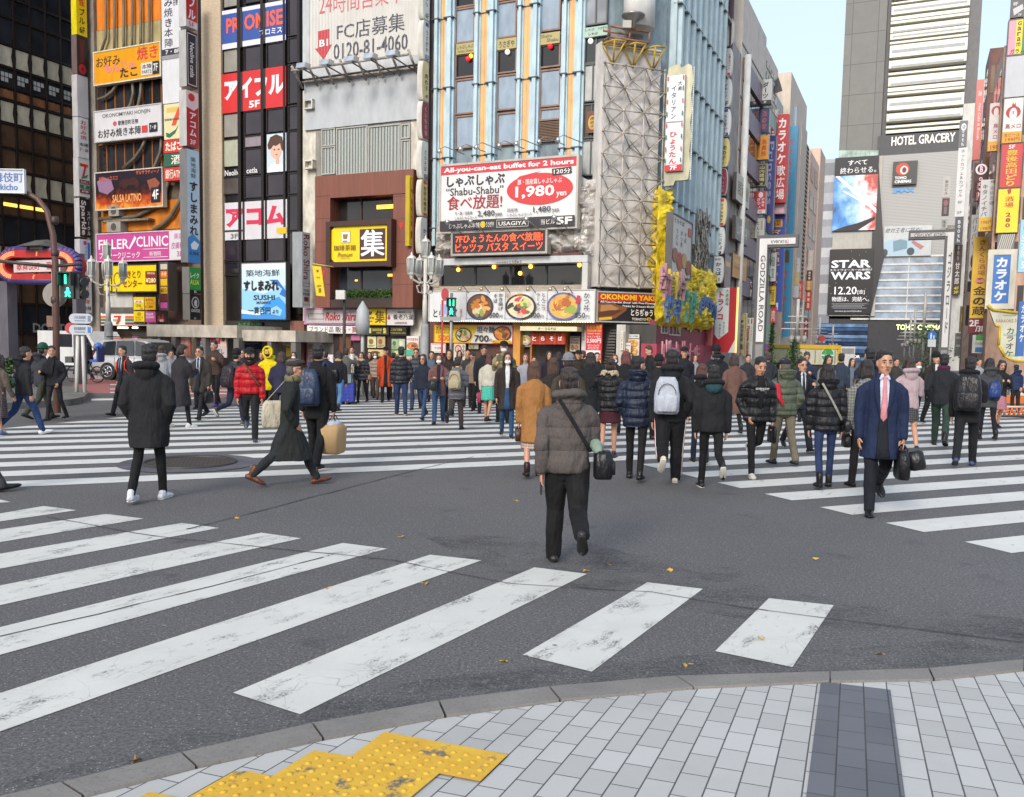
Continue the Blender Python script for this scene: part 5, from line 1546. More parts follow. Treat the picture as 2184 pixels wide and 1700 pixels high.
S(Z(4,1430,1318,1600,1385),'231a14',[('t','珈琲茶館',.2,.2,.66,.56,'c8c048',.02),('t','集',.72,.1,.88,.85,'d0c850',.04),('t','Premium',.42,.64,.64,.82,'c8c048'),('r',.06,.15,.16,.8,'b8b870')],'dark coffee shop strip with glowing yellow green characters',
off=0.4,depth=0.1,emit=0.0)
S(Z(4,1612,1322,1740,1390),'1c1712',[('t','こだわり珈琲',.05,.15,.75,.45,'b8b048',.02),('t',"Today's Specialty Coffee",.02,.6,.98,.8,'b8b048')],'dark specialty coffee strip next to the yellow green one',off=0.4,depth=0.1)
for k,(r,c1,c2)in enumerate(((Z(4,1425,1398,1495,1490),'cfc89a','7a6a3a'),(Z(4,1503,1398,1568,1490),'b8a27a','8a5a2a'),(Z(4,1622,1418,1675,1500),'9ab08a','4a6a3a'),(Z(4,1678,1418,1730,1500),'a8b8a0','d0c8b0'),(Z(4,1430,1505,1570,1560),'c8b478',
'5a4a20'),(Z(4,1620,1505,1735,1560),'6a8a5a','c0b888'))):
 S(r,c1,[('e',.15,.2,.7,.7,c2),('r',.1,.75,.9,.8,'6a6048'),('r',.1,.86,.7,.9,'6a6048')],['pale menu poster in the coffee shop window nearest the door post','brown dessert poster in the coffee shop window','green tea poster on the darker coffee window',
'pale green drinks poster beside the tea poster','long buff menu card low in the coffee window','green menu card low in the second coffee window'][k],off=0.25,depth=0.06,name='menu_poster',cat='poster',group='posters in the coffee shop windows')
S(Z(4,1350,1305,1404,1378),'d9b714',[('t','集',.25,.3,.75,.85,'4a3010',.03),('t','珈琲茶館',.2,.1,.8,.25,'4a3010')],'little square yellow sign on a post outside the second hand shop',off=2.2,depth=0.12)
S(Z(4,1745,1395,1845,1640),'c9b7a8',[('r',0,0,1,.2,'d0ccc6'),('t','中文的菜單有',.05,.06,.95,.16,'b03428'),('f',.05,.2,.95,.45,'9a5a30','b87a40',['8a4020','c89858','6a3018']),('r',0,.46,.6,.66,'4a9a80'),('t','24時間',.05,.72,.7,.86,'b03438',.02)],'upright menu panel with grilled skewers and red Chinese writing',
off=0.9,depth=0.1)
S(Z(4,938,1385,1015,1430),'d6d0d4',[('e',.1,.2,.45,.85,'c02848'),('t','Japan.',.5,.3,.95,.5,'b03048'),('t','Tax-free',.5,.6,.95,.8,'6a5a60')],'small white tax free plate with a red flower on the pink wall',off=0.4,depth=0.05)
S(Z(4,935,1440,1010,1640),'b8a8a0',[('r',.1,.1,.9,.3,'8a7a70'),('r',.1,.4,.9,.42,'5a4a48'),('r',.1,.5,.8,.52,'5a4a48'),('f',.2,.6,.8,.8,'8a6a60','a08070',['6a4a40','c0a890'])],'tall framed leaflet case by the pink entrance',off=0.42,depth=0.06)
S(Z(4,1020,1545,1140,1640),'d0c4c8',[('t','買取',.2,.2,.8,.5,'a04060'),('r',.1,.6,.9,.64,'a08890')],'low white stand board before the pink shop',off=2.0,depth=0.06)
def oval(rect,bg,items,label,bulge,pl,grp):
 a0,a1,z0,z1=pl.rect(rect,0)
 t=thing('oval_sign',label,'sign',pl.pt((a0+a1)/2,z0),grp)
 n=12
 w,h=a1-a0,z1-z0
 arc=[]
 for k in range(n+1):
  q=math.pi*(k/n-.5)
  arc.append((math.cos(q)**0.7*w*.32,z0+h*(.5+.5*math.sin(q))))
 if bulge>0:
  poly=[(a0,z0),(a0+w*.66,z0)]+[(a0+w*.68+x,z)for x,z in arc[1:-1]]+[(a0+w*.66,z1),(a0,z1)]
 else:
  poly=[(a1,z1),(a1-w*.66,z1)]+[(a1-w*.68-x,z)for x,z in arc[::-1][1:-1]]+[(a1-w*.66,z0),(a1,z0)]
 MB().prism(pl,poly,-.22,-.002).build('case',paint('c9c5bb',.4,.2),t)
 c0,c1,m=sum(p[0]for p in poly)/len(poly),(z0+z1)/2,.95
 MB().prism(pl,[(c0+(x-c0)*m,c1+(z-c1)*.97)for x,z in poly],-.05,0.004).build('face',paint(bg,.4,.06),t)
 artwork(pl,a0,a1,z0,z1,.004,items,t)
OV=[(W_,[('v','ヤキトリ',.35,.1,.8,.65,'3a3a44',.02),('t','6F',.4,.8,.85,.95,'3a3a44')],'white skewer'),(W_,[('r',.4,.04,.85,.14,'3a4a80'),('v','うさぎや',.4,.22,.8,.8,'3a3a44'),('r',.4,.86,.85,.98,'3a4a80'),('t','5F',.5,.88,.75,.96,W_)],'white hot pot'),
('d0bf90',[('v','虎の子',.35,.3,.85,.75,'2a2a2a',.03),('t','4F',.45,.84,.85,.93,'3a3a3a')],'buff tiger cub'),('7d2236',[('v','くいもの屋',.4,.12,.8,.9,'c89aa0',.02)],'maroon izakaya'),(W_,[('v','とらそば',.4,.22,.8,.8,'3a3a40'),('r',.45,.87,.9,.98,'24262a'),
('t','1F',.55,.89,.8,.96,W_)],'white noodle'),('d6bd84',[('r',.4,.02,.85,.12,'b83a34'),('v','お好み焼き',.38,.16,.82,.86,'2a2420',.02),('r',.4,.9,.85,.98,'b83a34')],'buff pancake'),('cfcfcf',[('v','かっぱ',.4,.3,.85,.7,'2a2c34',.03),('t','B1',.45,.82,
.8,.92,'2a2c34')],'grey basement bar')]
oy=[(-90,75),(180,530),(535,885),(888,1225),(1235,1570),(1575,1900),(1905,2230)]
oy=[(-150,175)]+oy[1:]
for(y0,y1),(bg,it,nm)in zip(oy,OV):
 x0=72-12*max(0,y0)/1000
 r=Z(5,x0-3,y0,x0+58,y1)
 oval(r,bg,it,'%s sign with curved outer edge on the dark pole by the white building'%nm,-1,side_plane(r[0],(r[1]+r[3])/2,1.0),'curved signs up the dark pole')
MB().tube(FP.pt(fx(921,300,.1),0,.1),FP.pt(fx(921,300,.1),22,.1),.12,n=8).build('sign_pole',paint('4b3430',.6,.5),label='dark rusty pole carrying the curved signs',cat='pole',origin=FP.pt(fx(921,300,.1),0,.1))
OV2=[('c08a7c',[('v','ック',.2,.1,.7,.9,'5a2a2a',.03)],'salmon',7,772,-140,855,135),('bdbdbb',[],'blank grey',7,765,155,855,405),('cfc9c6',[('v','ひょうたん',.15,.2,.5,.84,'b83040',.02),('v','大衆イタリアン',.6,.2,.85,.75,'3a3a3a'),('r',.05,.88,.8,1,'b82838'),
('t','7F',.2,.9,.6,.98,W_)],'white Italian diner',7,755,425,845,670),('c9cacb',[('v','ヤキトリ',.2,.18,.6,.66,'2f3038',.03),('t','6F',.1,.8,.7,.95,'2f3038')],'grey skewer bar',7,748,690,838,940),('cdcfd0',[('r',.05,.02,.7,.12,'3a4a80'),('v','うさぎや',
.2,.22,.7,.8,'3a4048'),('r',.05,.86,.8,.98,'3a4a80'),('t','5F',.2,.88,.6,.96,W_)],'white rabbit hot pot',7,738,955,830,1200),('c9b66e',[('v','虎の子',.2,.25,.75,.76,'2a2a24',.03),('t','4F',.1,.84,.5,.94,'3a3a30')],'mustard tiger cub',7,727,1215,
818,1465),('7a1f33',[('v','くいもの屋',.2,.12,.7,.9,'c08a92',.02)],'dark red izakaya',8,668,20,745,240),('d8c58e',[('r',.05,.02,.75,.14,'b83434'),('v','お好み焼き',.25,.18,.72,.86,'2c2420',.02),('r',.05,.9,.75,.98,'b83434')],'cream pancake',8,652,262,
740,490),(W_,[('v','とらそば',.3,.22,.8,.84,'34343a'),('r',.05,.88,.7,.99,'24262a'),('t','1F',.25,.9,.55,.97,W_)],'white buckwheat noodle',8,642,500,725,725),('cdd0d0',[('t','新宿',.15,.08,.7,.16,'2a2c34'),('v','かっぱ',.2,.22,.8,.72,'24262e',.035),
('t','B1',.15,.8,.65,.93,'2a2c34',.02)],'pale grey river imp bar',8,632,740,715,960)]
for bg,it,nm,z_,x0,y0,x1,y1 in OV2:
 r=Z(z_,x0,y0,x1,y1)
 a,z=GP.hit(r[0],400)
 oval(r,bg,it,'%s sign on the white column at the street corner'%nm,1,Plane(GP.pt(a,0),UD),'curved signs up the white column')
for x0,y0,x1,y1,it,lb in((360,378,522,470,[('t','しゃぶしゃぶ',.05,.15,.95,.55,'3a3420'),('t','Shabu Shabu',.08,.64,.94,.86,'6a6040')],'buff window header with hiragana over Latin letters'),(720,335,890,430,[('t','うさぎや',.1,.2,.9,.85,'3a3420',.02)],
'buff window header with four brush characters'),(1098,285,1270,385,[('t','Shabu',.05,.12,.6,.42,'5a5238'),('t','Shabu',.36,.52,.94,.82,'5a5238')],'buff window header with Latin letters in two steps')):
 S(Z(5,x0,y0,x1,y1),'a89a64',it,lb,off=.1,depth=.1,name='window_header')
S(Z(5,1484,232,1688,318),'9db5a5',[('t','しゃぶ',.05,.1,.45,.4,'3a4a40'),('t','うさぎや',.6,.1,.98,.4,'3a4a40'),('t','しゃぶ',.2,.55,.6,.85,'3a4a40')],'mint green window header on the corner windows',off=.2,depth=.1,name='window_header')
S(Z(5,1505,975,1605,1165),'5a3f24',[('p',[(.1,.1),(.9,.1),(.9,.9),(.1,.9)],'6a2a1c'),('e',.15,.2,.85,.85,'b8923a'),('v','虎の子',.32,.25,.7,.8,'4a2a14',.03)],'brown and gold emblem panel in the corner window',off=.2,depth=.06,name='window_poster')
S(Z(6,215,-35,1320,515),'d3d2d0',[('r',0,0,1,.135,'c0303a'),('t','All-you-can-eat buffet for 2 hours',.02,.025,.98,.12,'e8e2e0',.03),('t','しゃぶしゃぶ',.045,.16,.49,.33,'2e2a34',.035),('t','“Shabu-Shabu”',.04,.34,.48,.46,'3c3840'),('t','食べ放題!',.05,
.47,.47,.68,'9a2430',.04),('e',.505,.2,.98,.665,'c43034'),('p',[(.52,.36),(.6,.23),(.76,.17),(.62,.255),(.55,.36)],'c43034'),('t','豚・国産鶏しゃぶしゃぶ',.585,.28,.9,.36,'e8e2e0'),('t','1,980',.57,.38,.85,.57,'e8e4e2',.025),('t','yen',.865,.49,.935,.58,
'e8e4e2'),('p',[(.83,.155),(.965,.14),(.97,.23),(.835,.25)],'26242a'),('t','120分',.845,.16,.96,.235,'e8e4e2',.02),('t','牛・豚・国産鶏',.115,.71,.25,.76,'57535a'),('t','しゃぶしゃぶコース',.115,.785,.285,.83,'57535a'),('t','2,480',.29,.71,.42,.81,'3c3840'),
('t','yen',.425,.755,.475,.82,'57535a'),('t','国産鶏',.515,.7,.59,.75,'57535a'),('t','しゃぶしゃぶコース',.515,.775,.695,.82,'57535a'),('t','1,480',.705,.69,.83,.79,'3c3840'),('t','yen',.84,.735,.89,.8,'57535a'),('r',0,.845,1,1,'29262b'),('t','しゃぶしゃぶ本舗',
.075,.89,.31,.97,'d8d4cc',.01),('e',.315,.875,.355,.975,'c8aa30'),('t','うさぎや',.36,.885,.42,.965,'d8d4cc'),('o',.44,.865,.675,.98,.003,'c8c4bc'),('t','USAGIYA',.455,.895,.66,.955,'d8d4cc'),('t','当ビル',.765,.885,.865,.965,'d8d4cc',.02),('t','5F',
.875,.865,.985,.975,'e0dcd4',.04)],'big white and red hot pot buffet billboard with prices',off=1.0,depth=.3,frame='b5ada4',fw=.08,back=.0,name='billboard',cat='billboard')
for k,(x,y)in enumerate(((215,1310),(400,1290),(540,1275),(738,1260),(890,1245),(1090,1225),(1255,1210))):
 a,z=FP.hit(*Zp(5,x,y),1.5)
 t=thing('spot_lamp','small spotlight on a bent arm along the top of the buffet billboard','lamp',FP.pt(a,z,1.5),'spotlights along the buffet billboard top')
 MB().path([FP.pt(a,z,1.5),FP.pt(a+.15,z+.12,1.35),FP.pt(a+.75,z-.12,.9)],.018,6).build('arm',STEEL,t)
 MB().lathe(FP.pt(a,z-.14,1.5),[(.09,0),(.075,.1),(.04,.16)],10).build('lamp_head',metal('c8c8c6',.3),t)
for k,(x,y)in enumerate(((265,465),(455,460),(912,442),(1140,428))):
 a,z=FP.hit(*Zp(6,x,y),1.5)
 t=thing('spot_lamp','small spotlight on an arm reaching up in front of the black foot of the billboard','lamp',FP.pt(a,z,1.5),'spotlights below the buffet billboard')
 MB().path([FP.pt(a,z,1.5),FP.pt(a+.15,z-.1,1.4),FP.pt(a+.45,z-.42,1.05)],.018,6).build('arm',STEEL,t)
 MB().lathe(FP.pt(a,z,1.5),[(.05,-.08),(.09,.02),(.08,.1)],10).build('lamp_head',metal('c8c8c6',.3),t)
S(Z(6,312,540,1070,710),'2a2326',[('t','7Fひょうたんの食べ放題!',.03,.08,.97,.48,'ff4a1c',.0),('t','ピッツァ パスタ スイーツ',.03,.52,.97,.93,'ff4a1c',.0)],'dark LED ticker board with two lines of glowing orange characters',off=1.0,depth=.35,frame='a39e94',fw=.08,
name='led_sign',emit=0.0)
for o in bpy.data.objects:
 if o.name.startswith('lettering')and o.parent and o.parent.name.startswith('led_sign'):
  o.data.materials.clear()
  o.data.materials.append(flat('ff4a1c',.5,1.6))
artwork(FP,*FP.rect(Z(6,665,772,870,800),.75),.71,[('t','お好み焼き',0,.3,.48,.9,'55555a'),('t','とらぢゅう',.52,0,1,1,'34343a',.02)],bb)
NB=S(Z(6,120,1025,1470,1270),'cfcfce',[('t','とらそば',.025,.6,.18,.9,'24242a',.03),('v','立喰そば',.198,.6,.215,.88,'a0483c'),('r',.239,0,.242,1,'8a8885'),('r',.48,0,.483,1,'8a8885'),('r',.731,0,.734,1,'8a8885'),('f',.24,.08,.41,.98,'3a3540','6a4630',
['c8803a','d08a40','c07028','d8c8a0','8a9a50','d8a060']),('v','そば',.41,.08,.435,.4,'34343a'),('v','かき揚げ',.44,.06,.47,.66,'34343a'),('t','500',.388,.72,.445,.9,'34343a',.02),('t','円',.45,.8,.468,.92,'34343a'),('f',.485,.1,.67,.96,'2b2a2c','d0c4a4',
['6a9a3a','b8c878','c83a4a','2a3a2a','d8b89a','c8a890','4a7a30']),('t','替玉ライス一杯無料',.49,.06,.59,.2,'c8941c',.03),('v','ラーメン',.668,.06,.695,.66,'34343a'),('v','とんこつ',.7,.06,.728,.66,'34343a'),('t','500',.638,.72,.695,.9,'34343a',.02),('t','円',
.7,.8,.718,.92,'34343a'),('f',.735,.06,.925,.98,'5a5f90','c8a050',['a8582a','c07830','d09a48','b06028','d8b060','8a9a40']),('t','かつ',.855,.06,.89,.16,'b03a34'),('p',[(.91,.16),(.93,.18),(.92,.44),(.9,.42)],'b82a34'),('v','かつ丼',.945,.06,.98,
.66,'2a2a30',.02),('t','550',.9,.72,.958,.9,'34343a',.02),('t','円',.963,.8,.982,.92,'34343a'),('t','Vegetable tempura',.245,.9,.35,.96,'4a6ab0'),('t','Pork bone ramen',.487,.9,.59,.96,'4a6ab0'),('t','Katudon',.737,.9,.83,.96,'4a6ab0')],'long white noodle shop fascia with three bowls and prices',
off=1.1,depth=.4,frame='b9b5ae',fw=.04,name='shop_fascia')
lb_s=MB()
for k in range(70):
 a0,a1,z0,z1=FP.rect(Z(6,120,1268,1470,1280),1.15)
 lb_s.ball(FP.pt(a0+(a1-a0)*(k+.5)/70,(z0+z1)/2,1.15),.035,6,4)
tt=thing('bulb_string','row of small pale bulbs along the lower edge of the noodle fascia','light string',FP.pt(fx(1100,690,1.15),fz(1100,690,1.15),1.15))
lb_s.build('bulb_dots',flat('d8e0c8',.4,.6),tt)['kind']='stuff'
for k,x in enumerate((370,545,715,925,1110,1230)):
 a,z=FP.hit(*Zp(6,x,1000),1.6)
 t=thing('spot_lamp','small warm spotlight leaning over the noodle shop fascia','lamp',FP.pt(a,z,1.6),'spotlights over the noodle fascia')
 MB().path([FP.pt(a,z,1.6),FP.pt(a+.05,z+.08,1.45),FP.pt(a+.1,z-.15,1.1)],.016,6).build('arm',STEEL,t)
 MB().lathe(FP.pt(a,z-.05,1.6),[(.07,-.05),(.06,.04),(.03,.08)],10).build('lamp_head',metal('d0b890',.3),t)
S(Z(6,160,1305,800,1450),'d8d5ce',[('p',[(0,0),(.57,0),(.47,1),(0,1)],'d8b41c'),('t','とんこつラーメン',.02,.08,.42,.32,'8a2c24',.02),('t','替玉又はライス一口',.02,.38,.24,.5,'4a3a20'),('t','500',.05,.58,.21,.92,'c86020',.03),('t','円',.215,.74,.255,.9,'c86020'),
('f',.28,.16,.49,.96,'2b2a2c','cdbd98',['5a8a34','a8b868','b83a44','2a3a2a','d0b090','c8a070']),('t','坦々麺',.56,.06,.78,.42,'24242a',.03),('t','700',.53,.55,.71,.93,'2a2a30',.02),('t','円',.715,.75,.75,.93,'2a2a30'),('f',.77,.04,.99,.86,'28262a',
'b8622c',['8a4a24','4a6a2c','d08a3c','c8702c','5a3018']),('r',.76,.82,.99,.98,'d8aa28'),('t','替玉1玉サービス付',.77,.85,.98,.95,'6a3a14')],'yellow and white ramen banner with two bowls and prices',off=.5,depth=.08,frame='b83a34',fw=.03,name='shop_banner')
S(Z(6,130,1455,250,1530),'d6d0ca',[('o',.05,.1,.95,.9,.02,'b04a44'),('t','そば処',.25,.35,.75,.65,'b04a44')],'white counter sign with a red scalloped cloud',off=.6,depth=.06)
S(Z(6,318,1455,412,1640),'d2cdba',[('e',.08,.06,.7,.42,'b03a34'),('e',.18,.13,.6,.36,'d2cdba'),('t','旨',.28,.17,.5,.32,'b03a34'),('v','うなぎ',.72,.04,.98,.6,'3a3430')],'cream eel poster with a round red seal beside the counter',off=.5,depth=.06)
S(Z(6,440,1455,520,1500),'9aa08a',[('f',.1,.1,.6,.9,'3a3a3c','a87848',['c89858','6a8a40'])],'small landscape menu card over the counter',off=.4,depth=.05)
S(Z(6,865,1350,955,1485),'3c4434',[('f',.02,.28,.95,.86,'d0cabc','c8a868',['e0c890','7a9a4a','b07840','d8d0b8']),('t','600円',.5,.9,.95,.98,'d8d8c8'),('r',.05,.88,.2,.99,'b03030')],'green tinted noodle bowl poster left of the door curtain',off=.3,
depth=.05)
S(Z(6,862,1315,1328,1352),'cfc6a2',[('t','虎',.32,.2,.36,.8,'4a4434'),('r',.38,.48,.42,.52,'4a4434'),('t','とらそば',.45,.2,.64,.8,'4a4434')],'cream awning valance with the noodle shop name',off=1.3,depth=1.0,name='awning',cat='awning',edge='c4ba94')
nt=thing('door_curtain','short red door curtain with four white brush characters','curtain',FP.pt(*FP.hit(*Zp(6,1090,1465),.9),.9))
for k in range(4):
 x0=948+k*71
 a0,a1,z0,z1=FP.rect(Z(6,x0,1368,x0+69,1462),.9)
 g=MB()
 n=8
 for i in range(n):
  u0,u1=i/n,(i+1)/n
  f=lambda u:.9+.05*math.sin(u*7+k)
  P=lambda u,z:FP.pt(a0+(a1-a0)*u,z,f(u))
  g.quad([P(u0,z0),P(u1,z0),P(u1,z1),P(u0,z1)])
  g.quad([P(u0,z1)-FP.n*.01,P(u1,z1)-FP.n*.01,P(u1,z0)-FP.n*.01,P(u0,z0)-FP.n*.01])
 g.build('cloth',paint('b8402c',.8,.2),nt)
 artwork(FP,a0+.08,a1-.08,z0+.12,z1-.12,.96,[('t','とらそば'[k],.05,.05,.95,.95,'e6dcd4',.03)],nt)
MB().tube(FP.pt(*FP.hit(*Zp(6,940,1366),.9),.9),FP.pt(*FP.hit(*Zp(6,1235,1366),.9),.9),.02).build('rod',paint('6a4a2a',.6),nt)
S(Z(6,1270,1395,1350,1520),'c6c0b8',[('r',.05,.03,.95,.12,'6a5a50'),('t','Welcome',.1,.15,.9,.32,'4a3a34'),('t','歡迎',.12,.36,.5,.5,'a04a34'),('r',.55,.36,.9,.5,'b06a3c'),('f',.1,.55,.5,.95,'a89a80','6a4a38',['8a6a4a']),('f',.52,.55,.92,.95,
'a89a80','8a4a28',['b07a4a'])],'welcome menu sheet in the window right of the door curtain',off=.3,depth=.05)
S(Z(6,1365,1292,1400,1640),'c9c6c0',[('v','虎の子の店',.2,.02,.8,.4,'3a3836')],'narrow white post sign with a brush signature',off=.5,depth=.2)
S(Z(6,1402,1292,1530,1640),'c4282e',[('t','お好み焼き',.04,.03,.96,.12,'d8b428',.035),('t','OKONOMI YAKI',.05,.14,.95,.19,'d8b428',.02),('t','YAKISOBA・MONJYA',.08,.22,.92,.26,'d8c8a0'),('t','もんじゃ焼き',.08,.28,.92,.33,'d8c8c0'),('t','2,500円',.05,.35,
.95,.46,'f0e8e4',.03),('t','All-You-Can-Eat',.12,.49,.88,.525,'e0c8c4'),('t','dinner with Free-',.15,.535,.85,.57,'e0c8c4'),('t','Flowing Drinks',.15,.58,.85,.615,'e0c8c4'),('r',.05,.63,.95,.72,'d8d0d0'),('t','2,129円',.05,.73,.95,.82,'e8dcd8',
.02),('r',0,.86,1,1,'d0a828'),('t','営業中',.15,.88,.85,.97,'a02a24',.03)],'tall red pancake restaurant banner with the price 2,500',off=.75,depth=.1,name='shop_banner')
S(Z(6,1497,1045,1975,1275),'231f20',[('p',[(0,0),(1,0),(1,.28),(0,.3)],'b02a28'),('t','OKONOMI YAKI',.04,.04,.97,.24,'e0b41c',.04),('t','All-You-Can-Eat dinner with Free-Flowing',.04,.29,.98,.38,'e4e0dc',.02),('t','Drinks for 2 hours ¥2,500',
.42,.41,.98,.5,'e4e0dc',.02),('p',[(0,.4),(.2,.36),(.5,.5),(.48,.62),(.3,.9),(0,.98)],'7a4a28'),('p',[(.05,.45),(.22,.42),(.36,.55),(.2,.72),(.04,.66)],'a87a4a'),('p',[(.0,.7),(.2,.62),(.42,.6),(.25,.8),(0,.86)],'5a3018'),('p',[(.02,.9),(.24,
.84),(.24,.94),(.02,.99)],'d0a828'),('t','とらぢゅう',.56,.54,.94,.8,'dcd8d2',.03),('t','TORADYU',.58,.86,.82,.95,'dcd8d2',.02),('e',.83,.83,.92,.97,'d0a828'),('t','2F',.85,.86,.9,.94,'3a2a14')],'black pancake restaurant billboard with yellow heading on a red band',
pl=CP,off=.8,depth=.3,frame='a8a59e',fw=.05,name='billboard',cat='billboard')
S(Z(6,1685,1350,1708,1510),'cfc9b8',[('v','とらぢゅう',.2,.05,.8,.95,'34302a',.02)],'slim cream pillar sign beside the stairs',off=.7,depth=.05)
S(Z(6,1728,1380,1838,1412),'c9c9c7',[('t','防犯カメラ作動中',.06,.25,.94,.75,'3a3a3c')],'white security camera notice by the stairway',off=.2,depth=.06)
S(Z(6,1732,1418,1838,1555),'cdb9a4',[('f',.08,.05,.92,.5,'b08a58','c08a40',['a86a2a','d8b060']),('f',.08,.52,.92,.96,'b08a58','c89048',['b8702c','d8b868'])],'pale poster of two fried noodle plates under the camera notice',off=.25,depth=.05)
S(Z(6,1703,1450,1768,1560),'cbc6be',[('t','Welcome',.08,.1,.92,.25,'4a3a34'),('f',.15,.4,.85,.9,'a89a80','9a4a28',['c08a5a'])],'small welcome menu in front of the noodle plate poster',off=.5,depth=.05)
# ---- signs: shopping street
ID=S(Z(7,262,660,415,1500),'d0d2d4',[('v','イタリアン',.24,.1,.56,.46,'343a50',.02),('v','大衆',.62,.06,.86,.17,'343a50'),('v','ひょうたん',.2,.58,.66,.93,'b83a48',.025),('r',.0,.935,1,1,'b8242e'),('t','7F',.3,.945,.7,.99,'e8e4e2',.03),('r',.02,.48,.98,
.49,'9a9a9a')]+[('r',x,y,x+.07,y+.045,c)for y,c in((.01,'b83a44'),(.12,'2f6a4a'),(.25,'b83a44'),(.38,'2f6a4a'),(.5,'b83a44'),(.62,'2f6a4a'),(.75,'b83a44'),(.87,'2f6a4a'))for x in(.02,.9)],'white Italian diner board with red and green dashes in a scalloped silver frame',
pl=Plane(CP.pt(ce+.2,0,.6),UD),off=.6,depth=.15)
idp,ia0,ia1,iz0,iz1=ID[1][:5]
sc_=[]
for k in range(9):
 sc_+=[(ia1+.2+(.06 if k%2 else 0),iz0-.3+(iz1-iz0+.6)*k/8)]
poly=[(ia0-.08,iz0-.5),(ia0+.3,iz0-.48),(ia0+.36,iz0-.32),(ia1+.1,iz0-.32)]+sc_+[(ia1+.08,iz1+.4),(ia1-.2,iz1+.28),(ia0+.4,iz1+.45),(ia0,iz1+.35),(ia0-.08,iz1)]
MB().prism(idp,poly,.25,.44).build('scalloped_frame',metal('8f8e7c',.3,.9),ID[0])
bd=MB()
for k in range(60):
 bd.ball(idp.pt(ia1+.28,iz0-.3+(iz1-iz0+.6)*k/60,.44),.03,6,4)
bd.build('bulb_dots',paint('dcdcd8',.4),ID[0])
GPm=GP
sp_=Plane(GP.pt(0,0),GP.d)
S(Zp(8,290,430)+Zp(8,450,905),'b6b2ac',[('t','とらそば',.1,.04,.6,.12,'3a3a3a',.02),('v','うどん',.2,.2,.3,.5,'4a4a4a'),('v','かつ丼',.42,.2,.52,.5,'4a4a4a'),('v','そば',.62,.2,.72,.4,'4a4a4a'),('r',.8,.1,.95,.25,'b04a44'),('e',.02,.55,.3,.8,'8a5a48'),
('e',.25,.6,.55,.92,'9a4a34'),('e',.5,.58,.75,.85,'a88a58'),('e',.7,.68,.98,.95,'8a4a3a')],'slanting pale menu board with noodle photographs on the yellow cladding',pl=GP,off=1.0,depth=.2,frame='4a4644',fw=.05,name='billboard',cat='billboard')
rg=random.Random(21)
for(x0,y0,x1,y1),c,lb in(((205,870,275,1020),'b07a80','cluster of pale pink metal letter bars hung on the yellow cladding'),((270,900,345,1040),'b8a040','cluster of dull gold metal letter bars'),((345,930,392,1075),'a88088','thin cluster of pinkish metal letter bars under the menu board'),
((232,1040,362,1250),'4a6a9a','large cluster of blue metal letter bars'),((400,1040,515,1245),'3f8a70','cluster of green metal letter bars'),((530,1105,650,1200),'3a5a8a','small dark blue cluster of metal letter bars nearest the white column')):
 a0,a1,z0,z1=GP.rect(Z(8,x0,y0,x1,y1),1.15)
 t=thing('metal_lettering',lb,'sign',GP.pt((a0+a1)/2,z0,1.5),'metal letter bars on the yellow cladding')
 mb=MB()
 for k in range(26):
  a,z=rg.uniform(a0,a1),rg.uniform(z0,z1)
  l=rg.uniform(.25,.6)
  b,w=1.1+rg.uniform(-.08,.08),(l/2,.04)if k%2 else(.04,l/2)
  mb.bx(GP,max(a-w[0],a0),min(a+w[0],a1),z-w[1],z+w[1],b,b+.1)
 mb.build('letter_bars',paint(c,.4,.3),t)
G2=[(Zp(7,1082,698)+Zp(7,1190,912),'b9bab8',[('p',[(0,0),(.3,0),(.5,.3),(.2,.4)],'8a8a8a'),('v','ダーツ',.25,.1,.75,.78,'26262a',.03),('r',0,.85,1,1,'2a2a2e'),('t','8F',.4,.88,.6,.97,W_)],'grey darts bar sign above the navy bar sign'),(Zp(7,1080,
948)+Zp(7,1168,1158),'1f3058',[('v','酒の家',.25,.1,.75,.92,'a84a58',.03)],'navy bar sign with red brush characters under the darts sign'),(Zp(7,1064,1190)+Zp(7,1160,1400),'d08a18',[('v','鳥貴族',.35,.15,.85,.88,'9a2a24',.03),('r',.08,.1,.2,.9,'b86a20')],
'orange skewer chain sign under the navy one'),(Zp(7,1058,1432)+Zp(7,1145,1638),'26241f',[('o',.06,.04,.94,.96,.05,'a89a58'),('v','山内農場',.22,.1,.8,.78,'c8c090',.02),('t','5F',.4,.85,.65,.93,'c8c090')],'black farm restaurant sign with pale gold characters'),
(Z(8,975,205,1060,390),'b02838',[('e',.3,.05,.75,.3,'d8c8c8'),('v','さかい',.12,.3,.55,.8,'e0d4d4',.02),('v','炉端屋',.6,.3,.9,.7,'e0d4d4'),('r',0,.83,1,1,'d0c8c4'),('t','4F',.4,.86,.7,.97,'b02838')],'red hearth tavern sign with a white fan'),(Z(8,
968,430,1048,590),'b8b6ac',[('v','とんラ',.2,.1,.55,.9,'34343a'),('v','焼酎酒場',.65,.1,.85,.6,'6a6a68')],'pale grey sign with loose brush strokes below the red tavern sign')]
for r,bg,it,lb in G2:
 gsign(r,bg,it,lb,depth=.5,edge='a5a29c',group='hanging signs along the shopping street')
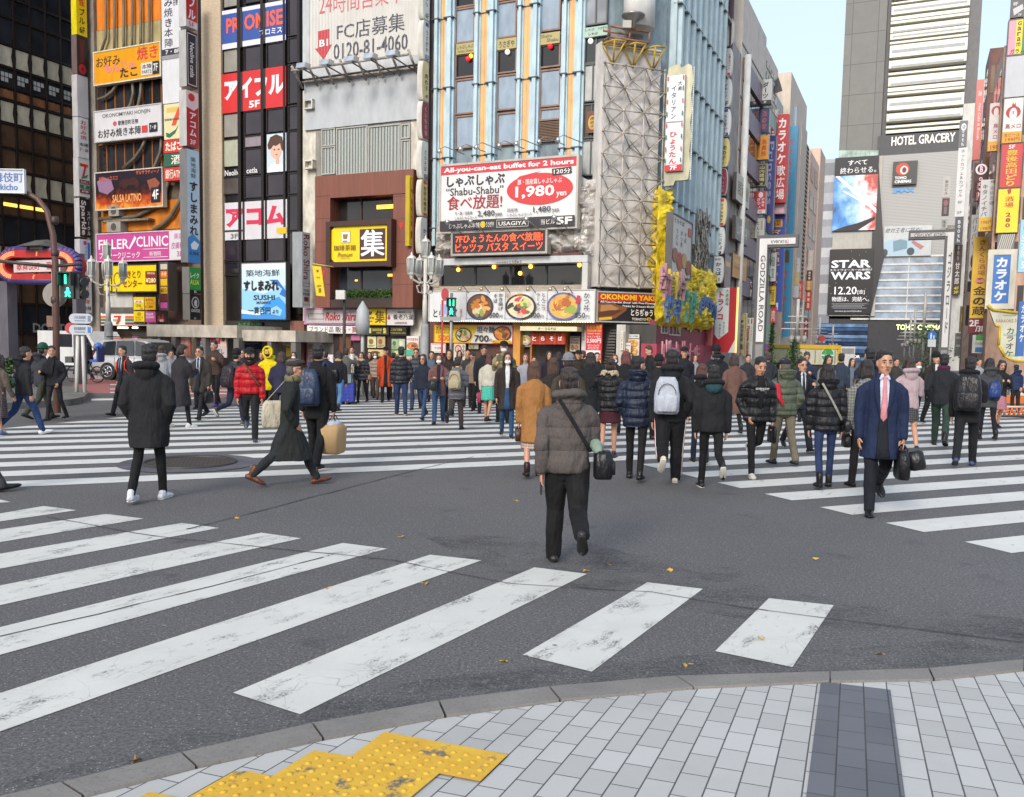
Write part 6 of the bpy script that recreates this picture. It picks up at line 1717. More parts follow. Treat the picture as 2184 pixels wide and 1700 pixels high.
for r,bg,it,lb,x in(((1634,290,1652,492),'3c3f7c',[('q','Princess',.2,.06,.75,.72,'a8a6c8',.01),('e',.3,.84,.7,.92,'b8a040')],'long violet blue sign with pale running script behind the small bar signs',1632),((1618,500,1630,560),'bdbab2',[('v',
'酒亭',.2,.1,.8,.9,'3a3a3c')],'slim pale tavern sign above the street arch',1616),((1642,610,1654,650),'d0b41c',[('v','麺',.2,.1,.8,.9,'8a2a20')],'small yellow noodle sign behind the white lettered arch',1640),((1642,540,1655,600),'c4c2be',[('v',
'個室',.2,.1,.8,.9,'4a4a4c')],'small white sign behind the white lettered arch',1640),((1596,590,1606,640),'26262a',[('v','大衆',.2,.1,.8,.9,'c8c4bc')],'small black sign on the purple banded building',1594),((1642,655,1656,690),'b83a44',[('v','肉',
.2,.1,.8,.9,'d8ccc4')],'small crimson sign behind the foot of the white lettered arch',1640),((1698,600,1712,640),'c0392f',[('v','寿司',.2,.1,.8,.9,'d8ccc4')],'small red sushi sign beside the grey street lamp',1694),((1700,640,1714,690),'c9c7c2',
[('v','居酒屋',.2,.05,.8,.95,'3a3a3c')],'small white tavern sign under the red sushi sign',1695)):
 gsign(r,bg,it,lb,depth=.4,x=x,edge='8a8884',group='hanging signs along the shopping street')
gsign((1655,244,1679,432),'b8242e',[('v','カラオケ歌広場',.08,.03,.86,.97,'e4dede',.035)],'very tall red karaoke sign with white characters',depth=.5,edge='9a2028',x=1650)
gsign(Z(8,1126,302,1215,392),'cf9aac',[('r',.1,.1,.9,.9,'d8aab8')],'plain pink panel between the red karaoke sign and the blue pharmacy sign',depth=.5,edge='b88898',x=1648)
gsign(Z(8,1098,396,1205,1192),'22409a',[('r',.18,.05,.8,.13,'d8a03c'),('t','薬',.26,.055,.72,.125,'5a2a1c',.03),('v','マツモトキヨシ',.1,.15,.75,.55,'d8a820',.03),('q','Tax Free Shop',.12,.6,.62,.88,'d88a3c',.03),('r',.1,.91,.75,.985,'c8c4cc'),('t',
'免税',.2,.93,.62,.975,'a02838')],'tall royal blue pharmacy sign with yellow and orange lettering',depth=.5,edge='1b3070',x=1646)
gsign((1671,270,1692,718),'2880a8',[('v','カラオケ&パーティ館',.1,.05,.62,.57,'a83a4c',.02),('r',0,.585,.7,.645,'3a3a40'),('v','カラオケ館',.06,.67,.58,.98,'a83a4c',.03)],'very tall teal karaoke hall sign with dark red characters',depth=.6,edge='23708f',
x=1672)
gsign(Z(8,1275,755,1340,870),'b8b8b6',[('v','TFC',.3,.15,.75,.9,'34343a')],'white initials sign above the tan blank panel',depth=.3,x=1692)
gsign(Z(8,1270,872,1335,975),'b8a87a',[],'blank tan panel hung under the white initials sign',depth=.3,x=1690)
gsign(Z(8,1262,980,1330,1080),'b3b7bb',[],'blank pale grey panel below the tan one',depth=.3,x=1688)
for r,bg,lb in((Z(8,1405,690,1448,855),'bdb9b2','slim white far sign beside the striped cinema wall'),(Z(8,1400,860,1440,938),'2a1a20','small black far sign with a red mark'),(Z(8,1394,940,1436,1020),'c88a2a','small orange far sign'),(Z(8,1390,
1020,1432,1180),'b83a2a','tomato red far sign under the orange one'),(Z(8,1375,1250,1405,1420),'7a1f2a','dark red far sign low by the truck')):
 gsign(r,bg,[('r',.3,.1,.7,.3,'d0b8a8'),('r',.3,.4,.7,.55,'d0b8a8'),('r',.3,.65,.7,.9,'d0b8a8')],lb,depth=.5,x=r[0],group='far small signs before the cinema')
for r,bg,tx,lb in((Z(8,820,95,930,320),'b4b0a0','居酒屋','cream slanting wall sign between the upper purple bands'),(Z(8,815,440,920,630),'6f6c66','山内農場','grey slanting wall sign with pale characters'),(Z(8,790,740,905,930),'c08a3c','','orange slanting wall sign above the arched windows'),
(Z(8,725,730,775,1000),'8a7a78','','tall greyish poster strip beside the grey imp bar sign')):
 it=[('t',tx,.1,.25,.9,.75,'d8d4cc' if bg[0]=='6' else '6a5a48')]if tx else[('r',.1,.2,.9,.35,'d0a868'),('r',.1,.5,.5,.6,'b07040')]
 S(r,bg,it,lb,pl=GP,off=.35,depth=.18,edge='4a4442')
tv,tvd=S(Z(8,645,998,815,1530),'b0202a',[('p',[(.0,.0),(.66,0),(.66,.68),(.2,.8),(0,.72)],'c9cfcd'),('v','トラノコ',.08,.05,.42,.5,'b02430',.045),('v','大衆酒場',.46,.02,.64,.28,'3a5a4a'),('v','やきとり',.38,.52,.5,.72,'4a5a58'),('v','やきとん',.2,.55,.32,
.77,'4a5a58'),('p',[(.7,1),(1,.8),(1,1)],'c9cfcd')],'big red and white grilled skewer tavern board with a bulb lined edge',pl=Plane(GP.pt(gx(1527),0),UD),off=.6,depth=.5,edge='a31c26')
bd=MB()
pl,a0,a1,z0,z1,o_=tvd
for k in range(34):
 bd.ball(pl.pt(a1+.04,z0+(z1-z0)*(k+.5)/34,o_-.06),.06,6,4)
bd.build('bulb_dots',flat('f0c070',.4,.8),tv)
gsign(Z(8,825,1205,900,1560),'bfae80',[('o',.08,.02,.92,.98,.05,'4a4030'),('p',[(.3,.17),(.7,.17),(.6,.22),(.4,.22)],'3a3228'),('v','珈琲茶館',.28,.26,.74,.66,'3a3228',.02),('v','集',.22,.7,.8,.86,'3a3228',.03),('t','2F',.35,.92,.65,.96,'4a4030')],
'beige coffee house standing board with a thin dark border',depth=.3,x=1573)
gsign(Z(8,905,1245,955,1580),'c5ccc0',[('r',.15,.02,.35,.14,'3a8a4a'),('r',.35,.02,.6,.14,'d8d4d0'),('r',.6,.02,.85,.14,'b83a34'),('q','Pizzeria Garden',.05,.2,.5,.96,'b02a34',.03),('v','石窯焼ピザ',.65,.2,.85,.6,'a89a58')],'narrow pale trattoria board with a tricolour flag',
depth=.3,x=1585)
S(Z(8,500,1310,620,1470),'a8605a',[('r',.2,.05,.55,.25,'c08a5a'),('v','酒',.15,.35,.75,.85,'7a3034',.03)],'tilted faded red poster board hanging under the yellow cladding',pl=Plane(GP.pt(gx(1505),0,.8),Vector((1,-.6,0))),off=.4,depth=.1)
S(Z(8,490,1505,600,1580),'bdb8b2',[('t','トラノコ',.08,.35,.92,.8,'a02a34',.03)],'low white tavern plate at the magenta shopfront',pl=Plane(GP.pt(gx(1520),0,.8),UD),off=.2,depth=.1)
S(Z(8,480,1590,600,1660),'c8b020',[('r',.1,.3,.9,.7,'8a5a20')],'low yellow plate below the white tavern plate',pl=Plane(GP.pt(gx(1520),0,.8),UD),off=.2,depth=.1)
for k,(x0,x1)in enumerate(((1412,1448),(1455,1492))):
 a0,a1,z0,z1=GP.rect((x0,738,x1,770),.75)
 mb=MB()
 rg=random.Random(k)
 for j in range(16):
  a,z=rg.uniform(a0,a1),rg.uniform(z0+.1,z1-.1)
  mb.bx(GP,a,min(a1,a+rg.uniform(.1,.7)),z,z+.07,.71,.76)if j%2 else mb.bx(GP,a,a+.07,z-.1,z+.35,.71,.76)
 t=thing('metal_lettering',['pale raised letter bars on the red awning nearer the stairs','pale raised letter bars on the red awning nearer the tavern'][k],'sign',GP.pt(a0,z0,.75))
 mb.build('letter_bars',paint('c48a92',.5),t)
# ---- far side of the street
def hsign(rect,bg,items,label,xd=None,dep=.3,**kw):
 a,z=HP.hit(xd or rect[2],500)
 return S(rect,bg,items,label,pl=Plane(HP.pt(a,0),UD),off=.6,depth=dep,**kw)
GRP='bar signs up the pinkish building'
hs=[(Z(9,1845,-90,1948,145),'26262a',[('t','8F',.1,.45,.5,.58,'c8c8c8'),('p',[(.1,.7),(.9,.55),(1,.75),(.2,.95)],'b8b8ba'),('t','7F',.55,.9,.85,.99,'c8c8c8')],'black sign with white graffiti strokes topmost on the pinkish building'),(Z(9,1812,
172,1960,475),'d0869a',[('r',.42,0,.82,1,'dcc41c'),('r',.82,0,1,1,'2f7a48'),('v','Garam',.44,.04,.8,.8,'2a2a26',.02),('t','ガラム',.15,.85,1,.98,'4a3a20',.02)],'pink yellow and green striped sign with stacked Latin letters'),(Z(9,1785,490,1960,
850),'adb0b6',[],'large blank grey sign between the striped sign and the red bird sign'),(Z(9,1765,860,1935,1255),'d0cbc8',[('e',.12,.18,.88,.46,'a02430'),('e',.3,.22,.7,.5,'d8c8c6'),('p',[(.4,.18),(.45,.1),(.52,.15),(.58,.1),(.62,.2)],'a02430'),
('p',[(.46,.3),(.54,.3),(.5,.38)],'a02430'),('t','鳥メロ',.12,.57,.92,.68,'a0484e',.015),('r',0,.75,1,1,'d0911c'),('t','生ビール',.1,.78,.9,.86,'4a2a18',.02),('t','199円',.18,.88,.9,.97,'8a2a20',.02)],'white and amber sign with a round red bird emblem over the price 199'),
(Z(9,1745,1260,1930,1648),'b82028',[('t','5F',.32,.03,.62,.12,'e0d8d4',.02),('v','豊後高田どり',.2,.14,.8,.97,'d8b428',.03)],'red sign with six yellow characters under a 5F tag'),(Z(10,1600,180,1775,545),'dcc814',[('p',[(.4,.04),(.6,.02),(.58,.12),
(.46,.15)],'b03024'),('v','酒場',.3,.18,.75,.45,'b03024',.02),('v','280',.35,.54,.7,.9,'8a2020',.03)],'bright yellow tavern sign with the price 280 running down')]
for r,bg,it,lb in hs:
 hsign(r,bg,it,lb,xd=2122,dep=.5,group=GRP,frame='3a3634',fw=.04)
hs2=[(Z(9,1640,905,1755,1325),'c6c0be',[('e',.12,.06,.85,.26,'a03038'),('e',.3,.1,.68,.28,'d0c4c2'),('v','鳥メロ',.3,.42,.72,.76,'a05058'),('r',0,.8,1,1,'d09a1c'),('t','199',.2,.88,.8,.98,'8a2a20',.02)],'smaller white and amber bird emblem sign beside the large one',
2119),(Z(10,1455,112,1580,535),'c2c2c2',[('t','4F',.6,.02,.9,.07,'4a4a4c'),('v','キタノイチバ',.08,.08,.5,.72,'4a4a52'),('v','海鮮酒場',.6,.12,.85,.5,'8a8a90'),('r',0,.73,1,1,'d0a820'),('t','198円',.15,.79,.9,.86,'a0342a',.02),('t','198円',.15,.91,.9,.98,
'a0342a',.02)],'white northern market tavern sign with a yellow price foot',2117),(Z(10,1390,580,1540,1248),'d6aa22',[('v','きんくら酒場',.28,.03,.72,.48,'8a2420',.02),('e',.22,.5,.72,.58,'a02c2c'),('t','KIN no KURA',.25,.52,.7,.56,'e0d0b8'),('v',
'金の蔵',.1,.6,.85,.97,'26201a',.04)],'tall golden storehouse tavern sign with heavy black characters',2112),(Z(10,1362,1250,1502,1368),'6a1a24',[('t','2F',.05,.1,.6,.55,'d8d0d0',.03),('t','/3F',.42,.5,.95,.92,'d8d0d0',.03)],'dark red floor plate under the golden tavern sign',
2112),(Z(10,1515,760,1740,1130),'3a78c0',[],'plain',0),(Z(10,1395,1385,1520,1535),'c8ccc8',[('r',.2,0,.95,.3,'3f9a4a'),('r',.2,.68,.95,.95,'3a78b8'),('t','FamilyMart',.2,.36,.95,.6,'6a7a78',.01)],'white convenience sign with a green and a blue bar',
2114),(Z(10,1375,400,1430,945),'b8b6b2',[('v','バリバリ',.1,.03,.9,.5,'3a3434',.01),('e',.2,.6,.9,.8,'4a2a30'),('e',.1,.83,.95,.98,'2a2628')],'white sign with loose brush strokes behind the golden tavern sign',2094),(Z(9,1378,1060,1450,1290),'55565a',
[('e',.2,.1,.85,.38,'d0d0d2'),('e',.32,.16,.72,.32,'55565a'),('v','Booth',.3,.15,.7,.98,'d0d0d2',.02)],'dark grey lounge sign with white stacked letters',2052),((2040,315,2060,462),'c9c8c5',[('v','ネットカフェ&カプセル',.25,.02,.75,.72,'4a4a50',.01),
('t','8F',.25,.77,.75,.81,'6a6a6c'),('t','5F',.25,.92,.75,.96,'6a6a6c')],'long white net cafe sign with vertical katakana',2052),(Z(10,1250,418,1318,640),'4c4d50',[('v','Booth',.25,.1,.75,.95,'d0d0d2',.02)],'lower dark grey lounge sign behind the arch',
2052),(Z(10,1238,645,1305,1055),'3a2a28',[('v','甘太郎',.2,.35,.8,.8,'d0ccc4',.03),('v','手作り',.35,.02,.65,.32,'b8b4a8'),('t','4F',.2,.84,.8,.9,'d0c030'),('t','3F',.2,.92,.8,.98,'d0c030')],'dark brown tavern sign with white brush characters',2050),
(Z(10,1215,1062,1280,1460),'cdb41c',[('e',.2,.03,.8,.13,'7a4a1c'),('v','やきとりセンタ',.2,.16,.82,.99,'7a2a1c',.02)],'narrow yellow grilled chicken sign behind the arch',2046),(Z(10,1150,90,1212,255),'a9a59e',[('v','東京ビル',.25,.15,.8,.9,'34343a')],
'weathered grey building name sign',2036),(Z(10,1145,265,1205,408),'3a2228',[('e',.2,.1,.8,.45,'8a4a50'),('r',.3,.5,.7,.9,'6a5a5c')],'dark arched bar sign under the building name sign',2036),(Z(10,1142,440,1192,510),'b4b2ac',[('v','鮨処',.3,.1,
.7,.9,'4a4a4a')],'little pale sushi sign under the dark arched sign',2034),(Z(10,1048,345,1105,835),'3a6ab0',[('v','747カラオケランド',.12,.03,.88,.97,'d0d4dc',.02)],'blue karaoke sign standing in front of the cinema podium',2022),(Z(10,1005,875,1080,
1300),'d06a90',[('r',.1,.02,.8,.14,'c83a50'),('e',.2,.2,.85,.38,'d8a8b8'),('r',.1,.42,.9,.8,'d88aa8'),('r',0,.82,1,1,'c82838'),('p',[(.15,.91),(.5,.85),(.5,.97)],'e8d8d8')],'glowing pink game centre sign with a red arrow foot',2018)]
for r,bg,it,lb,xd in hs2:
 if lb=='plain':
  continue
 hsign(r,bg,it,lb,xd=xd,dep=.35,frame=None,group='signs along the far side of the street',emit=.35 if 'glowing' in lb else 0)
hsign(Z(9,1515,700,1580,1400),'b05a52',[('t','5th',.3,.14,.75,.2,'e0c0b8'),('q','Net Cafe & Booth',.4,.3,.75,.75,'d8b0a8')],'salmon neon edged lounge board on the dark block',xd=2094,dep=.4,emit=.25)
hsign(Z(9,1505,1430,1625,1730),'3a1f24',[('e',.1,.03,.95,.35,'e0c8c8'),('e',.25,.08,.8,.3,'3a1f24'),('t','B',.42,.1,.66,.28,'e0c8c8',.03),('v','ooth',.3,.4,.75,1,'d8a8a8',.03)],'dark board with a glowing white ring letter',xd=2096,dep=.3,emit=.3)
hsign(Z(10,1412,130,1470,290),'4a1c22',[('q','Net Cafe',.3,.05,.7,.95,'d88a88')],'short dark red board under the glowing ring letter',xd=2096,dep=.3)
KB=S(Z(10,1560,728,1700,1128),'2f6cb4',[('v','カラオケ',.14,.04,.88,.96,'d8dade',.05)],'square blue karaoke sign with white katakana in a cream frame',pl=Plane(HP.pt(HP.hit(2120,500)[0]+5,0),UD),off=.6,depth=.4,frame='c9c5b4',fw=.25)
plk,k0,k1,kz0,kz1,ko=KB[1]
cv=thing('curved_shop_hood','pale curved karaoke hood with a yellow rim and raised grey characters','sign',plk.pt((k0+k1)/2,2.4,.6))
pc=[plk.hit(*Zp(10,*p),.7)for p in((1520,1140),(1560,1180),(1780,1205),(1900,1210),(1900,1600),(1740,1600),(1660,1560),(1610,1470),(1620,1320),(1580,1300))]
MB().prism(plk,pc,.2,.7).build('hood',paint('bfc0ac',.5,.12),cv)
rm=MB()
for i in range(len(pc)-1):
 if i!=3:
  rm.tube(plk.pt(*pc[i],.72),plk.pt(*pc[i+1],.72),.07,n=6)
rm.build('rim',paint('c8a82c',.5,.15),cv)
artwork(plk,*plk.rect(Z(10,1580,1210,1780,1600),.7),.7,[('t','KARAOKE 747',0,.12,1,.19,'8a5a50'),('v','カラオケ',.45,.28,.8,.92,'5a564c',.03),('t','KARAOK',.35,.42,1,.47,'5a9a98'),('t','KARAOKE',.5,.85,1,.9,'5a9a98'),('t','KARAOKE',.3,.02,.8,.05,
'7a8a70')],cv)
hsign(Z(10,1780,440,1860,870),'8fc0dc',[('e',.3,.1,.6,.2,'5a9a78'),('q','STAGE',.2,.3,.8,.72,'d8e4ea'),('t','5',.3,.8,.65,.93,'d8e4ea')],'pale blue stage sign cut by the edge beside the karaoke sign',xd=2150,dep=.3)
hsign(Z(10,1765,1110,1830,1560),'2a5a9a',[('v','カラオケ',.3,.05,.9,.75,'c8d0dc',.03)],'deep blue karaoke strip at the very edge',xd=2170,dep=.3)
hsign(Z(10,1250,1370,1355,1560),'6f706e',[('r',.1,.15,.9,.25,'a0a09c'),('r',.1,.5,.9,.6,'a0a09c')],'grey slatted shop panel next to the white convenience sign',xd=2060,dep=.3)
hsign(Z(10,1290,1150,1350,1365),'8a7a50',[('r',.2,.3,.8,.6,'b0a070')],'small brown shop panel above the grey slatted one',xd=2060,dep=.3)
hsign(Z(10,1600,560,1740,690),'6a6864',[('p',[(k*.12,1),(k*.12+.06,1),(k*.12+.3,0),(k*.12+.24,0)],'b8b4ac')for k in range(7)],'diagonally striped grey grille over the square blue karaoke sign',xd=2124,dep=.2)
hsign(Z(10,1225,1400,1260,1510),'b02c34',[('v','焼肉',.2,.1,.8,.9,'d8c8c4')],'tiny red barbecue sign low behind the arch',xd=2048,dep=.2)
# ---- street arches (an upright with a short arm)
def arch(label,col,arm,base_y,depth_ref,words,top_words,wcol,mir,letters):
 x0,x1,yt,yb=col
 d=depth_ref
 pl=Plane(Vector((on_depth((x0+x1)/2,yb,d).x,d,0)),UD)
 a0,a1,z0,z1=pl.rect((x0,yt,x1,yb))
 t=thing('street_arch',label,'street sign',pl.pt((a0+a1)/2,0),'street name arches')
 MB().bx(pl,a0,a1,0,z1,-.35,0).build('column',paint('4b4a4c',.5,.15),t)
 b0,b1,y0,y1=pl.rect(arm)
 lo,hi=(a1,b1)if not mir else(b0,a0)
 MB().bx(pl,lo,hi,y0,z1,-.35,-.003).build('arm',paint('4b4a4c',.5,.15),t)
 w=(a1-a0)
 zb=z0+(z1-z0)*.12
 MB().bx(pl,a0+w*.28,a1-w*.08,zb,z1-.12,0,.03).build('white_panel',paint(wcol,.4,.08),t)
 if mir:
  MB().bx(pl,b0+.08,a0+w*.275,y0+.1,z1-.12,-.003,.028).build('arm_panel',paint('b0aeac',.4,.08),t)
  artwork(pl,b0+.2,a0+w*.1,y0+.25,z1-.3,.03,[('t',top_words,.02,.05,.98,.95,'4a4a4c',.015)],t)
 else:
  MB().bx(pl,a1-w*.075,b1-.08,y0+.1,z1-.12,-.003,.028).build('arm_panel',paint(wcol,.4,.08),t)
  artwork(pl,a1+.1,b1-.3,y0+.25,z1-.3,.03,top_words,t)
 artwork(pl,a0+w*.3,a1-w*.1,zb+.2,z1-.2,.032,letters,t)
 MB().bx(pl,a0+w*.25,a1-w*.1,z0-.1,z0+(z1-z0)*.1,0,.03).build('info_plate',paint('7a7a7a',.4,.3),t)
arch('white lettered street arch of dark steel with its short arm reaching towards the cinema',(1609,1634,502,760),(1634,502,1702,527),0,31.5,'',[('t','KABUKI',0,.05,.72,.95,'4a4a4c',.02),('t','町',.78,0,1,1,'9a4a58',.02)],'c6c4c2',False,[('q',
'GODZILLA ROAD',.2,.15,.9,.95,'3a3a3e',.015)])
arch('dark steel street arch with a grey arm and stacked katakana beside the capsule hotel signs',(2008,2029,489,775),(Zp(10,872,0)[0],489,2010,510),0,36.0,'','CENTRAL ROAD','bcbab8',True,[('v','ゴジラロード',.2,.16,.9,.92,'4a4a4e',.03)])
# ---- street furniture
WHP=paint('c9c6be',.5,.2)
def lamp_post(x,ybase,ytop,d,label,s=1.0):
 p=on_depth(x,ybase,d)
 top=on_depth(x,ytop,d).z
 b=Vector((p.x,d,0))
 t=thing('street_lamp',label,'street lamp',b,'white five lantern street lamps')
 MB().lathe(b,[(.26*s,0),(.26*s,.3),(.2*s,.36),(.2*s,2.3),(.17*s,2.42)],12).build('plinth',paint('97999a',.6,.3),t)
 MB().lathe(b,[(.13*s,2.4),(.12*s,3.2),(.1*s,3.3),(.09*s,top-1.1*s)],12).build('pole',WHP,t)
 arms,z0=MB(),top-2.0*s
 pos=[]
 for k in range(4):
  q=k*math.pi/2+.5
  e=Vector((math.cos(q)*.72*s,math.sin(q)*.72*s,0))
  arms.path([b+Vector((0,0,z0-.35*s)),b+e*.45+Vector((0,0,z0-.42*s)),b+e*.9+Vector((0,0,z0-.25*s)),b+e+Vector((0,0,z0))],.05*s,8)
  arms.path([b+Vector((0,0,z0-.9*s))+e*.15,b+e*.5+Vector((0,0,z0-.85*s)),b+e*.6+Vector((0,0,z0-.55*s)),b+e*.4+Vector((0,0,z0-.5*s))],.03,6)
  pos.append(b+e+Vector((0,0,z0)))
 arms.build('arms_frame',WHP,t)
 pos.append(b+Vector((0,0,top-1.15*s)))
 for q in pos:
  ln=MB()
  ln.lathe(q,[(x*s,y*s)for x,y in((.06,-.25),(.1,-.1),(.19,0),(.2,.05))],6,0,False).lathe(q,[(x*s,y*s)for x,y in((.24,.72),(.2,.8),(.06,.9),(.05,.97),(.015,1.05))],6,0,False)
  for k in range(6):
   a=math.pi/3*k
   ln.tube(q+s*Vector((.19*math.cos(a),.19*math.sin(a),.05)),q+s*Vector((.22*math.cos(a),.22*math.sin(a),.72)),.02*s,n=5)
  lo=ln.build('lantern',WHP,t)
  MB().lathe(q,[(.17*s,.05*s),(.2*s,.7*s)],6,0,False).build('glass',paint('8f9490',.3,.15),lo)
 return t
lamp_post(905,790,497,31.0,'white lamp post with five lanterns in front of the curved signs',.72)
lamp_post(233,782,506,38.0,'white lamp post with five lanterns in front of the magenta clinic board',.85)
DKM,BRM=paint('2c2e2e',.5,.2),paint('5c3d33',.5,.3)
def ped_light(p,pl,label,s=1.0):
 t=thing('pedestrian_signal',label,'traffic light',p)
 a,z=(p-pl.o).dot(pl.d),p.z
 b=(p-pl.o).dot(pl.n)
 mb=MB().bx(pl,a-.22*s,a+.22*s,z,z+.92*s,b-.25,b)
 mb.bx(pl,a-.26*s,a+.26*s,z+.9*s,z+.95*s,b-.25,b+.15).bx(pl,a-.26*s,a-.22*s,z+.45*s,z+.9*s,b,b+.15).bx(pl,a+.22*s,a+.26*s,z+.45*s,z+.9*s,b,b+.15)
 mb.build('housing',paint('1e2a2a',.5,.2),t)
 GN=flat('28f0b4',.4,2.2)
 it=MB()
 it.disc(pl,a,z+.34*s,.05*s,.05*s,b,b+.012,12)
 for q in([(-.05,.28),(.05,.28),(.06,.16),(.1,.05),(.05,.05),(0,.15),(-.06,.05),(-.11,.06),(-.06,.17)],[(-.05,.27),(-.12,.2),(-.09,.17),(-.04,.22)],[(.05,.27),(.11,.19),(.08,.17),(.04,.22)]):
  it.prism(pl,[(a+x*s,z+y*s)for x,y in q],b,b+.012)
 it.build('walking_figure_logo',GN,t)
 dots=MB()
 for sx in(-.12,.08):
  for k in range(5):
   dots.bx(pl,a+sx*s,a+(sx+.07)*s,z+(.52+.07*k)*s,z+(.57+.07*k)*s,b,b+.01)
 dots.build('countdown_dots',GN,t)
 return t
d=20.0
MP=Plane((0,d,0),(1,0,0))
b=Vector((on_depth(120,800,d).x,d,0))
ms=thing('signal_mast','brown steel mast curving over to carry the blue street name plate','pole',b)
pts=[b]+[on_depth(x,y,d)for x,y in((118,560),(113,500),(100,450),(80,424),(50,408),(0,396),(-40,388))]
MB().loft(pts,[.075,.07,.065,.06,.06,.055,.05,.05],(0,1,0),12).build('pole',BRM,ms)
am=MB()
for y,x0,x1 in((563,-40,118),(565,118,175)):
 p0,p1=on_depth(x0,y-(10 if x0<0 else-2),d),on_depth(x1,y+(6 if x0<0 else-2),d)
 am.tube(p0,p1,.04)
am.build('arm',paint('3a3432',.5),ms)
bk2=MB()
for y in(470,540,640):
 bk2.loft([on_depth(117,y,d)-Vector((0,0,.04)),on_depth(117,y,d)+Vector((0,0,.04))],[.085,.085],(1,0,0),12)
bk2.build('clamp_rim',paint('3c2c28',.5),ms)
S((-45,362,51,410),'b9c0c8',[('t','歌舞伎町',.1,.12,.98,.55,'3a5a9a',.02),('t','Kabukicho',.1,.62,.86,.9,'3a5a9a',.01)],'pale street name plate with blue characters on the brown mast',pl=MP,off=.15,depth=.05,frame='d0d4d6',fw=.02,name='street_name_sign')
ped_light(on_depth(145,636,d),Plane((0,d-.1,0),(1,-.1,0)),'black pedestrian signal glowing green on the brown mast',.62)
sg=thing('traffic_signal','black traffic signal head turned sideways behind the pedestrian signal','traffic light',on_depth(165,640,d))
mb=MB()
p=on_depth(165,640,d+.1)
mb.box(p+Vector((0,.1,.3)),.16,.32,.56)
for k in range(2):
 mb.tube(p+Vector((.05,.1,.16+.26*k)),p+Vector((.18,.0,.14+.26*k)),.1,n=10)
mb.build('housing',DKM,sg)
rs=thing('road_sign','grey back of a round road sign fixed to the brown mast','road sign',on_depth(105,652,d))
MB().loft([on_depth(108,628,d)+Vector((0,.18,0)),on_depth(108,628,d)+Vector((0,.2,0))],[.28,.28],(1,0,0),28,0,True,True,True).build('disc',paint('8f8a83',.5,.25),rs)
MB().box(on_depth(108,640,d)+Vector((0,.15,-.1)),.08,.04,1.9).build('bracket',STEEL,rs)
MB().box(on_depth(106,685,d)+Vector((0,.16,0)),.3,.02,.25).build('sub_plate',paint('7a5a4a',.5,.3),rs)
gd=33.0
GT=Plane(Vector((on_depth(80,700,gd).x,gd,0)),UD)
ga=thing('gate_sign','red bulb studded ring gate with a white name board over the side street','gate',GT.pt(0,0))
def ring_pts(x0,x1,y0,y1,n=28):
 out=[]
 h=(y1-y0)/2
 for k in range(n):
  q=2*math.pi*k/n
  cx_r=x1-h*1.15 if math.cos(q)>0 else x0+h*1.15
  out.append((cx_r+h*1.15*math.cos(q),(y0+y1)/2+h*math.sin(q)))
 return out
ro,ri=ring_pts(-8,160,533,598),ring_pts(10,144,549,584)
RO,RIN=[GT.hit(*p,.3)for p in ro],[GT.hit(*p,.3)for p in ri]
n=len(RO)
rr=MB()
for k in range(n):
 a_,b_,c_,e_=RO[k],RO[(k+1)%n],RIN[(k+1)%n],RIN[k]
 rr.prism(GT,[a_,b_,c_,e_],-.2,.3)
rr.build('ring',paint('b02822',.5,.15),ga)
ed=MB()
for k in range(n):
 ed.tube(GT.pt(*RO[k],.15),GT.pt(*RO[(k+1)%n],.15),.16,n=6)
ed.build('violet_rim',paint('4a3f78',.5,.15),ga)
bd=MB()
for k in range(n):
 for f in(.3,.5,.7):
  for s_ in(0,.5):
   k2=(k+1)%n
   o,i_=(RO[k][0]*(1-s_)+RO[k2][0]*s_,RO[k][1]*(1-s_)+RO[k2][1]*s_),(RIN[k][0]*(1-s_)+RIN[k2][0]*s_,RIN[k][1]*(1-s_)+RIN[k2][1]*s_)
   bd.ball(GT.pt(o[0]+(i_[0]-o[0])*f,o[1]+(i_[1]-o[1])*f,.31),.035,5,3)
bd.build('bulb_dots',flat('f09a70',.4,.25),ga)
gp_=MB().bx(GT,*GT.rect((8,551,146,581),.05),-.1,.0)
gp_.build('backing',paint('3a3638',.5),ga)
a0,a1,z0,z1=GT.rect((29,555,128,580),.25)
MB().bx(GT,a0,a1,z0,z1,0,.25).build('name_board',paint('c8b9b6',.5,.1),ga)
artwork(GT,a0+.05,a1-.05,z0+.03,z1-.03,.25,[('t','歌舞伎町一番街',.05,.12,.97,.88,'b02a30',.04)],ga)
rp=MB()
a0,a1,z0,z1=GT.rect((60,511,108,527),.2)
rp.hexa([GT.pt(a0,z0,.7),GT.pt(a1,z0,.7),GT.pt(a1,z0,-.7),GT.pt(a0,z0,-.7),GT.pt(a0+.3,z1,.1),GT.pt(a1-.3,z1,.1),GT.pt(a1-.3,z1,-.1),GT.pt(a0+.3,z1,-.1)])
rp.build('tiled_roof',paint('55564f',.7,.3),ga)
rp=MB().bx(GT,*GT.rect((69,526,95,537),.2),-.3,.3)
rp.build('roof_base',paint('a9a79f',.6,.2),ga)
for r,y in(((160,560,168,760),540),((0,600,22,760),600)):
 MB().bx(GT,*GT.rect(r,0)[:2],0,fz(r[0]+5,y,0,GT),-.3,.1).build('post',paint('5d5a62',.5,.2),ga)
d2=27.0
mb=thing('signal_post','slim grey post carrying the middle pedestrian signal','pole',Vector((on_depth(961,800,d2).x,d2,0)))
bb_=Vector((on_depth(961,800,d2).x,d2,0))
MB().tube(bb_,bb_+Vector((0,0,on_depth(961,625,d2).z)),.05).build('pole',STEEL,mb)
MB().box(on_depth(961,680,d2),.62,.2,.12).build('crossbar',paint('8a8c8a',.5),mb)
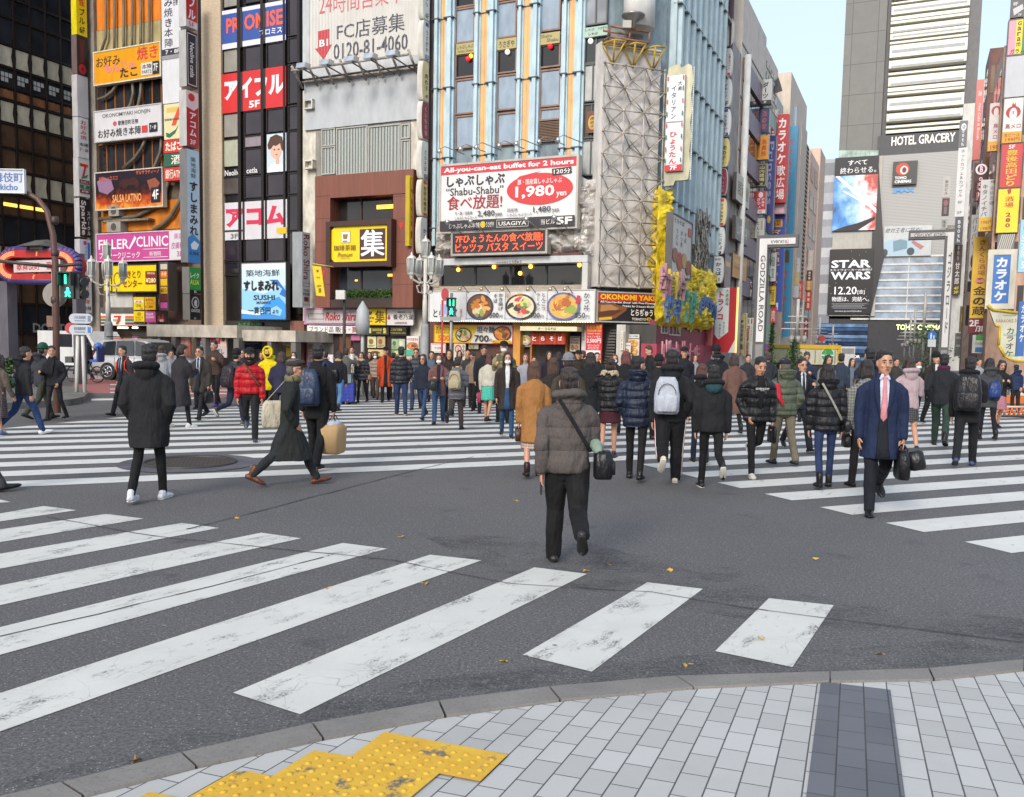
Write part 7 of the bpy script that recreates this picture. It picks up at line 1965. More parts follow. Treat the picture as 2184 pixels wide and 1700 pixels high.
ped_light(on_depth(963,673,d2)+Vector((0,-.12,0)),Plane((0,d2-.2,0),(1,0,0)),'pedestrian signal glowing green in front of the noodle shop fascia',.56)
d3=29.0
rp_=thing('red_post_sign','red post with a round red disc sign and a small blue plate','road sign',Vector((on_depth(942,800,d3).x,d3,0)))
pb0=Vector((on_depth(942,800,d3).x,d3,0))
MB().tube(pb0,pb0+Vector((0,0,on_depth(942,640,d3).z)),.035).build('pole',paint('b02a30',.5),rp_)
p=on_depth(949,628,d3)
MB().loft([p,p+Vector((0,.05,0))],[(.125,.21)]*2,(1,0,0),20,0,True,True,True).build('disc',paint('a8303a',.5),rp_)
MB().box(on_depth(947,660,d3),.24,.04,.34).build('blue_plate',paint('8aa0c0',.5),rp_)
for x,yt,d4,r_,c,lb in((734,620,30,.05,'2a2c2c','thin black post with a small white box in front of the coffee house'),(773,655,29,.06,'a8a8a4','grey post with a blank pointed plate by the yellow coffee sign')):
 b_=Vector((on_depth(x,800,d4).x,d4,0))
 t=thing('street_post',lb,'pole',b_)
 zt_=on_depth(x,yt,d4).z
 MB().tube(b_,b_+Vector((0,0,zt_)),r_).build('pole',paint(c,.5,.2),t)
 if c[0]=='2':
  MB().box(b_+Vector((-.1,-.1,zt_-.15)),.3,.25,.3).build('camera_box',paint('c8c6c0',.5),t)
 else:
  MB().lathe(b_+Vector((0,0,zt_-.9)),[(.2,0),(.24,.4),(.2,.8),(.02,1.1)],10).build('plate',paint('a2a5a6',.5),t)
d5=25.0
for k,(y0,y1,tx)in enumerate(((669,690,'大久保病院'),(693,714,'東京歌舞伎町'))):
 pl=Plane((0,d5,0),(1,0,0))
 a0,a1,z0,z1=pl.rect((147,y0,197,y1))
 t=thing('direction_sign',['upper rounded pale direction plate pointing to the hospital','lower rounded pale direction plate with a blue square'][k],'sign',pl.pt((a0+a1)/2,z0))
 h=(z1-z0)/2
 MB().prism(pl,[(a0+h+h*math.cos(q),z0+h+h*math.sin(q))for q in[math.pi/2+math.pi*i/8 for i in range(9)]]+[(a1-h+h*math.cos(q),z0+h+h*math.sin(q))for q in[-math.pi/2+math.pi*i/8 for i in range(9)]],-.05,0).build('plate',paint('b4bac0',.4,.1),
t)
 artwork(pl,a0,a1,z0,z1,0,[('t',tx,.22,.2,.72,.55,'4a5a80'),('r',.8,.2,.93,.8,'3a6ab0' if k else '6a7a90'),('r',.25,.68,.7,.76,'6a7a98')],t)
dp_=thing('direction_post','pair of white lattice legs holding the rounded direction plates','pole',Vector((on_depth(172,800,d5).x,d5+.1,0)))
for x0,x1 in((166,162),(176,180)):
 MB().tube(on_depth(x0,712,d5+.1),Vector((on_depth(x1,800,d5+.1).x,d5+.1,0)),.05).build('leg',WHP,dp_)
MB().loft([on_depth(150,700,d5)+Vector((-.05,.1,0)),on_depth(150,700,d5)+Vector((-.05,.14,0))],[.16,.16],(1,0,0),16,0,True,True,True).build('red_disc',paint('b03038',.5),dp_)
SHD=30.8
SP=Plane((0,SHD),UD)
sh=thing('subway_shelter','concrete roofed subway entrance shelter with posters inside','shelter',SP.pt(fx(430,700,0,SP),0))
CN=paint('b5ad9f',.7,.25)
a0,a1,z0,z1=SP.rect((313,693,505,719))
MB().bx(SP,a0,a1,z0,z1,-3.0,0).build('roof_slab',CN,sh)
c0,c1,z2,z3=SP.rect((500,704,620,728))
MB().bx(SP,c0,c1,z2,z3,-3.0,-.3).build('lower_roof',CN,sh)
GRY=paint('6d6a66',.5,.2)
for x0,x1 in((312,322),(363,372),(428,436),(496,507)):
 MB().bx(SP,*SP.rect((x0,700,x1,740))[:2],0,z0,-.4,-.05).build('post',GRY,sh)
for x0,x1 in((558,566),(608,618)):
 MB().bx(SP,*SP.rect((x0,700,x1,740))[:2],0,z2,-.7,-.35).build('post',GRY,sh)
MB().bx(SP,a0,c1,0,z0,-3.0,-2.8).build('back_wall',paint('8a8780',.6,.3),sh)
for k,(r,bg,it,lb)in enumerate(((Z(2,1330,1330,1418,1440),'2f5a9a',[('r',.1,.1,.9,.9,'c8ccd0'),('t','P',.15,.18,.55,.62,'2f5a9a',.05),('e',.55,.1,.98,.42,'4a7ac0'),('t','400台',.3,.72,.85,.88,'3a3a40')],'blue and white parking sign with a big P under the shelter roof'),
(Z(2,1535,1370,1672,1540),'b0685a',[('r',.05,.03,.95,.15,'c8b8b0'),('t','居酒屋',.1,.2,.9,.45,'d8b8a8',.02),('r',.1,.55,.9,.6,'6a2a20'),('e',.2,.65,.6,.9,'8a3a24')],'brownish red tavern poster in the shelter'),(Z(2,1760,1345,1880,1560),'bdb8bc',
[('r',0,0,1,.16,'b02a34'),('t','アイフル',.1,.02,.9,.14,'e0d8d8'),('r',0,.2,1,.34,'c23a44'),('t','アコム',.2,.22,.8,.32,'e0d8d8'),('r',0,.4,1,.5,'3a6a98'),('t','百円',.2,.6,.8,.8,'3a5a78')],'loan company poster with red strips in the shelter'),(Z(2,
1886,1345,1990,1560),'b8a8ac',[('r',0,0,.5,.45,'c02c38'),('e',.1,.12,.4,.32,'d8c0c0'),('r',.5,.05,1,.55,'c8b0a0'),('e',.6,.1,.9,.35,'5a3a30'),('t','すし',.2,.65,.8,.85,'3a4a60')],'red and beige poster with a dark haired model in the shelter'))):
 S(r,bg,it,lb,pl=SP,off=-.35,depth=.06,name='poster',cat='poster')
for r,bg,it,lb in((Z(2,808,1380,880,1450),'3f9a48',[('r',.1,.55,.9,.9,'c8a058')],'green stand board at the side street corner'),(Z(2,988,1390,1075,1450),'b03038',[('r',.1,.15,.9,.9,'bdb8b8'),('p',[(.3,.3),(.6,.2),(.5,.6),(.7,.8),(.35,.8)],'4a6a98')],
'red framed no smoking style notice at the store front'),(Z(2,1105,1415,1165,1455),'b8a8ac',[('t','アコム',.1,.2,.9,.7,'8a3038')],'small pink notice by the store door'),(Z(2,1160,1375,1210,1410),'b85a90',[('t','SIM',.1,.2,.9,.8,'d8c8d0')],'small magenta phone card notice above the shelves'),
(Z(2,1170,1412,1228,1455),'d0b820',[('r',.15,.3,.85,.6,'8a4a20')],'small yellow notice beside the pink one')):
 S(r,bg,it,lb,off=1.3,depth=.05,name='notice_board')
for r,bg,it,lb in((Z(4,760,1470,795,1560),'d0b41c',[('r',.1,.1,.9,.25,'8a3a20'),('r',.1,.4,.9,.45,'8a6a20')],'narrow yellow stand notice in front of the granite pier'),(Z(4,805,1472,870,1560),'bdb0b0',[('r',.1,.1,.9,.2,'a04a50'),('r',.1,.35,
.9,.4,'a08890'),('r',.1,.5,.9,.55,'a08890')],'pale pink text notice on the granite pier'),(Z(4,730,1415,785,1470),'a3a8a0',[('r',.2,.2,.8,.8,'8a9088')],'grey green control box by the shelter')):
 S(r,bg,it,lb,off=.9,depth=.08,name='notice_board')
d6=34.0
p=on_depth(1632,741,d6)
t=thing('road_sign','round blue no parking sign with a red ring below the white lettered arch','road sign',Vector((p.x,d6,0)))
MB().loft([p,p+Vector((0,.04,0))],[.16,.16],(1,0,0),24,0,True,True,True).build('disc',paint('b83038',.5),t)
MB().loft([p-Vector((0,.01,0)),p],[.12,.12],(1,0,0),24,0,True,True,True).build('blue_face',paint('2f5aa8',.5),t)
MB().prism(Plane((p.x,d6-.012,0),(1,0,0)),[(-.1,p.z+.07),(-.07,p.z+.1),(.1,p.z-.07),(.07,p.z-.1)],0,.008).build('red_bar',paint('b83038',.5),t)
MB().tube(Vector((p.x,d6+.08,0)),p+Vector((0,.08,.2)),.03).build('pole',STEEL,t)
d7=40.0
pl=Plane((0,d7),(1,0,0))
p=on_depth(1975,700,d7)
t=thing('road_sign','round blue walking adult and child sign over a white hours plate','road sign',Vector((p.x,d7,0)))
p=on_depth(*Zp(10,1065,1392),d7)
MB().loft([p,p+Vector((0,.04,0))],[.21,.21],(1,0,0),24,0,True,True,True).build('disc',paint('2f6ab0',.5),t)
fgp=MB()
for dx,s_ in((-.05,.5),(.08,.32)):
 pp2=Plane((p.x+dx,d7-.006,0),(1,0,0))
 fgp.prism(pp2,[(-.06*s_,p.z-.14),(.06*s_,p.z-.14),(.09*s_,p.z-.14+.4*s_),(-.09*s_,p.z-.14+.4*s_)],0,.008).disc(pp2,0,p.z-.14+.48*s_,.06*s_,.06*s_,0,.008,12)
fgp.build('figure_logo',flat('d8dce0'),t)
MB().box(on_depth(*Zp(10,1062,1452),d7),.36,.03,.34).build('hours_plate',paint('c4c6c8',.5),t)
MB().tube(Vector((p.x,d7+.06,0)),p+Vector((0,.06,.4)),.04).build('pole',STEEL,t)
def plant(name,label,cat,base,h,r,n,seed,cone=False,trunk=True,cols=('3a5226','4c6530','2a3d1c'),ls=.09,group=None):
 t=thing(name,label,cat,base,group)
 rg=random.Random(seed)
 if trunk:
  tk=MB().loft([base,base+Vector((.03,0,h*.35)),base+Vector((-.02,.02,h*.75))],[.06,.045,.02],(1,0,0),8)
  for k in range(7):
   q=rg.uniform(0,6.28)
   z_=h*rg.uniform(.25,.7)
   tk.tube(base+Vector((0,0,z_)),base+Vector((r*.6*math.cos(q),r*.6*math.sin(q),z_+h*.15)),.015,.006,5)
  tk.build('trunk',paint('4a3a2c',.8,.3),t)
 lf=MB()
 clumps=[(Vector((rg.gauss(0,.4),rg.gauss(0,.4),rg.random())),rg.choice((0,1,1,2)))for _ in range(26)]
 for k in range(n):
  c,m=rg.choice(clumps)
  zz=min(1,max(0.06,c.z+rg.gauss(0,.07)))
  rr_=r*((1-zz)*1.0+.08 if cone else math.sin(math.pi*(.12+.8*zz)))
  v=Vector((c.x+rg.gauss(0,.25),c.y+rg.gauss(0,.25),0))
  if v.length>1:
   v=v/v.length*rg.uniform(.8,1)
  p=base+Vector((v.x*rr_,v.y*rr_,zz*h))
  dd=Vector((rg.gauss(0,1),rg.gauss(0,1),rg.gauss(0,.8))).normalized()
  e=dd.orthogonal().normalized()
  s_=ls*rg.uniform(.6,1.2)
  lf.quad([p-e*s_*.35,p+dd*s_,p+e*s_*.35,p-dd*s_*.6],m)
 lf.build('foliage',[paint(c,.6,.25)for c in cols],t)
 return t
for k,(x,yb,yt,d8,r_,cone,lb)in enumerate(((1972,800,700,42,1.5,False,'bushy green street tree under the round blue walking sign'),(1644,800,690,33,.16,False,'slim dark green climbing shrub beside the white lettered arch'),(1688,800,738,33,
.32,True,'small conical conifer behind the man in glasses'),(1692,800,725,38,.45,False,'green shrub by the grey street lamp behind the parked truck'),(20,850,765,29,.8,False,'low green bush on the traffic island edge'))):
 b_=Vector((on_depth(x,yb,d8).x,d8,0))
 plant('shrub' if cone or k==4 else 'tree',lb,'shrub' if cone or k==4 else 'tree',b_,on_depth(x,yt,d8).z,r_,900,k,cone,True,ls=.1)
LG_=paint('5a5b5e',.5,.2)
def dark_lamp(x,d,ytop,label,grp='grey street lamps down the shopping street'):
 b_=Vector((on_depth(x,800,d).x,d,0))
 top=on_depth(x,ytop,d).z
 t=thing('street_lamp',label,'street lamp',b_,grp)
 MB().tube(b_,b_+Vector((0,0,top*.62)),.1).build('pole',LG_,t)
 MB().tube(b_+Vector((0,0,top*.62)),b_+Vector((0,0,top)),.08,.08,10).build('light_tube',paint('b4b2ae',.4),t)
 bars=MB()
 for k in range(3):
  z_=top*(.66+.07*k)
  bars.tube(b_+Vector((-.75+.15*k,0,z_)),b_+Vector((.75-.15*k,0,z_)),.03,n=6)
 bars.build('crossbars_frame',paint('b9b8b4',.4),t)
 lt=MB()
 for sx in(-.3,0,.3):
  lt.lathe(b_+Vector((sx,-.2,top*.5)),[(.06,0),(.12,.06),(.14,.3),(.06,.35)],8)
 lt.build('lantern',paint('8f8d88',.4),t)
L1=dark_lamp(Zp(8,1300,0)[0],42,Zp(8,0,1090)[1],'grey tube topped street lamp near the parked truck')
for k,(x,d,yt,lb)in enumerate(((Zp(10,975,0)[0],52,Zp(10,0,1040)[1],'tallest grey tube topped street lamp before the cinema doors'),(Zp(10,900,0)[0],62,Zp(10,0,1180)[1],'second grey tube topped lamp before the cinema doors'),(Zp(10,868,0)[0],
72,Zp(10,0,1235)[1],'third grey tube topped lamp before the cinema doors'),(Zp(10,825,0)[0],84,Zp(10,0,1290)[1],'fourth and smallest grey tube topped lamp before the cinema doors'),(Zp(10,125,0)[0],70,Zp(10,0,1240)[1],'grey tube topped lamp before the blue glass beside the round red sign'),
(Zp(10,235,0)[0],80,Zp(10,0,1300)[1],'slim grey tube topped lamp before the blue glass'))):
 dark_lamp(x,d,yt,lb)
p=on_depth(*Zp(10,162,1415),60)
t=thing('road_sign','round red road sign over a blue plate before the blue glass','road sign',Vector((p.x,60,0)))
MB().loft([p,p+Vector((0,.05,0))],[.22,.22],(1,0,0),24,0,True,True,True).build('disc',paint('a83a3c',.5),t)
MB().box(p+Vector((0,0,-.42)),.75,.05,.22).build('blue_plate',paint('3a4a78',.5),t)
MB().tube(Vector((p.x,60.1,0)),p+Vector((0,.1,.3)),.05).build('pole',STEEL,t)
td=52.0
TK=Plane((0,td),(1,.04,0))
tk=thing('box_truck','cream box truck with a yellow top rail and a green round emblem','truck',Vector((on_depth(1740,790,td).x,td,0)))
a0,a1,z0,z1=TK.rect((1706,740,1790,795))
z0=.9
MB().bx(TK,a0,a1,z0,z1,-6,0).build('cargo_box',paint('c2bda6',.5,.15),tk)
MB().bx(TK,a0-.05,a1+.05,z1-.12,z1+.12,-6,.06).build('yellow_rail',paint('d0a828',.5),tk)
MB().bx(TK,a1-.12,a1+.04,z0,z1-.12,0,.05).build('yellow_post',paint('d0a828',.5),tk)
dr=MB()
for k in range(4):
 q=a0+(a1-a0)*(.12+.25*k)
 dr.bx(TK,q,q+.06,z0+.1,z1-.2,0,.04)
dr.build('door_bar',paint('8f8c7c',.5),tk)
c0,c1=TK.hit(*Zp(10,208,1545))
MB().disc(TK,c0,c1,.42,.42,0,.02).build('emblem',paint('d0d4cc',.5),tk)
MB().prism(TK,[(c0+.36*math.cos(q),c1+.36*math.sin(q))for q in[math.pi*k/12 for k in range(13)]],.02,.03).prism(TK,[(c0+.36*math.cos(q),c1-.1+.3*math.sin(q))for q in[math.pi+math.pi*k/12 for k in range(13)]],.02,.03).build('emblem_print',paint('2f9a50',
.5),tk)
MB().bx(TK,a0,a1,.5,.9,-6,-.1).build('chassis',DKM,tk)
for q in(a0+.5,a1-.5):
 w=MB().loft([TK.pt(q-.12,.45,-1.0),TK.pt(q+.12,.45,-1.0)],[.45,.45],(0,0,1),20,0,True,True,True).build('wheel',paint('1c1c1e',.7),tk)
VP_=MB().bx(TK,*TK.rect((1792,768,1822,795))[:2],.6,2.0,-.6,0)
vb=thing('white_cabinet','white street cabinet beside the truck','cabinet',TK.pt(a1+1,0))
VP_.build('casing',paint('c9c9c6',.5,.1),vb)
MB().bx(TK,*TK.rect((1794,772,1820,780))[:2],1.6,1.9,0,.03).build('vent',paint('8a8a88',.5),vb)
bd_=30.0
for k,(x0,x1,y0,y1)in enumerate(((2130,2200,843,862),(2112,2200,868,890))):
 p0=ground(x0,y1)
 pl=Plane((p0.x,p0.y),(1,.1,0))
 a0,a1,z0,z1=pl.rect((x0,y0,x1+20,y1))
 t=thing('barrier',['orange site barrier panel with white squares at the pavement corner','low orange barrier fence with a dark foot rail at the pavement corner'][k],'barrier',p0)
 if k==0:
  MB().bx(pl,a0,a1,z0+.02,z1,-.05,0).build('panel',paint('d0702c',.5),t)
  sq=MB()
  for j in range(8):
   sq.bx(pl,a0+.08+.32*j,a0+.28+.32*j,z0+.3,z0+.55,0,.01)
  sq.build('stripe_print',paint('d0c8b8',.5),t)
 else:
  br2=MB()
  for j in range(12):
   br2.tube(pl.pt(a0+.14*j,0),pl.pt(a0+.14*j+.07,z1),.02,n=5).tube(pl.pt(a0+.14*j+.14,0),pl.pt(a0+.14*j+.07,z1),.02,n=5)
  br2.build('grille',paint('c0622c',.5),t)
  MB().tube(pl.pt(a0,z1),pl.pt(a1,z1),.03).build('rail',paint('d0a890',.5),t)
  MB().bx(pl,a0,a1,0,.05,-.1,.1).build('foot_rail',DKM,t)
# ---- silver car
def car(base,yaw,label):
 t=thing('parked_car',label,'car',base)
 M=Matrix.Translation(base)@Matrix.Rotation(yaw,4,'Z')
 T=lambda x,y,z:M@Vector((x,y,z))
 BODY=paint('c2c3c5',.3,.08,0,.2)
 low=[(-2.2,.78,.45,.86),(-2.12,.88,.35,.95),(-1.2,.91,.3,.98),(.6,.91,.3,.96),(1.3,.9,.3,.93),(1.9,.84,.36,.84),(2.2,.7,.45,.72)]
 mb=MB()
 rings=[]
 for x,w,f,b in low:
  rings.append([T(x,y,z)for y,z in((-w*.85,f),(-w,f+.15),(-w,b-.12),(-w*.94,b),(w*.94,b),(w,b-.12),(w,f+.15),(w*.85,f))])
 i0=0
 for R_ in rings:
  mb.v+=R_
 for j in range(len(rings)-1):
  for k in range(8):
   a,b=j*8+k,j*8+(k+1)%8
   mb.f.append((a,b,b+8,a+8))
   mb.mi.append(0)
   mb.sm.append(True)
 for q in(tuple(range(7,-1,-1)),tuple(range((len(rings)-1)*8,len(rings)*8))):
  mb.f.append(q)
  mb.mi.append(0)
  mb.sm.append(False)
 cab=[(-2.1,.84,.93),(-1.75,.72,1.62),(-.2,.74,1.7),(.35,.72,1.62),(1.1,.82,.95)]
 top=[T(x,s*w,z)for s in(-1,1)for x,w,z in cab]
 i=len(mb.v)
 mb.v+=top
 for k in range(4):
  mb.f.append((i+k,i+5+k,i+6+k,i+1+k)[::-1])
  mb.mi.append(0)
  mb.sm.append(False)
 mb.f+=[tuple(i+k for k in range(5))[::-1],tuple(i+5+k for k in range(5))]
 mb.mi+=[0,0]
 mb.sm+=[False,False]
 mb.build('body',BODY,t)
 GL=glass('2a3034',.05,.7)
 for s in(-1,1):
  for q in(((-1.85,.86,1.02),(-1.62,.755,1.55),(-1.05,.765,1.6),(-1.05,.87,1.02)),((-.98,.87,1.02),(-.98,.765,1.6),(-.2,.765,1.62),(-.15,.87,1.02)),((-.08,.87,1.02),(-.12,.765,1.62),(.28,.75,1.56),(.85,.85,1.02))):
   p=[T(x,s*(w+.012),z)for x,w,z in q]
   MB().quad(p if s<0 else p[::-1]).quad((p if s>0 else p[::-1])).build('side_window',GL,t)
  for x in(-1.35,1.35):
   w=MB().loft([T(x,s*.74,.36),T(x,s*.93,.36)],[.36,.36],M.to_3x3()@Vector((0,0,1)),24,0,True,True,True).build('wheel',paint('18181a',.7,.2),t)
   rm=MB()
   for k in range(5):
    q=2*math.pi*k/5
    rm.tube(T(x,s*.945,.36),T(x+.2*math.cos(q),s*.94,.36+.2*math.sin(q)),.035,n=5)
   rm.loft([T(x+.22*math.cos(q),s*.935,.36+.22*math.sin(q))for q in[6.2832*k/20 for k in range(21)]],[.025]*21,M.to_3x3()@Vector((0,1,0)),6,0,False)
   rm.build('rim',metal('b5b6b8',.3),w)
  MB().box(T(-.5,s*.915,.82),.14,.03,.03,0,yaw).build('door_handle',BODY,t)
  MB().box(T(.75,s*.98,1.02),.16,.16,.14,0,yaw).build('mirror',BODY,t)
  MB().hexa([T(-2.17+dx,s*.7+dy,z)for z in(.8,1.1)for dx,dy in((-.03,-.09),(-.03,.09),(.1,.09),(.1,-.09))]).build('tail_light',paint('8a2022',.3),t)
  MB().hexa([T(2.0+dx,s*.68+dy,z)for z in(.62,.76)for dx,dy in((-.1,-.14),(-.1,.14),(.12,.1),(.12,-.14))]).build('headlight',paint('c8ccd0',.15),t)
  dl=MB()
  for x in(-1.02,-.1):
   dl.box(T(x,s*.912,.68),.012,.012,.5,0,yaw)
  dl.build('door_seam',paint('4a4a4c',.6),t)
 for q in(((-2.03,.7,1.05),(-2.03,-.7,1.05),(-1.82,-.62,1.52),(-1.82,.62,1.52)),((.98,-.72,1.04),(.98,.72,1.04),(.45,.64,1.55),(.45,-.64,1.55))):
  p=[T(x+(-.03 if x<0 else .03),w,z+.02)for x,w,z in q]
  MB().quad(p).quad(p[::-1]).build('windscreen' if q[0][0]>0 else 'rear_window',GL,t)
 MB().box(T(-2.22,0,.5),.14,1.6,.22,0,yaw).build('rear_bumper',paint('7a7c7e',.5),t)
 MB().box(T(2.2,0,.5),.14,1.4,.22,0,yaw).build('front_bumper',paint('7a7c7e',.5),t)
 rr2=MB()
 for s in(-1,1):
  rr2.tube(T(-1.6,s*.62,1.76),T(.1,s*.62,1.76),.025,n=6)
 rr2.build('roof_rail',DKM,t)
g0=ground(322,811)
car(Vector((g0.x,g0.y,0)),RAD(-14),'silver estate car waiting by the red cycle lane')
vn=thing('parked_van','white van half hidden behind the brown mast','van',Vector((on_depth(248,780,36).x,36,0)))
p=Vector((on_depth(150,760,41).x,41,0))
VB=Plane(p,UD)
MB().prism(VB,[(-2.2,.4),(2.0,.4),(2.1,1.0),(1.7,1.3),(1.1,2.0),(-2.2,2.0)],-1.7,0).build('body',paint('d0d2d2',.3,.08),vn)
MB().prism(VB,[(.3,1.25),(1.5,1.25),(1.05,1.85),(.3,1.85)],0,.01).prism(VB,[(-1.0,1.25),(.15,1.25),(.15,1.85),(-1.0,1.85)],0,.01).build('window_glazing',GDK,vn)
for x in(-1.4,1.3):
 MB().loft([VB.pt(x,.34,-.2),VB.pt(x,.34,.02)],[.34,.34],(0,0,1),20,0,True,True,True).build('wheel',paint('18181a',.7),vn)
# ---- bicycle
def bicycle(base,yaw,label,seat=True):
 t=thing('bicycle',label,'bicycle',base)
 M=Matrix.Translation(base)@Matrix.Rotation(yaw,4,'Z')
 T=lambda x,y,z:M@Vector((x,y,z))
 ax=M.to_3x3()@Vector((0,1,0))
 BK=paint('232326',.5)
 for x in(-.52,.55):
  w=MB().loft([T(x+.3*math.cos(q),0,.32+.3*math.sin(q))for q in[6.2832*k/28 for k in range(29)]],[.025]*29,ax,6,0,False).build('wheel',BK,t)
  sp=MB()
  for k in range(10):
   q=6.2832*k/10
   sp.tube(T(x,0,.32),T(x+.29*math.cos(q),0,.32+.29*math.sin(q)),.004,n=4)
  sp.build('spokes',STEEL,w)
 fr=MB()
 for a,b in(((-.52,.32),(-.1,.35)),((-.1,.35),(.4,.75)),((-.1,.35),(-.22,.8)),((-.52,.32),(-.2,.7)),((.4,.8),(.55,.32)),((.38,.7),(.36,.98))):
  fr.tube(T(a[0],0,a[1]),T(b[0],0,b[1]),.022,n=6)
 fr.build('frame',BK,t)
 MB().path([T(.2,-.25,1.02),T(.36,-.2,1.0),T(.38,0,.98),T(.36,.2,1.0),T(.2,.25,1.02)],.014,6).build('handlebar',STEEL,t)
 MB().ball(T(-.24,0,.85),(.13,.09,.04),10,5).build('saddle',BK,t)
 MB().box(T(.62,0,.86),.3,.34,.24,0,yaw).build('basket',paint('4a4a4a',.6),t)
 if seat:
  c=thing('child_seat','bright blue child seat mounted behind the cyclist','child seat',T(-.55,0,.78))
  B_=paint('2f58b8',.5)
  MB().box(T(-.52,0,.84),.34,.34,.1,0,yaw).build('seat',B_,c)
  MB().box(T(-.68,0,1.12),.08,.36,.55,0,yaw).build('backrest',paint('24306a',.5),c)
  MB().ball(T(-.6,0,1.38),(.14,.16,.16),10,6).build('headrest',paint('3a78d0',.5),c)
 return M
bc=ground(183,816)
BIKE_YAW=RAD(180-14)
bicycle(Vector((bc.x,bc.y,0)),BIKE_YAW,'black city bicycle ridden along the red lane')
for k,(x,d,lb)in enumerate(((712,31.5,'black bicycle parked before the pink shopfront'),(728,32.0,'second black bicycle leaning by the pink shopfront'))):
 bicycle(Vector((on_depth(x,800,d).x,d,.12)),RAD(60+30*k),lb,False)
# ---- people
def cloth(c,kind='plain'):
 key=('cloth',c,kind)
 if key in MC:
  return MC[key]
 t=NT('cloth_'+kind)
 v=t.coord()
 rgb=lin(c)
 n=t.noise(v,5.0,5,0.6)
 col=t.mix(t.ramp(n,[(0.3,0.0),(0.7,1.0)]),tuple(x*.8 for x in rgb),tuple(min(1,x*1.2+.002)for x in rgb))
 fold=t.noise(t.coord((7,7,2.6),(.25,0,0)),1.5,3,.55)
 bmp=t.bump(fold,.7,.06)
 ro=.85
 if kind=='puffer':
  w=t.new('TexWave',{'Vector':v,'Scale':2.5,'Distortion':2.4,'Detail':2.0,'Detail Scale':1.5},wave_type='BANDS',bands_direction='Z',wave_profile='SIN')
  h=t.math('POWER',w.outputs[1],.35)
  bmp=t.bump(h,.55,.04,bmp)
  ro=.5
 elif kind=='quilt':
  w=t.new('TexWave',{'Vector':v,'Scale':1.55,'Distortion':.8,'Detail':2.0},wave_type='BANDS',bands_direction='Z')
  h=t.math('POWER',w.outputs[1],.3)
  bmp=t.bump(h,.6,.03,bmp)
  fine=t.noise(v,170,2)
  col=t.mix(t.ramp(fine,[(.35,0.0),(.65,1.0)]),tuple(x*.65 for x in rgb),col)
 elif kind=='plaid':
  for d_,s_ in(('X',9),('Z',8)):
   w=t.new('TexWave',{'Vector':v,'Scale':s_,'Distortion':0.0},wave_type='BANDS',bands_direction=d_)
   col=t.mix(t.ramp(w.outputs[1],[(.75,0.0),(.8,.55)]),col,tuple(min(1,x*2.2+.05)for x in rgb))
 elif kind=='camo':
  vo=t.new('TexVoronoi',{'Vector':t.mix(.3,v,t.new('TexNoise',{'Vector':v,'Scale':5.0}).outputs[1]),'Scale':13.0})
  col=t.mix(t.ramp(vo.outputs['Color'],[(.3,0.0),(.34,1.0)]),lin('2a2d22'),t.mix(t.ramp(vo.outputs['Color'],[(.6,0.0),(.64,1.0)]),lin('585a3c'),lin('83785a')))
 elif kind=='wool':
  fine=t.noise(v,120,3)
  col=t.mix(t.ramp(fine,[(.35,0.0),(.65,1.0)]),tuple(x*.8 for x in rgb),col)
 elif kind=='denim':
  col=t.mix(t.ramp(t.noise(t.coord((1,1,.4)),6,4),[(.45,0.0),(.7,.5)]),col,tuple(min(1,x*1.7+.01)for x in rgb))
 elif kind=='leather':
  ro=.35
 t.put(t.b,'Base Color',col)
 t.put(t.b,'Roughness',ro)
 t.put(t.b,'Specular IOR Level',.3)
 t.put(t.b,'Normal',bmp)
 MC[key]=t.m
 return t.m
def hairm(c):
 key=('hair',c)
 if key not in MC:
  t=NT('hair')
  n=t.noise(t.coord((34,34,4)),2.0,4,.6)
  rgb=lin(c)
  t.put(t.b,'Base Color',t.mix(t.ramp(n,[(.3,0.0),(.7,1.0)]),tuple(x*.55 for x in rgb),tuple(min(1,x*1.6+.004)for x in rgb)))
  t.put(t.b,'Roughness',.45)
  t.put(t.b,'Normal',t.bump(n,.8,.03))
  MC[key]=t.m
 return MC[key]
def skinm(c='b98a70'):
 key=('skin',c)
 if key not in MC:
  t=NT('skin')
  rgb=lin(c)
  n=t.noise(t.coord(),9,4)
  t.put(t.b,'Base Color',t.mix(t.ramp(n,[(.3,0.0),(.7,1.0)]),tuple(x*.85 for x in rgb),(min(1,rgb[0]*1.1),rgb[1]*1.04,rgb[2])))
  t.put(t.b,'Roughness',.5)
  MC[key]=t.m
 return MC[key]
EYE,LIP,BROW=flat('15100e',.2),flat('7d463e',.5),flat('1c1512',.7)
MASK=None
JOBS=[]
def fuse(o,vox,smooth=2,post=None):
 m=o.modifiers.new('fuse','REMESH')
 m.mode='VOXEL'
 m.voxel_size=vox
 m.use_smooth_shade=True
 if smooth:
  s_=o.modifiers.new('smooth','SMOOTH')
  s_.iterations=smooth
  s_.factor=.5
 JOBS.append((o,post))
POSE={'walkL':(24,6,-18,28,-22,20),'walkR':(-18,28,24,6,20,-22),'stand':(2,3,-2,3,3,-3),'strideL':(27,4,-23,24,-20,18),'strideR':(-23,24,27,4,18,-20),'kickL':(-14,62,14,6,14,-16),'kickR':(14,6,-14,62,-16,14),'softL':(12,5,-10,18,-10,10),'softR':(-10,
18,12,5,10,-10),'suit':(-16,44,14,5,14,-16),'ride':(62,75,25,60,48,48)}
PN=0
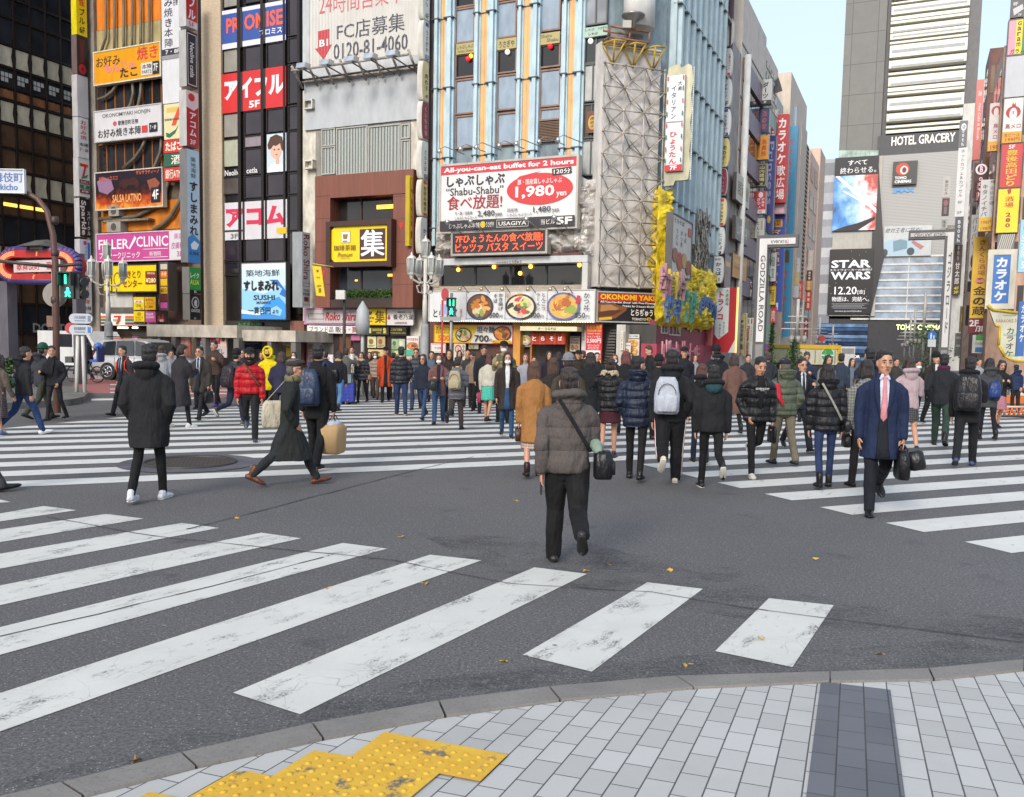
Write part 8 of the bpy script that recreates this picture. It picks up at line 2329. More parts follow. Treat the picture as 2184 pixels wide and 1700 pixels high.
def person(x,fy,hy,face,top,bot,hair,label,pose='softL',shoe='1b1b1d',near=False,arms=None,hat=None,mask=False,hood=False,scarf=None,look=0,nod=0,skin='b98a70',coat=0.0,wide=1.0,legw=1.0,bare=False,under=None,tie=None,glasses=False,lean=3,fur=None,
boot=False,dist=None,fat=1.0,zbase=0.0):
 """x, fy: where the feet stand in the picture; hy: the top of the head; face: heading, 0 away from us, 90 to the left, 180 towards us."""
 global PN,MASK
 PN+=1
 rg=random.Random(PN*13)
 g=ground(x,fy,zbase)if dist is None else Vector((on_depth(x,hy,dist).x,dist,zbase))
 H=CAMZ+(ray(x,hy)*(g.y/ray(x,hy).y)).z-zbase
 H=min(max(H,1.42),1.9)
 s=H/1.72
 M=Matrix.Translation(g)@Matrix.Rotation(RAD(face),4,'Z')@Matrix.Scale(s,4)
 root=thing('person',label,'person',g)
 root.rotation_euler=(0,0,RAD(face))
 root.scale=(s,s,s)
 WPOS[root.name]=Vector((0,0,0))
 hl,kl,hr,kr,al,ar=POSE[pose]
 far=g.y>17
 vox=.0095 if near else(.021 if far else .014)
 leg,foot={},{}
 for sd,h_,k_ in((-1,hl,kl),(1,hr,kr)):
  hip=Vector((.088*sd,0,.90))
  a,b=RAD(h_),RAD(h_-k_)
  knee=hip+Vector((.004*sd,math.sin(a)*.425,-math.cos(a)*.425))
  ank=knee+Vector((.004*sd,math.sin(b)*.405,-math.cos(b)*.405))
  pit=0.0
  if h_-k_<-30:
   pit=RAD(h_-k_+22)*.9
  elif h_>20 and k_<10:
   pit=RAD(h_*.45)
  leg[sd]=(hip,knee,ank)
  foot[sd]=(ank,pit)
 def fpt(sd,y,z):
  ank,pit=foot[sd]
  c_,s_=math.cos(pit),math.sin(pit)
  return ank+Vector((.018*sd*(y/.15),y*c_-z*s_,y*s_+z*c_))
 lowest=min(min(fpt(sd,y,-.085).z for y in(-.06,.1,.17))for sd in(-1,1))
 dz=Vector((0,0,-lowest))
 LR=Matrix.Rotation(RAD(-lean),3,'X')
 piv=Vector((0,0,.95))
 up=lambda p:piv+LR@(Vector(p)-piv)+dz
 arms=arms or('swing','swing')
 arm={}
 for sd,sw_,md in((-1,al,arms[0]),(1,ar,arms[1])):
  sh_=Vector((.186*sd*(.5+.5*wide),0,1.338))
  ab,fl,inn=.11,22,0
  if md=='pocket':
   sw_,fl,ab,inn=-14,48,.2,-.35
  elif md=='hold':
   sw_,fl,inn=14,92,-.35
  elif md=='phone':
   sw_,fl,inn=22,100,-.45
  elif md=='down':
   sw_,fl=2,10
  elif md=='strap':
   sw_,fl,inn=12,118,-.25
  elif md=='head':
   sw_,fl,ab,inn=60,120,.5,-.6
  elif md=='bars':
   sw_,fl,ab=52,18,.2
  a=RAD(sw_)
  el=sh_+Vector((sd*ab*.28,math.sin(a)*.275,-math.cos(a)*.275))
  b=RAD(sw_+fl)
  d_=Vector((sd*inn,math.sin(b),-math.cos(b))).normalized()
  wr=el+d_*.245
  arm[sd]=(up(sh_),up(el),up(wr),LR@d_)
 lk=1.0 if bot[0]=='skirt' else .66
# ------ body: head, trunk, arms and legs as one skin
 B=MB()
 hips=[(up((0,.0,z)),(rx*.96*wide**.5,ry*.95))for z,rx,ry in((.86,.145,.1),(.95,.15,.1),(1.08,.125,.09),(1.24,.135,.09),(1.34,.12,.075),(1.42,.06,.055))]
 B.loft([p for p,r in hips],[r for p,r in hips],(1,0,0),14)
 nk0,nk1=up((0,.005,1.38)),up((0,.025,1.52))
 B.loft([nk0,nk1],[.058,.052],(1,0,0),12)
 hc=up((0,.035,1.592))
 HR=Matrix.Rotation(RAD(look),3,'Z')@Matrix.Rotation(RAD(-nod-lean*.3),3,'X')
 hp=lambda p:hc+HR@Vector(p)
 prof=[(-.118,.024,.052,.024),(-.1,.046,.042,.046),(-.07,.059,.024,.068),(-.035,.067,.008,.086),(0,.073,-.002,.095),(.035,.076,-.007,.098),(.07,.073,-.01,.093),(.1,.058,-.012,.073),(.12,.03,-.012,.038)]
 B.loft([hp((0,cy,z))for z,w_,cy,ry in prof],[(w_,ry)for z,w_,cy,ry in prof],HR@Vector((1,0,0)),16)
 B.loft([hp((0,.088,.022)),hp((0,.1,-.012)),hp((0,.108,-.03)),hp((0,.09,-.042))],[(.009,.01),(.011,.012),(.017,.014),(.012,.008)],HR@Vector((1,0,0)),8)
 for sd in(-1,1):
  B.ball(hp((.074*sd,-.008,-.008)),(.012,.022,.033),8,6,0,HR)
  B.ball(hp((.04*sd,.066,-.03)),(.02,.018,.018),8,6,0,HR)
  hip,knee,ank=leg[sd]
  B.loft([hip+dz+Vector((0,0,.03)),hip.lerp(knee,.5)+dz,knee+dz,knee.lerp(ank,.35)+dz+Vector((0,-.012,0)),ank+dz],[.078*legw*lk,.066*legw*lk,.047*lk,.048*lk,.031*lk],(1,0,0),12)
  B.loft([fpt(sd,-.04,-.05)+dz,fpt(sd,.04,-.055)+dz,fpt(sd,.12,-.07)+dz],[(.03,.03),(.034,.028),(.036,.016)],(1,0,0),8)
  s0,el,wr,d_=arm[sd]
  B.loft([s0+Vector((-.04*sd,0,-.02)),s0.lerp(el,.5),el,el.lerp(wr,.4),wr],[.03,.036,.033,.033,.024],(0,1,0),10)
  inw=Vector((-sd,0,0))
  inw=(inw-d_*inw.dot(d_)).normalized()
  sid=d_.cross(inw).normalized()
  if sid.y*1.0-sid.z*.3<0:
   sid=-sid
  B.loft([wr-d_*.01,wr+d_*.045,wr+d_*.085],[(.024,.018),(.038,.016),(.038,.014)],sid,10)
  cl=.9 if arms[0 if sd<0 else 1]in('hold','strap','phone','grip','bars')else .35
  fr=.0095 if near else .0115
  for k in range(4):
   o_=wr+d_*.082+sid*(.03-.02*k)
   ln=(.062,.072,.068,.052)[k]
   p1=o_+(d_*math.cos(cl*.6)+inw*math.sin(cl*.6))*ln*.5
   p2=p1+(d_*math.cos(cl*1.8)+inw*math.sin(cl*1.8))*ln*.5
   B.loft([o_-d_*.012,p1,p2],[fr,fr,fr*.8],sid,6)
  t0=wr+d_*.03+sid*.03
  t1=t0+(sid*.7+d_*.6+inw*.3).normalized()*.032
  B.loft([t0-sid*.01,t1,t1+(d_*.8+inw*.5).normalized()*.028],[.012,.0115,.009],sid,6)
 body=B.build('body',skinm(skin),root)
 sees_face=abs(((face+look+180)%360)-180)>62
 def features(me,hp=hp,HR=HR,mask=mask):
  if not sees_face:
   return
  F_=MB()
  for sd in(-1,1):
   F_.ball(hp((.031*sd,.0845,.006)),(.0145,.005,.0052),8,5,1,HR)
   F_.loft([hp((.014*sd,.0915,.027)),hp((.03*sd,.089,.032)),hp((.048*sd,.079,.027))],[.0042,.005,.003],HR@Vector((0,1,0)),6,3)
  if not mask:
   F_.ball(hp((0,.0955,-.066)),(.023,.006,.0052),10,5,2,HR)
  F_.v=[v for v in F_.v]
  bm=bmesh.new()
  bm.from_mesh(me)
  vs=[bm.verts.new(v)for v in F_.v]
  for f,mi in zip(F_.f,F_.mi):
   q=bm.faces.new([vs[i]for i in f])
   q.material_index=mi
   q.smooth=True
  bm.to_mesh(me)
  bm.free()
  for m in(EYE,LIP,BROW):
   me.materials.append(m)
 fuse(body,vox*.8 if not near else .0075,1,features)
# ------ upper garment
 kind,col=top[0],top[1]
 tm=cloth(col,kind)
 bulk={'puffer':1.16,'quilt':1.14,'wool':1.04,'camo':1.07}.get(kind,1.03)*fat
 T_=MB()
 hem=.80-coat
 rows=[]
 if coat>.12:
  lo=.5*(leg[-1][1]+leg[1][1])
  fl_=.172+coat*.1
  yo=(lo.y)*.8
  sp=abs(leg[-1][1].y-leg[1][1].y)*.35
  rows+=[(Vector((0,yo*min(1,coat/.35),hem))+dz,(fl_*wide**.5,.125+sp+coat*.1)),(Vector((0,yo*.6,(hem+.85)/2))+dz,(.175*bulk*wide**.5,.128+sp*.7+coat*.04)),(Vector((0,0,.86))+dz,(.172*bulk*wide**.5,.125*bulk))]
 else:
  rows+=[(Vector((0,0,hem))+dz,(.16*bulk*wide**.5,.122*bulk)),(Vector((0,0,hem+.03))+dz,(.164*bulk*wide**.5,.125*bulk)),(Vector((0,0,hem+.1))+dz,(.163*bulk*wide**.5,.124*bulk))]
 rows+=[(up((0,0,z)),(rx*bulk*wide**.5,ry*bulk))for z,rx,ry in((1.02,.152,.115),(1.2,.164,.12),(1.32,.172,.11),(1.385,.142,.094),(1.43,.098,.08),(1.465,.072,.07))]
 T_.loft([p for p,r in rows],[r for p,r in rows],(1,0,0),20,0,True,True,True,.88)
 for sd in(-1,1):
  s0,el,wr,d_=arm[sd]
  k=bulk**1.15
  T_.loft([s0+Vector((-.05*sd,0,.004)),s0.lerp(el,.18),s0.lerp(el,.6),el,el.lerp(wr,.5),wr+d_*.005],[.058*k,.063*k,.06*k,.054*k,.05*k,.046*k],(0,1,0),12)
 if hood:
  T_.loft([up((.1*math.cos(q)*1.15,-.035+.115*math.sin(q),1.475-.02*math.sin(q)))for q in[math.pi*(-.12-.76*i/8)for i in range(9)]],[(.045,.055)]*9,(0,0,1),10)
  T_.ball(up((0,-.1,1.42)),(.115,.06,.11),12,8)
 elif kind in('wool','plain','plaid','denim'):
  T_.loft([up((.066*math.cos(q),.012+.066*math.sin(q),1.465))for q in[6.2832*i/14 for i in range(15)]],[(.03,.016)]*15,(0,0,1),8)
 jk=T_.build('coat' if coat>.12 else 'jacket',tm,root)
 amp=.016 if kind in('puffer','quilt')else .008
 per={'puffer':11.5,'quilt':6.2}.get(kind,0)
 def wrinkle(me,amp=amp,per=per,seed=PN,far=far):
  nrm=[v.normal.copy()for v in me.vertices]
  for v,n_ in zip(me.vertices,nrm):
   p=v.co
   h=noise.noise(Vector((p.x*7+seed,p.y*7,p.z*4.5+p.x*3)))*amp*.8+noise.noise(Vector((p.x*18,p.y*18+seed,p.z*12)))*amp*.45
   if per:
    h+=(abs(math.sin(p.z*per*math.pi+.6*noise.noise(p*5)))**.4-.75)*amp*(.3 if far else .5)
   v.co=p+n_*h
 fuse(jk,vox,2,wrinkle)
 if fur:
  fb=MB()
  for k in range(40):
   q=math.pi*(-.1-.8*rg.random())if True else 0
   p=up((.14*math.cos(q),-.02+.12*math.sin(q),1.47+rg.uniform(-.03,.03)))
   fb.ball(p,rg.uniform(.02,.035),6,4)
  fb.build('fur_trim',cloth(fur,'wool'),root)
 if under:
  U=MB()
  y0=.125*bulk
  U.loft([up((0,.074*bulk,1.46)),up((0,.1*bulk,1.36)),up((0,y0+.004,1.22)),up((0,.118*bulk+.004,1.02))],[(.05,.014),(.062,.016),(.055,.014),(.035,.012)],(1,0,0),10)
  U.build('shirt',cloth(under),root)
  for sd in(-1,1):
   L=MB()
   L.loft([up((sd*.05,.07*bulk,1.465)),up((sd*.075,.104*bulk,1.37)),up((sd*.062,y0+.008,1.22)),up((sd*.035,.12*bulk+.008,1.04))],[(.02,.014),(.032,.014),(.028,.012),(.008,.008)],(1,0,0),8)
   L.build('lapel',tm,root)
  if coat>.1:
   hz=hem+.004
   yl=rows[0][0].y+rows[0][1][1]
   O_=MB().loft([Vector((0,yl-.008,rows[0][0].z+.004)),Vector((0,rows[1][0].y+rows[1][1][1]-.006,rows[1][0].z)),up((0,.118*bulk,1.02)),up((0,y0-.004,1.12))],[(.075,.014),(.06,.014),(.042,.014),(.02,.01)],(1,0,0),10,0,True,True,True)
   O_.build('suit_front',cloth(bot[1]),root)
  if tie:
   MB().loft([up((0,.092*bulk,1.448)),up((0,.116*bulk,1.4)),up((0,y0+.02,1.2)),up((0,y0+.016,1.03)),up((0,y0+.012,.995))],[(.02,.012),(.016,.009),(.028,.008),(.036,.007),(.006,.006)],(1,0,0),8).build('tie',cloth(tie),root)
   for sd in(-1,1):
    MB().loft([up((sd*.015,.085*bulk,1.475)),up((sd*.045,.1*bulk,1.425))],[(.02,.008),(.014,.006)],(1,0,0),6).build('shirt_collar',cloth(under),root)
 def crease(me,seed=PN):
  wrinkle(me,.009,0,seed)
# ------ lower garment and shoes
 bk,bc_=bot[0],bot[1]
 if bk=='skirt':
  ln=bot[2]if len(bot)>2 else .45
  yo=.25*(leg[-1][1].y+leg[1][1].y)
  sp=abs(leg[-1][1].y-leg[1][1].y)*.3
  q=MB().loft([Vector((0,yo,ln))+dz,Vector((0,yo*.4,.75))+dz,Vector((0,0,.98))+dz],[(.19,.13+sp),(.175,.125+sp*.5),(.14,.1)],(1,0,0),18,0,True,True,True)
  fuse(q.build('skirt',cloth(bc_,bot[3]if len(bot)>3 else 'plain'),root),vox,2,crease)
 else:
  slim={'slim':.82,'wide':1.22}.get(bot[2]if len(bot)>2 else '',1.0)*legw
  Q=MB()
  Q.loft([Vector((0,0,.82))+dz,Vector((0,0,.92))+dz,up((0,0,1.02))],[(.155*legw**.5,.108),(.16*legw**.5,.11),(.15,.1)],(1,0,0),16)
  for sd in(-1,1):
   hip,knee,ank=leg[sd]
   Q.loft([hip+dz+Vector((0,0,.0)),hip.lerp(knee,.5)+dz,knee+dz,knee.lerp(ank,.5)+dz+Vector((0,-.008,0)),ank+dz+(ank-knee).normalized()*(.01 if boot else .03)],[.094*slim,.083*slim,.066*slim,.062*slim,.054*slim],(1,0,0),12)
  fuse(Q.build('trousers',cloth(bc_,bk),root),vox,2,crease)
 sm=cloth(shoe,'leather')if shoe<'9' else cloth(shoe)
 for sd in(-1,1):
  Sx=MB()
  z_=-.052
  Sx.loft([fpt(sd,-.068,z_)+dz,fpt(sd,-.03,z_+.008)+dz,fpt(sd,.04,z_+.004)+dz,fpt(sd,.11,z_-.008)+dz,fpt(sd,.165,z_-.014)+dz,fpt(sd,.19,z_-.018)+dz],[(.034,.03),(.04,.042),(.042,.038),(.048,.03),(.04,.022),(.018,.012)],(1,0,0),12,0)
  Sx.loft([fpt(sd,-.012,-.03)+dz,fpt(sd,-.006,.1 if boot else .025)+dz],[(.044,.05),(.048,.052)if boot else(.038,.042)],(1,0,0),10)
  o_=Sx.build('shoe',sm,root)
  MB().loft([fpt(sd,-.07,-.078)+dz,fpt(sd,.04,-.079)+dz,fpt(sd,.12,-.08)+dz,fpt(sd,.185,-.074)+dz],[(.036,.009),(.042,.009),(.049,.009),(.026,.008)],(1,0,0),10).build('sole',flat('c9c5ba' if shoe>'9' or(PN%3==0 and not boot)else '161414',.7),
o_)
# ------ hair, hats, mask, scarf
 style,hcol=hair
 hm=hairm(hcol)
 Hm=MB()
 if style!='bald':
  Hm.ball(hp((0,-.018,.056)),(.084,.102,.076),16,10,0,HR)
  Hm.ball(hp((0,-.038,-.002)),(.08,.074,.1),16,10,0,HR)
  for k in range(26 if style=='short' else 12):
   q,e_=rg.uniform(0,6.28),rg.uniform(.1,.95)
   c_=hp((.08*math.cos(q)*math.sin(e_),-.018+.095*math.sin(q)*math.sin(e_),.056+.074*math.cos(e_)))
   Hm.ball(c_,(.026,.034,.014),7,5,0,HR@Matrix.Rotation(q,3,'Z'))
  if style in('short','bob','long','tied','bun'):
   for k in range(5):
    Hm.ball(hp((-.05+.025*k,.068-abs(k-2)*.01,.074-.014*((k+PN)%3))),(.018,.014,.022),7,5,0,HR)
 if style in('bob','long'):
  dn=.14 if style=='bob' else .3
  for sd in(-1,1):
   Hm.loft([hp((.07*sd,.015,.05)),hp((.082*sd,.012,-.04)),hp((.085*sd,.005,-.11))]+([hp((.085*sd,.01,-.2))]if style=='long' else[]),[(.03,.035),(.028,.042),(.02,.04)]+([(.015,.03)]if style=='long' else[]),HR@Vector((1,0,0)),10)
  Hm.loft([hp((0,-.05,.02)),hp((0,-.062,-.08)),hp((0,-.07,-dn*.75)),hp((0,-.075,-dn))],[(.085,.062),(.095,.055),(.098,.042),(.07,.025)],HR@Vector((1,0,0)),14)
 elif style=='tied':
  Hm.ball(hp((0,-.12,.02)),(.03,.03,.03),8,6,0,HR)
  Hm.loft([hp((0,-.125,.02)),hp((0,-.145,-.06)),hp((0,-.13,-.17))],[.025,.03,.014],(1,0,0),8)
 elif style=='bun':
  Hm.ball(hp((0,-.1,.07)),(.045,.042,.042),10,8,0,HR)
 if Hm.f:
  fuse(Hm.build('hair',hm,root),vox*.85,1)
 if hat:
  hk,hcl=hat
  A_=MB()
  if hk=='beanie':
   A_.ball(hp((0,-.012,.075)),(.096,.114,.105),16,10,0,HR)
   A_.loft([hp((.094*math.cos(q),-.012+.112*math.sin(q),.05))for q in[6.2832*i/18 for i in range(19)]],[(.012,.026)]*19,HR@Vector((0,0,1)),6,0,False)
  else:
   A_.ball(hp((0,-.014,.068)),(.093,.112,.076 if hk=='cap' else .064),16,8,0,HR)
   fwd=.02 if hk=='cap' else-.01
   A_.loft([hp((0,.07,.06)),hp((0,.12+fwd,.052)),hp((0,.165+fwd,.045))],[(.075,.01),(.075,.008),(.05,.006)],HR@Vector((1,0,0)),12)
   if hk=='flat':
    A_.ball(hp((0,.03,.085)),(.09,.11,.04),14,6,0,HR)
  A_.build('beanie' if hk=='beanie' else 'cap',cloth(hcl,'wool'),root)
 if hood=='up':
  A_=MB()
  A_.ball(hp((0,-.03,.03)),(.115,.118,.13),16,10,0,HR)
  A_.loft([hp((.1*math.cos(q),.07,.02+.125*math.sin(q)))for q in[6.2832*i/18 for i in range(19)]],[(.026,.026)]*19,HR@Vector((0,1,0)),8,0,False)
  A_.build('hood',tm,root)
 if mask:
  MB().ball(hp((0,.03,-.055)),(.067,.092,.05),14,8,0,HR).build('face_mask',cloth('17171a' if mask=='black' else 'd9dcde'),root)
 if glasses:
  G_=MB()
  for sd in(-1,1):
   G_.loft([hp((.033*sd+.024*math.cos(q),.098-.012*abs(math.cos(q))*(1 if sd*math.cos(q)>0 else .2),.006+.017*math.sin(q)))for q in[6.2832*i/12 for i in range(13)]],[.003]*13,HR@Vector((0,1,0)),5,0,False)
   G_.tube(hp((.056*sd,.088,.01)),hp((.078*sd,0,.01)),.003,n=5)
  G_.build('glasses',flat('1c1a1a',.4),root)
 if scarf:
  MB().loft([up((.082*math.cos(q),.015+.08*math.sin(q),1.46+.012*math.sin(3*q)))for q in[6.2832*i/16 for i in range(17)]],[(.045,.03)]*17,(0,0,1),10,0,False).build('scarf',cloth(scarf,'wool'),root)
 R_={'M':M,'up':up,'arm':arm,'hp':hp,'bulk':bulk,'g':g,'s':s,'face':face,'wide':wide,'dz':dz,'root':root,'HR':HR,'leg':leg}
 return R_
def wpt(P,p):
 return P['M']@Vector(p)
def item(P,name,label,cat,at):
 """A carried thing: an Empty of its own at AT, with the bearer's heading and scale."""
 t=thing(name,label,cat,wpt(P,at))
 t.rotation_euler=(0,0,RAD(P['face']))
 t.scale=(P['s'],)*3
 WPOS[t.name]=Vector(at)
 return t
def soft_box(c,sx,sy,sz,R=None,taper=1.0,pw=.55):
 c=Vector(c)
 R=R or Matrix.Identity(3)
 mb=MB()
 mb.loft([c+R@Vector((0,0,z))for z in(-sz*.5,-sz*.42,0,sz*.36,sz*.5)],[(sx*.44,sy*.42),(sx*.5,sy*.5),(sx*.51,sy*.52),(sx*.5*taper,sy*.46*taper),(sx*.36*taper,sy*.34*taper)],R@Vector((1,0,0)),20,0,True,True,True,pw)
 return mb
def backpack(P,c,label,big=1.0,trim=None,z=1.2,x=0.0):
 b=P['bulk']
 y=-.124*b-.075*big
 at=P['up']((x,y,z))
 t=item(P,'backpack',label,'backpack',at)
 m=cloth(c,'leather' if c<'5' else 'plain')
 soft_box(at,.29*big,.16*big,.43*big,None,.84).build('bag',m,t)
 soft_box(at+Vector((0,-.085*big,-.09*big)),.23*big,.06,.19*big).build('pocket',m,t)
 for sd in(-1,1):
  MB().loft([P['up']((sd*.075+x*.5,-.11*b,z+.16)),P['up']((sd*.1,-.03,1.385+.075*b)),P['up']((sd*.115,.1*b,1.34)),P['up']((sd*.135,.128*b,1.18)),P['up']((sd*.18*b,.04,1.05))],[(.022,.009)]*5,(1,0,0),8).build('strap',cloth(trim or c),t)
 if trim:
  MB().loft([at+Vector((.1*big*math.cos(q),-.092*big,.02+.12*big*math.sin(q)))for q in[math.pi*i/10 for i in range(11)]],[.005]*11,(0,1,0),5).build('zip',flat('202022'),t)
 return t
def cross_strap(P,t,c,sd=1,back=True,z0=.95):
 b=P['bulk']
 up=P['up']
 pts=[]
 for k in range(17):
  q=k/16
  x=sd*(-.09+.28*q)*(1 if q<1 else 1)
  zz=1.45-(1.45-z0)*q
  w=.185*b*P['wide']**.5
  yy=(.128*b)*math.sqrt(max(.03,1-(min(abs(x),w*.98)/w)**2))+.012
  pts.append(up((x,-yy if back else yy,zz)))
 MB().loft(pts,[(.016,.006)]*17,(1,0,0),6).build('strap',cloth(c),t)
def shoulder_bag(P,c,label,sd=1,z=.92,size=(.26,.12,.22),y=-.06,strap=None,over=True,name='shoulder_bag',back=True):
 b=P['bulk']
 at=P['up']((sd*(.2*b*P['wide']**.5+size[1]*.35),y,z))
 t=item(P,name,label,'bag',at)
 soft_box(at,size[1],size[0],size[2]).build('bag',cloth(c,'leather' if c<'6' else 'plain'),t)
 soft_box(at+Vector((sd*size[1]*.45,0,-size[2]*.1)),size[1]*.4,size[0]*.7,size[2]*.5).build('pocket',cloth(c,'leather' if c<'6' else 'plain'),t)
 if over:
  cross_strap(P,t,strap or c,sd,back,z+size[2]*.45)
 else:
  MB().loft([at+Vector((0,.05,size[2]*.45)),P['up']((sd*.15,.1,1.3)),P['up']((sd*.15,0,1.39+.07*b)),P['up']((sd*.16,-.1,1.3)),at+Vector((0,-.05,size[2]*.45))],[(.014,.006)]*5,(1,0,0),6).build('strap',cloth(strap or c),t)
 return t
def hand_bag(P,c,label,sd=1,size=(.34,.12,.28),drop=.1,name='handbag',handle=None,m=None):
 s0,el,wr,d_=P['arm'][sd]
 h=wr+d_*.08
 at=h+Vector((0,0,-drop-size[2]/2))
 t=item(P,name,label,'bag',at)
 mm=m or cloth(c,'leather' if c<'6' else 'plain')
 soft_box(at,size[1],size[0],size[2],None,1.12 if name=='paper_bag' else 1.0,.25 if name=='paper_bag' else .5).build('bag',mm,t)
 for k in(-1,1):
  MB().path([at+Vector((k*size[1]*.3,-size[0]*.25,size[2]*.46)),h+Vector((k*.01,-.03,0)),h+Vector((k*.01,.03,0)),at+Vector((k*size[1]*.3,size[0]*.25,size[2]*.46))],.008,6).build('handle',cloth(handle or c),t)
 return t,at
# ---- the crowd, near to far
BKH,BRH,DBH,GRH,RDH='120f0f','4a2e20','2c1d18','55504c','5c2a26'
P=person
KB_,NV='17171a','1c2438'
p=P(1205,1206,784,0,('quilt','57504d'),('plain','131315','wide'),('short','2b211d'),'man in a grey quilted hooded jacket walking away with a phone in his hand','kickR',near=True,arms=('swing','hold'),hood=True,wide=1.08,lean=4,nod=-4,shoe='2a2728',
fat=1.02,coat=-.02)
t=shoulder_bag(p,'161619','black camera bag slung across the back of the grey quilted jacket',1,.9,(.2,.16,.24),-.08)
s0,el,wr,d_=p['arm'][-1]
h=wr+d_*.1+Vector((0,.0,0))
t=item(p,'phone','dark phone in the left hand of the man in the quilted jacket','phone',h)
mb=MB().hexa([h+Vector((x,y,z))+d_*w for w in(-.01,.1)for x,y,z in((-.006,-.035,0),(.006,-.035,0),(.006,.035,0),(-.006,.035,0))])
mb.build('case',paint('1c1d22',.3),t)
MB().hexa([h+Vector((x,y,0))+d_*w for w in(-.002,.092)for x,y in((-.008,-.031),(-.0062,-.031),(-.0062,.031),(-.008,.031))]).build('screen',glass('2a2c34'),t)
s0,el,wr,d_=p['arm'][1]
t=item(p,'folded_cloth','pale green folded cloth tucked under the right arm of the man in the quilted jacket','cloth',el)
mb=MB().loft([el+Vector((.0,.0,.02)),el+Vector((.02,-.12,-.02)),el+Vector((.03,-.2,-.05))],[(.05,.05),(.06,.05),(.03,.03)],(1,0,0),10)
mb.build('cloth',cloth('7d9080','wool'),t)
p=P(320,1068,735,2,('plain',KB_),('plain','101012','slim'),('short',BKH),'person in a long black hooded parka and white trainers walking away on the crossing','softR',near=True,arms=('pocket','pocket'),hood=True,coat=.2,shoe='d0d2d8',fat=1.16,
wide=1.1)
p=P(618,1036,757,288,('wool','202422'),('wool','23282a'),('short',GRH),'old man in a long dark green overcoat and brown flat cap striding across','strideL',near=True,arms=('pocket','pocket'),coat=.4,hat=('flat','3a302c'),scarf='6d6a50',shoe='5a3320',
boot=True,glasses=True)
t=item(p,'tote_bag','cream canvas tote bag on the back shoulder of the man in the flat cap','bag',p['up']((-.1,-.2,1.05)))
at=p['up']((-.12,-.2,.98))
soft_box(at,.08,.3,.36,None,1,.4).build('bag',cloth('b8b09c','wool'),t)
MB().loft([at+Vector((0,.1,.16)),p['up']((-.15,-.02,1.5)),at+Vector((0,-.1,.16))],[(.014,.005)]*3,(1,0,0),6).build('strap',cloth('b8b09c'),t)
p=P(676,1001,733,352,('wool','141416'),('plain','121214'),('short',BKH),'man in a black coat with a navy rucksack carrying a big paper bag','softL',near=True,arms=('down','down'),coat=.1,shoe='161416')
backpack(p,'2c3850','navy blue rucksack worn by the man with the paper bag',1.15,None,1.12,-.06)
t,at=hand_bag(p,'b89468','large kraft paper shopping bag with black cord handles',1,(.4,.24,.4),.12,'paper_bag','18181a',paint('b08f64',.8,.12))
MB().ball(at+Vector((0,0,.2)),(.1,.16,.07),12,6).build('tissue',cloth('b4b4bc'),t)
p=P(1868,1094,747,167,('wool','1b2743'),('plain','15171f'),('short',BKH),'man in a navy overcoat and pink tie walking towards us with two black bags','suit',near=True,arms=('down','down'),coat=.2,under='b9bcc8',tie='c08088',look=8,shoe='121214',
lean=1,skin='b88a70')
t,at=hand_bag(p,'17171a','black briefcase and shoulder bag held together by the man in the navy overcoat',-1,(.34,.13,.3),.05,'briefcase')
soft_box(at+Vector((-.12,.02,.06)),.16,.3,.2,Matrix.Rotation(.25,3,'Y')).build('flap_bag',cloth('1d1d20','leather'),t)
p=P(1135,1016,771,2,('wool','97693a'),('skirt','8a7a70',.42,'plaid'),('long',BRH),'woman in a camel coat with long brown hair seen from behind','softR',arms=('down','down'),coat=.28,shoe='2a1a1a',boot=True,legw=.9)
hand_bag(p,'3a2418','tortoise patterned handbag with red tassel beside the camel coat',-1,(.26,.1,.2),.02,'handbag','6a1a20')
P(1354,1023,760,345,('puffer','182033'),('plain','131315','slim'),('short',BKH),'boy in a navy puffer coat with black jeans turning his head','softL',arms=('pocket','pocket'),hood=True,look=-45,coat=.06,shoe='1a1a1c')
p=P(1425,1032,746,352,('plain','1a1c1e'),('plain','141418','wide'),('short',BKH),'tall boy in a black jacket and striped track trousers','kickL',arms=('down','pocket'),hood=True,shoe='c9c0a8',wide=1.08)
backpack(p,'a3a8b2','pale grey rucksack with a round badge on the tall boy',1.08,'16181c',1.14,-.06)
for sd in(-1,1):
 for dx,c,w in((.0,'c8c4c0',.026),(.004,'a82430',.01)):
  pts=[q+p['dz']+Vector((sd*(r_+dx),-.01,0))for q,r_ in zip((p['leg'][sd][0]-Vector((0,0,.06)),p['leg'][sd][1],p['leg'][sd][2]+Vector((0,0,.02))),(.108,.086,.074))]
  MB().loft(pts,[(.006,w)]*3,(1,0,0),8).build('side_stripe',cloth(c),p['root'])
p=P(1513,1043,779,355,('plain','17181a'),('plain','121214','slim'),('short',BKH),'boy in a black bomber jacket with a dark teal hood','kickR',arms=('down','down'),hood=True,fat=1.12,shoe='1a1a1c')
t=MB()
t.ball(p['up']((0,-.115,1.42)),(.118,.07,.1),12,8)
t.loft([p['up']((.125*math.cos(q),.0+.12*math.sin(q),1.47))for q in[6.2832*i/16 for i in range(17)]],[(.035,.03)]*17,(0,0,1),8,0,False)
t.build('hood',cloth('1f3f44'),p['root'])
p=P(1608,1016,761,184,('puffer','17181b'),('plain','131316','slim'),('short',BKH),'man in a glossy black down jacket over a black sweatshirt looking down','kickL',arms=('down','pocket'),nod=16,shoe='b9b4ac',under='141416',lean=5)
q=p['up']((0,.16,1.26))
artwork(Plane((0,0,0),(-1,0,0)),-.1,.1,q.z,q.z+.045,q.y+.012,[('t','GIVENCHY',0,0,1,.66,'b8b8b8',.03),('t','PARIS',.35,.74,.65,1,'b8b8b8')],p['root'])
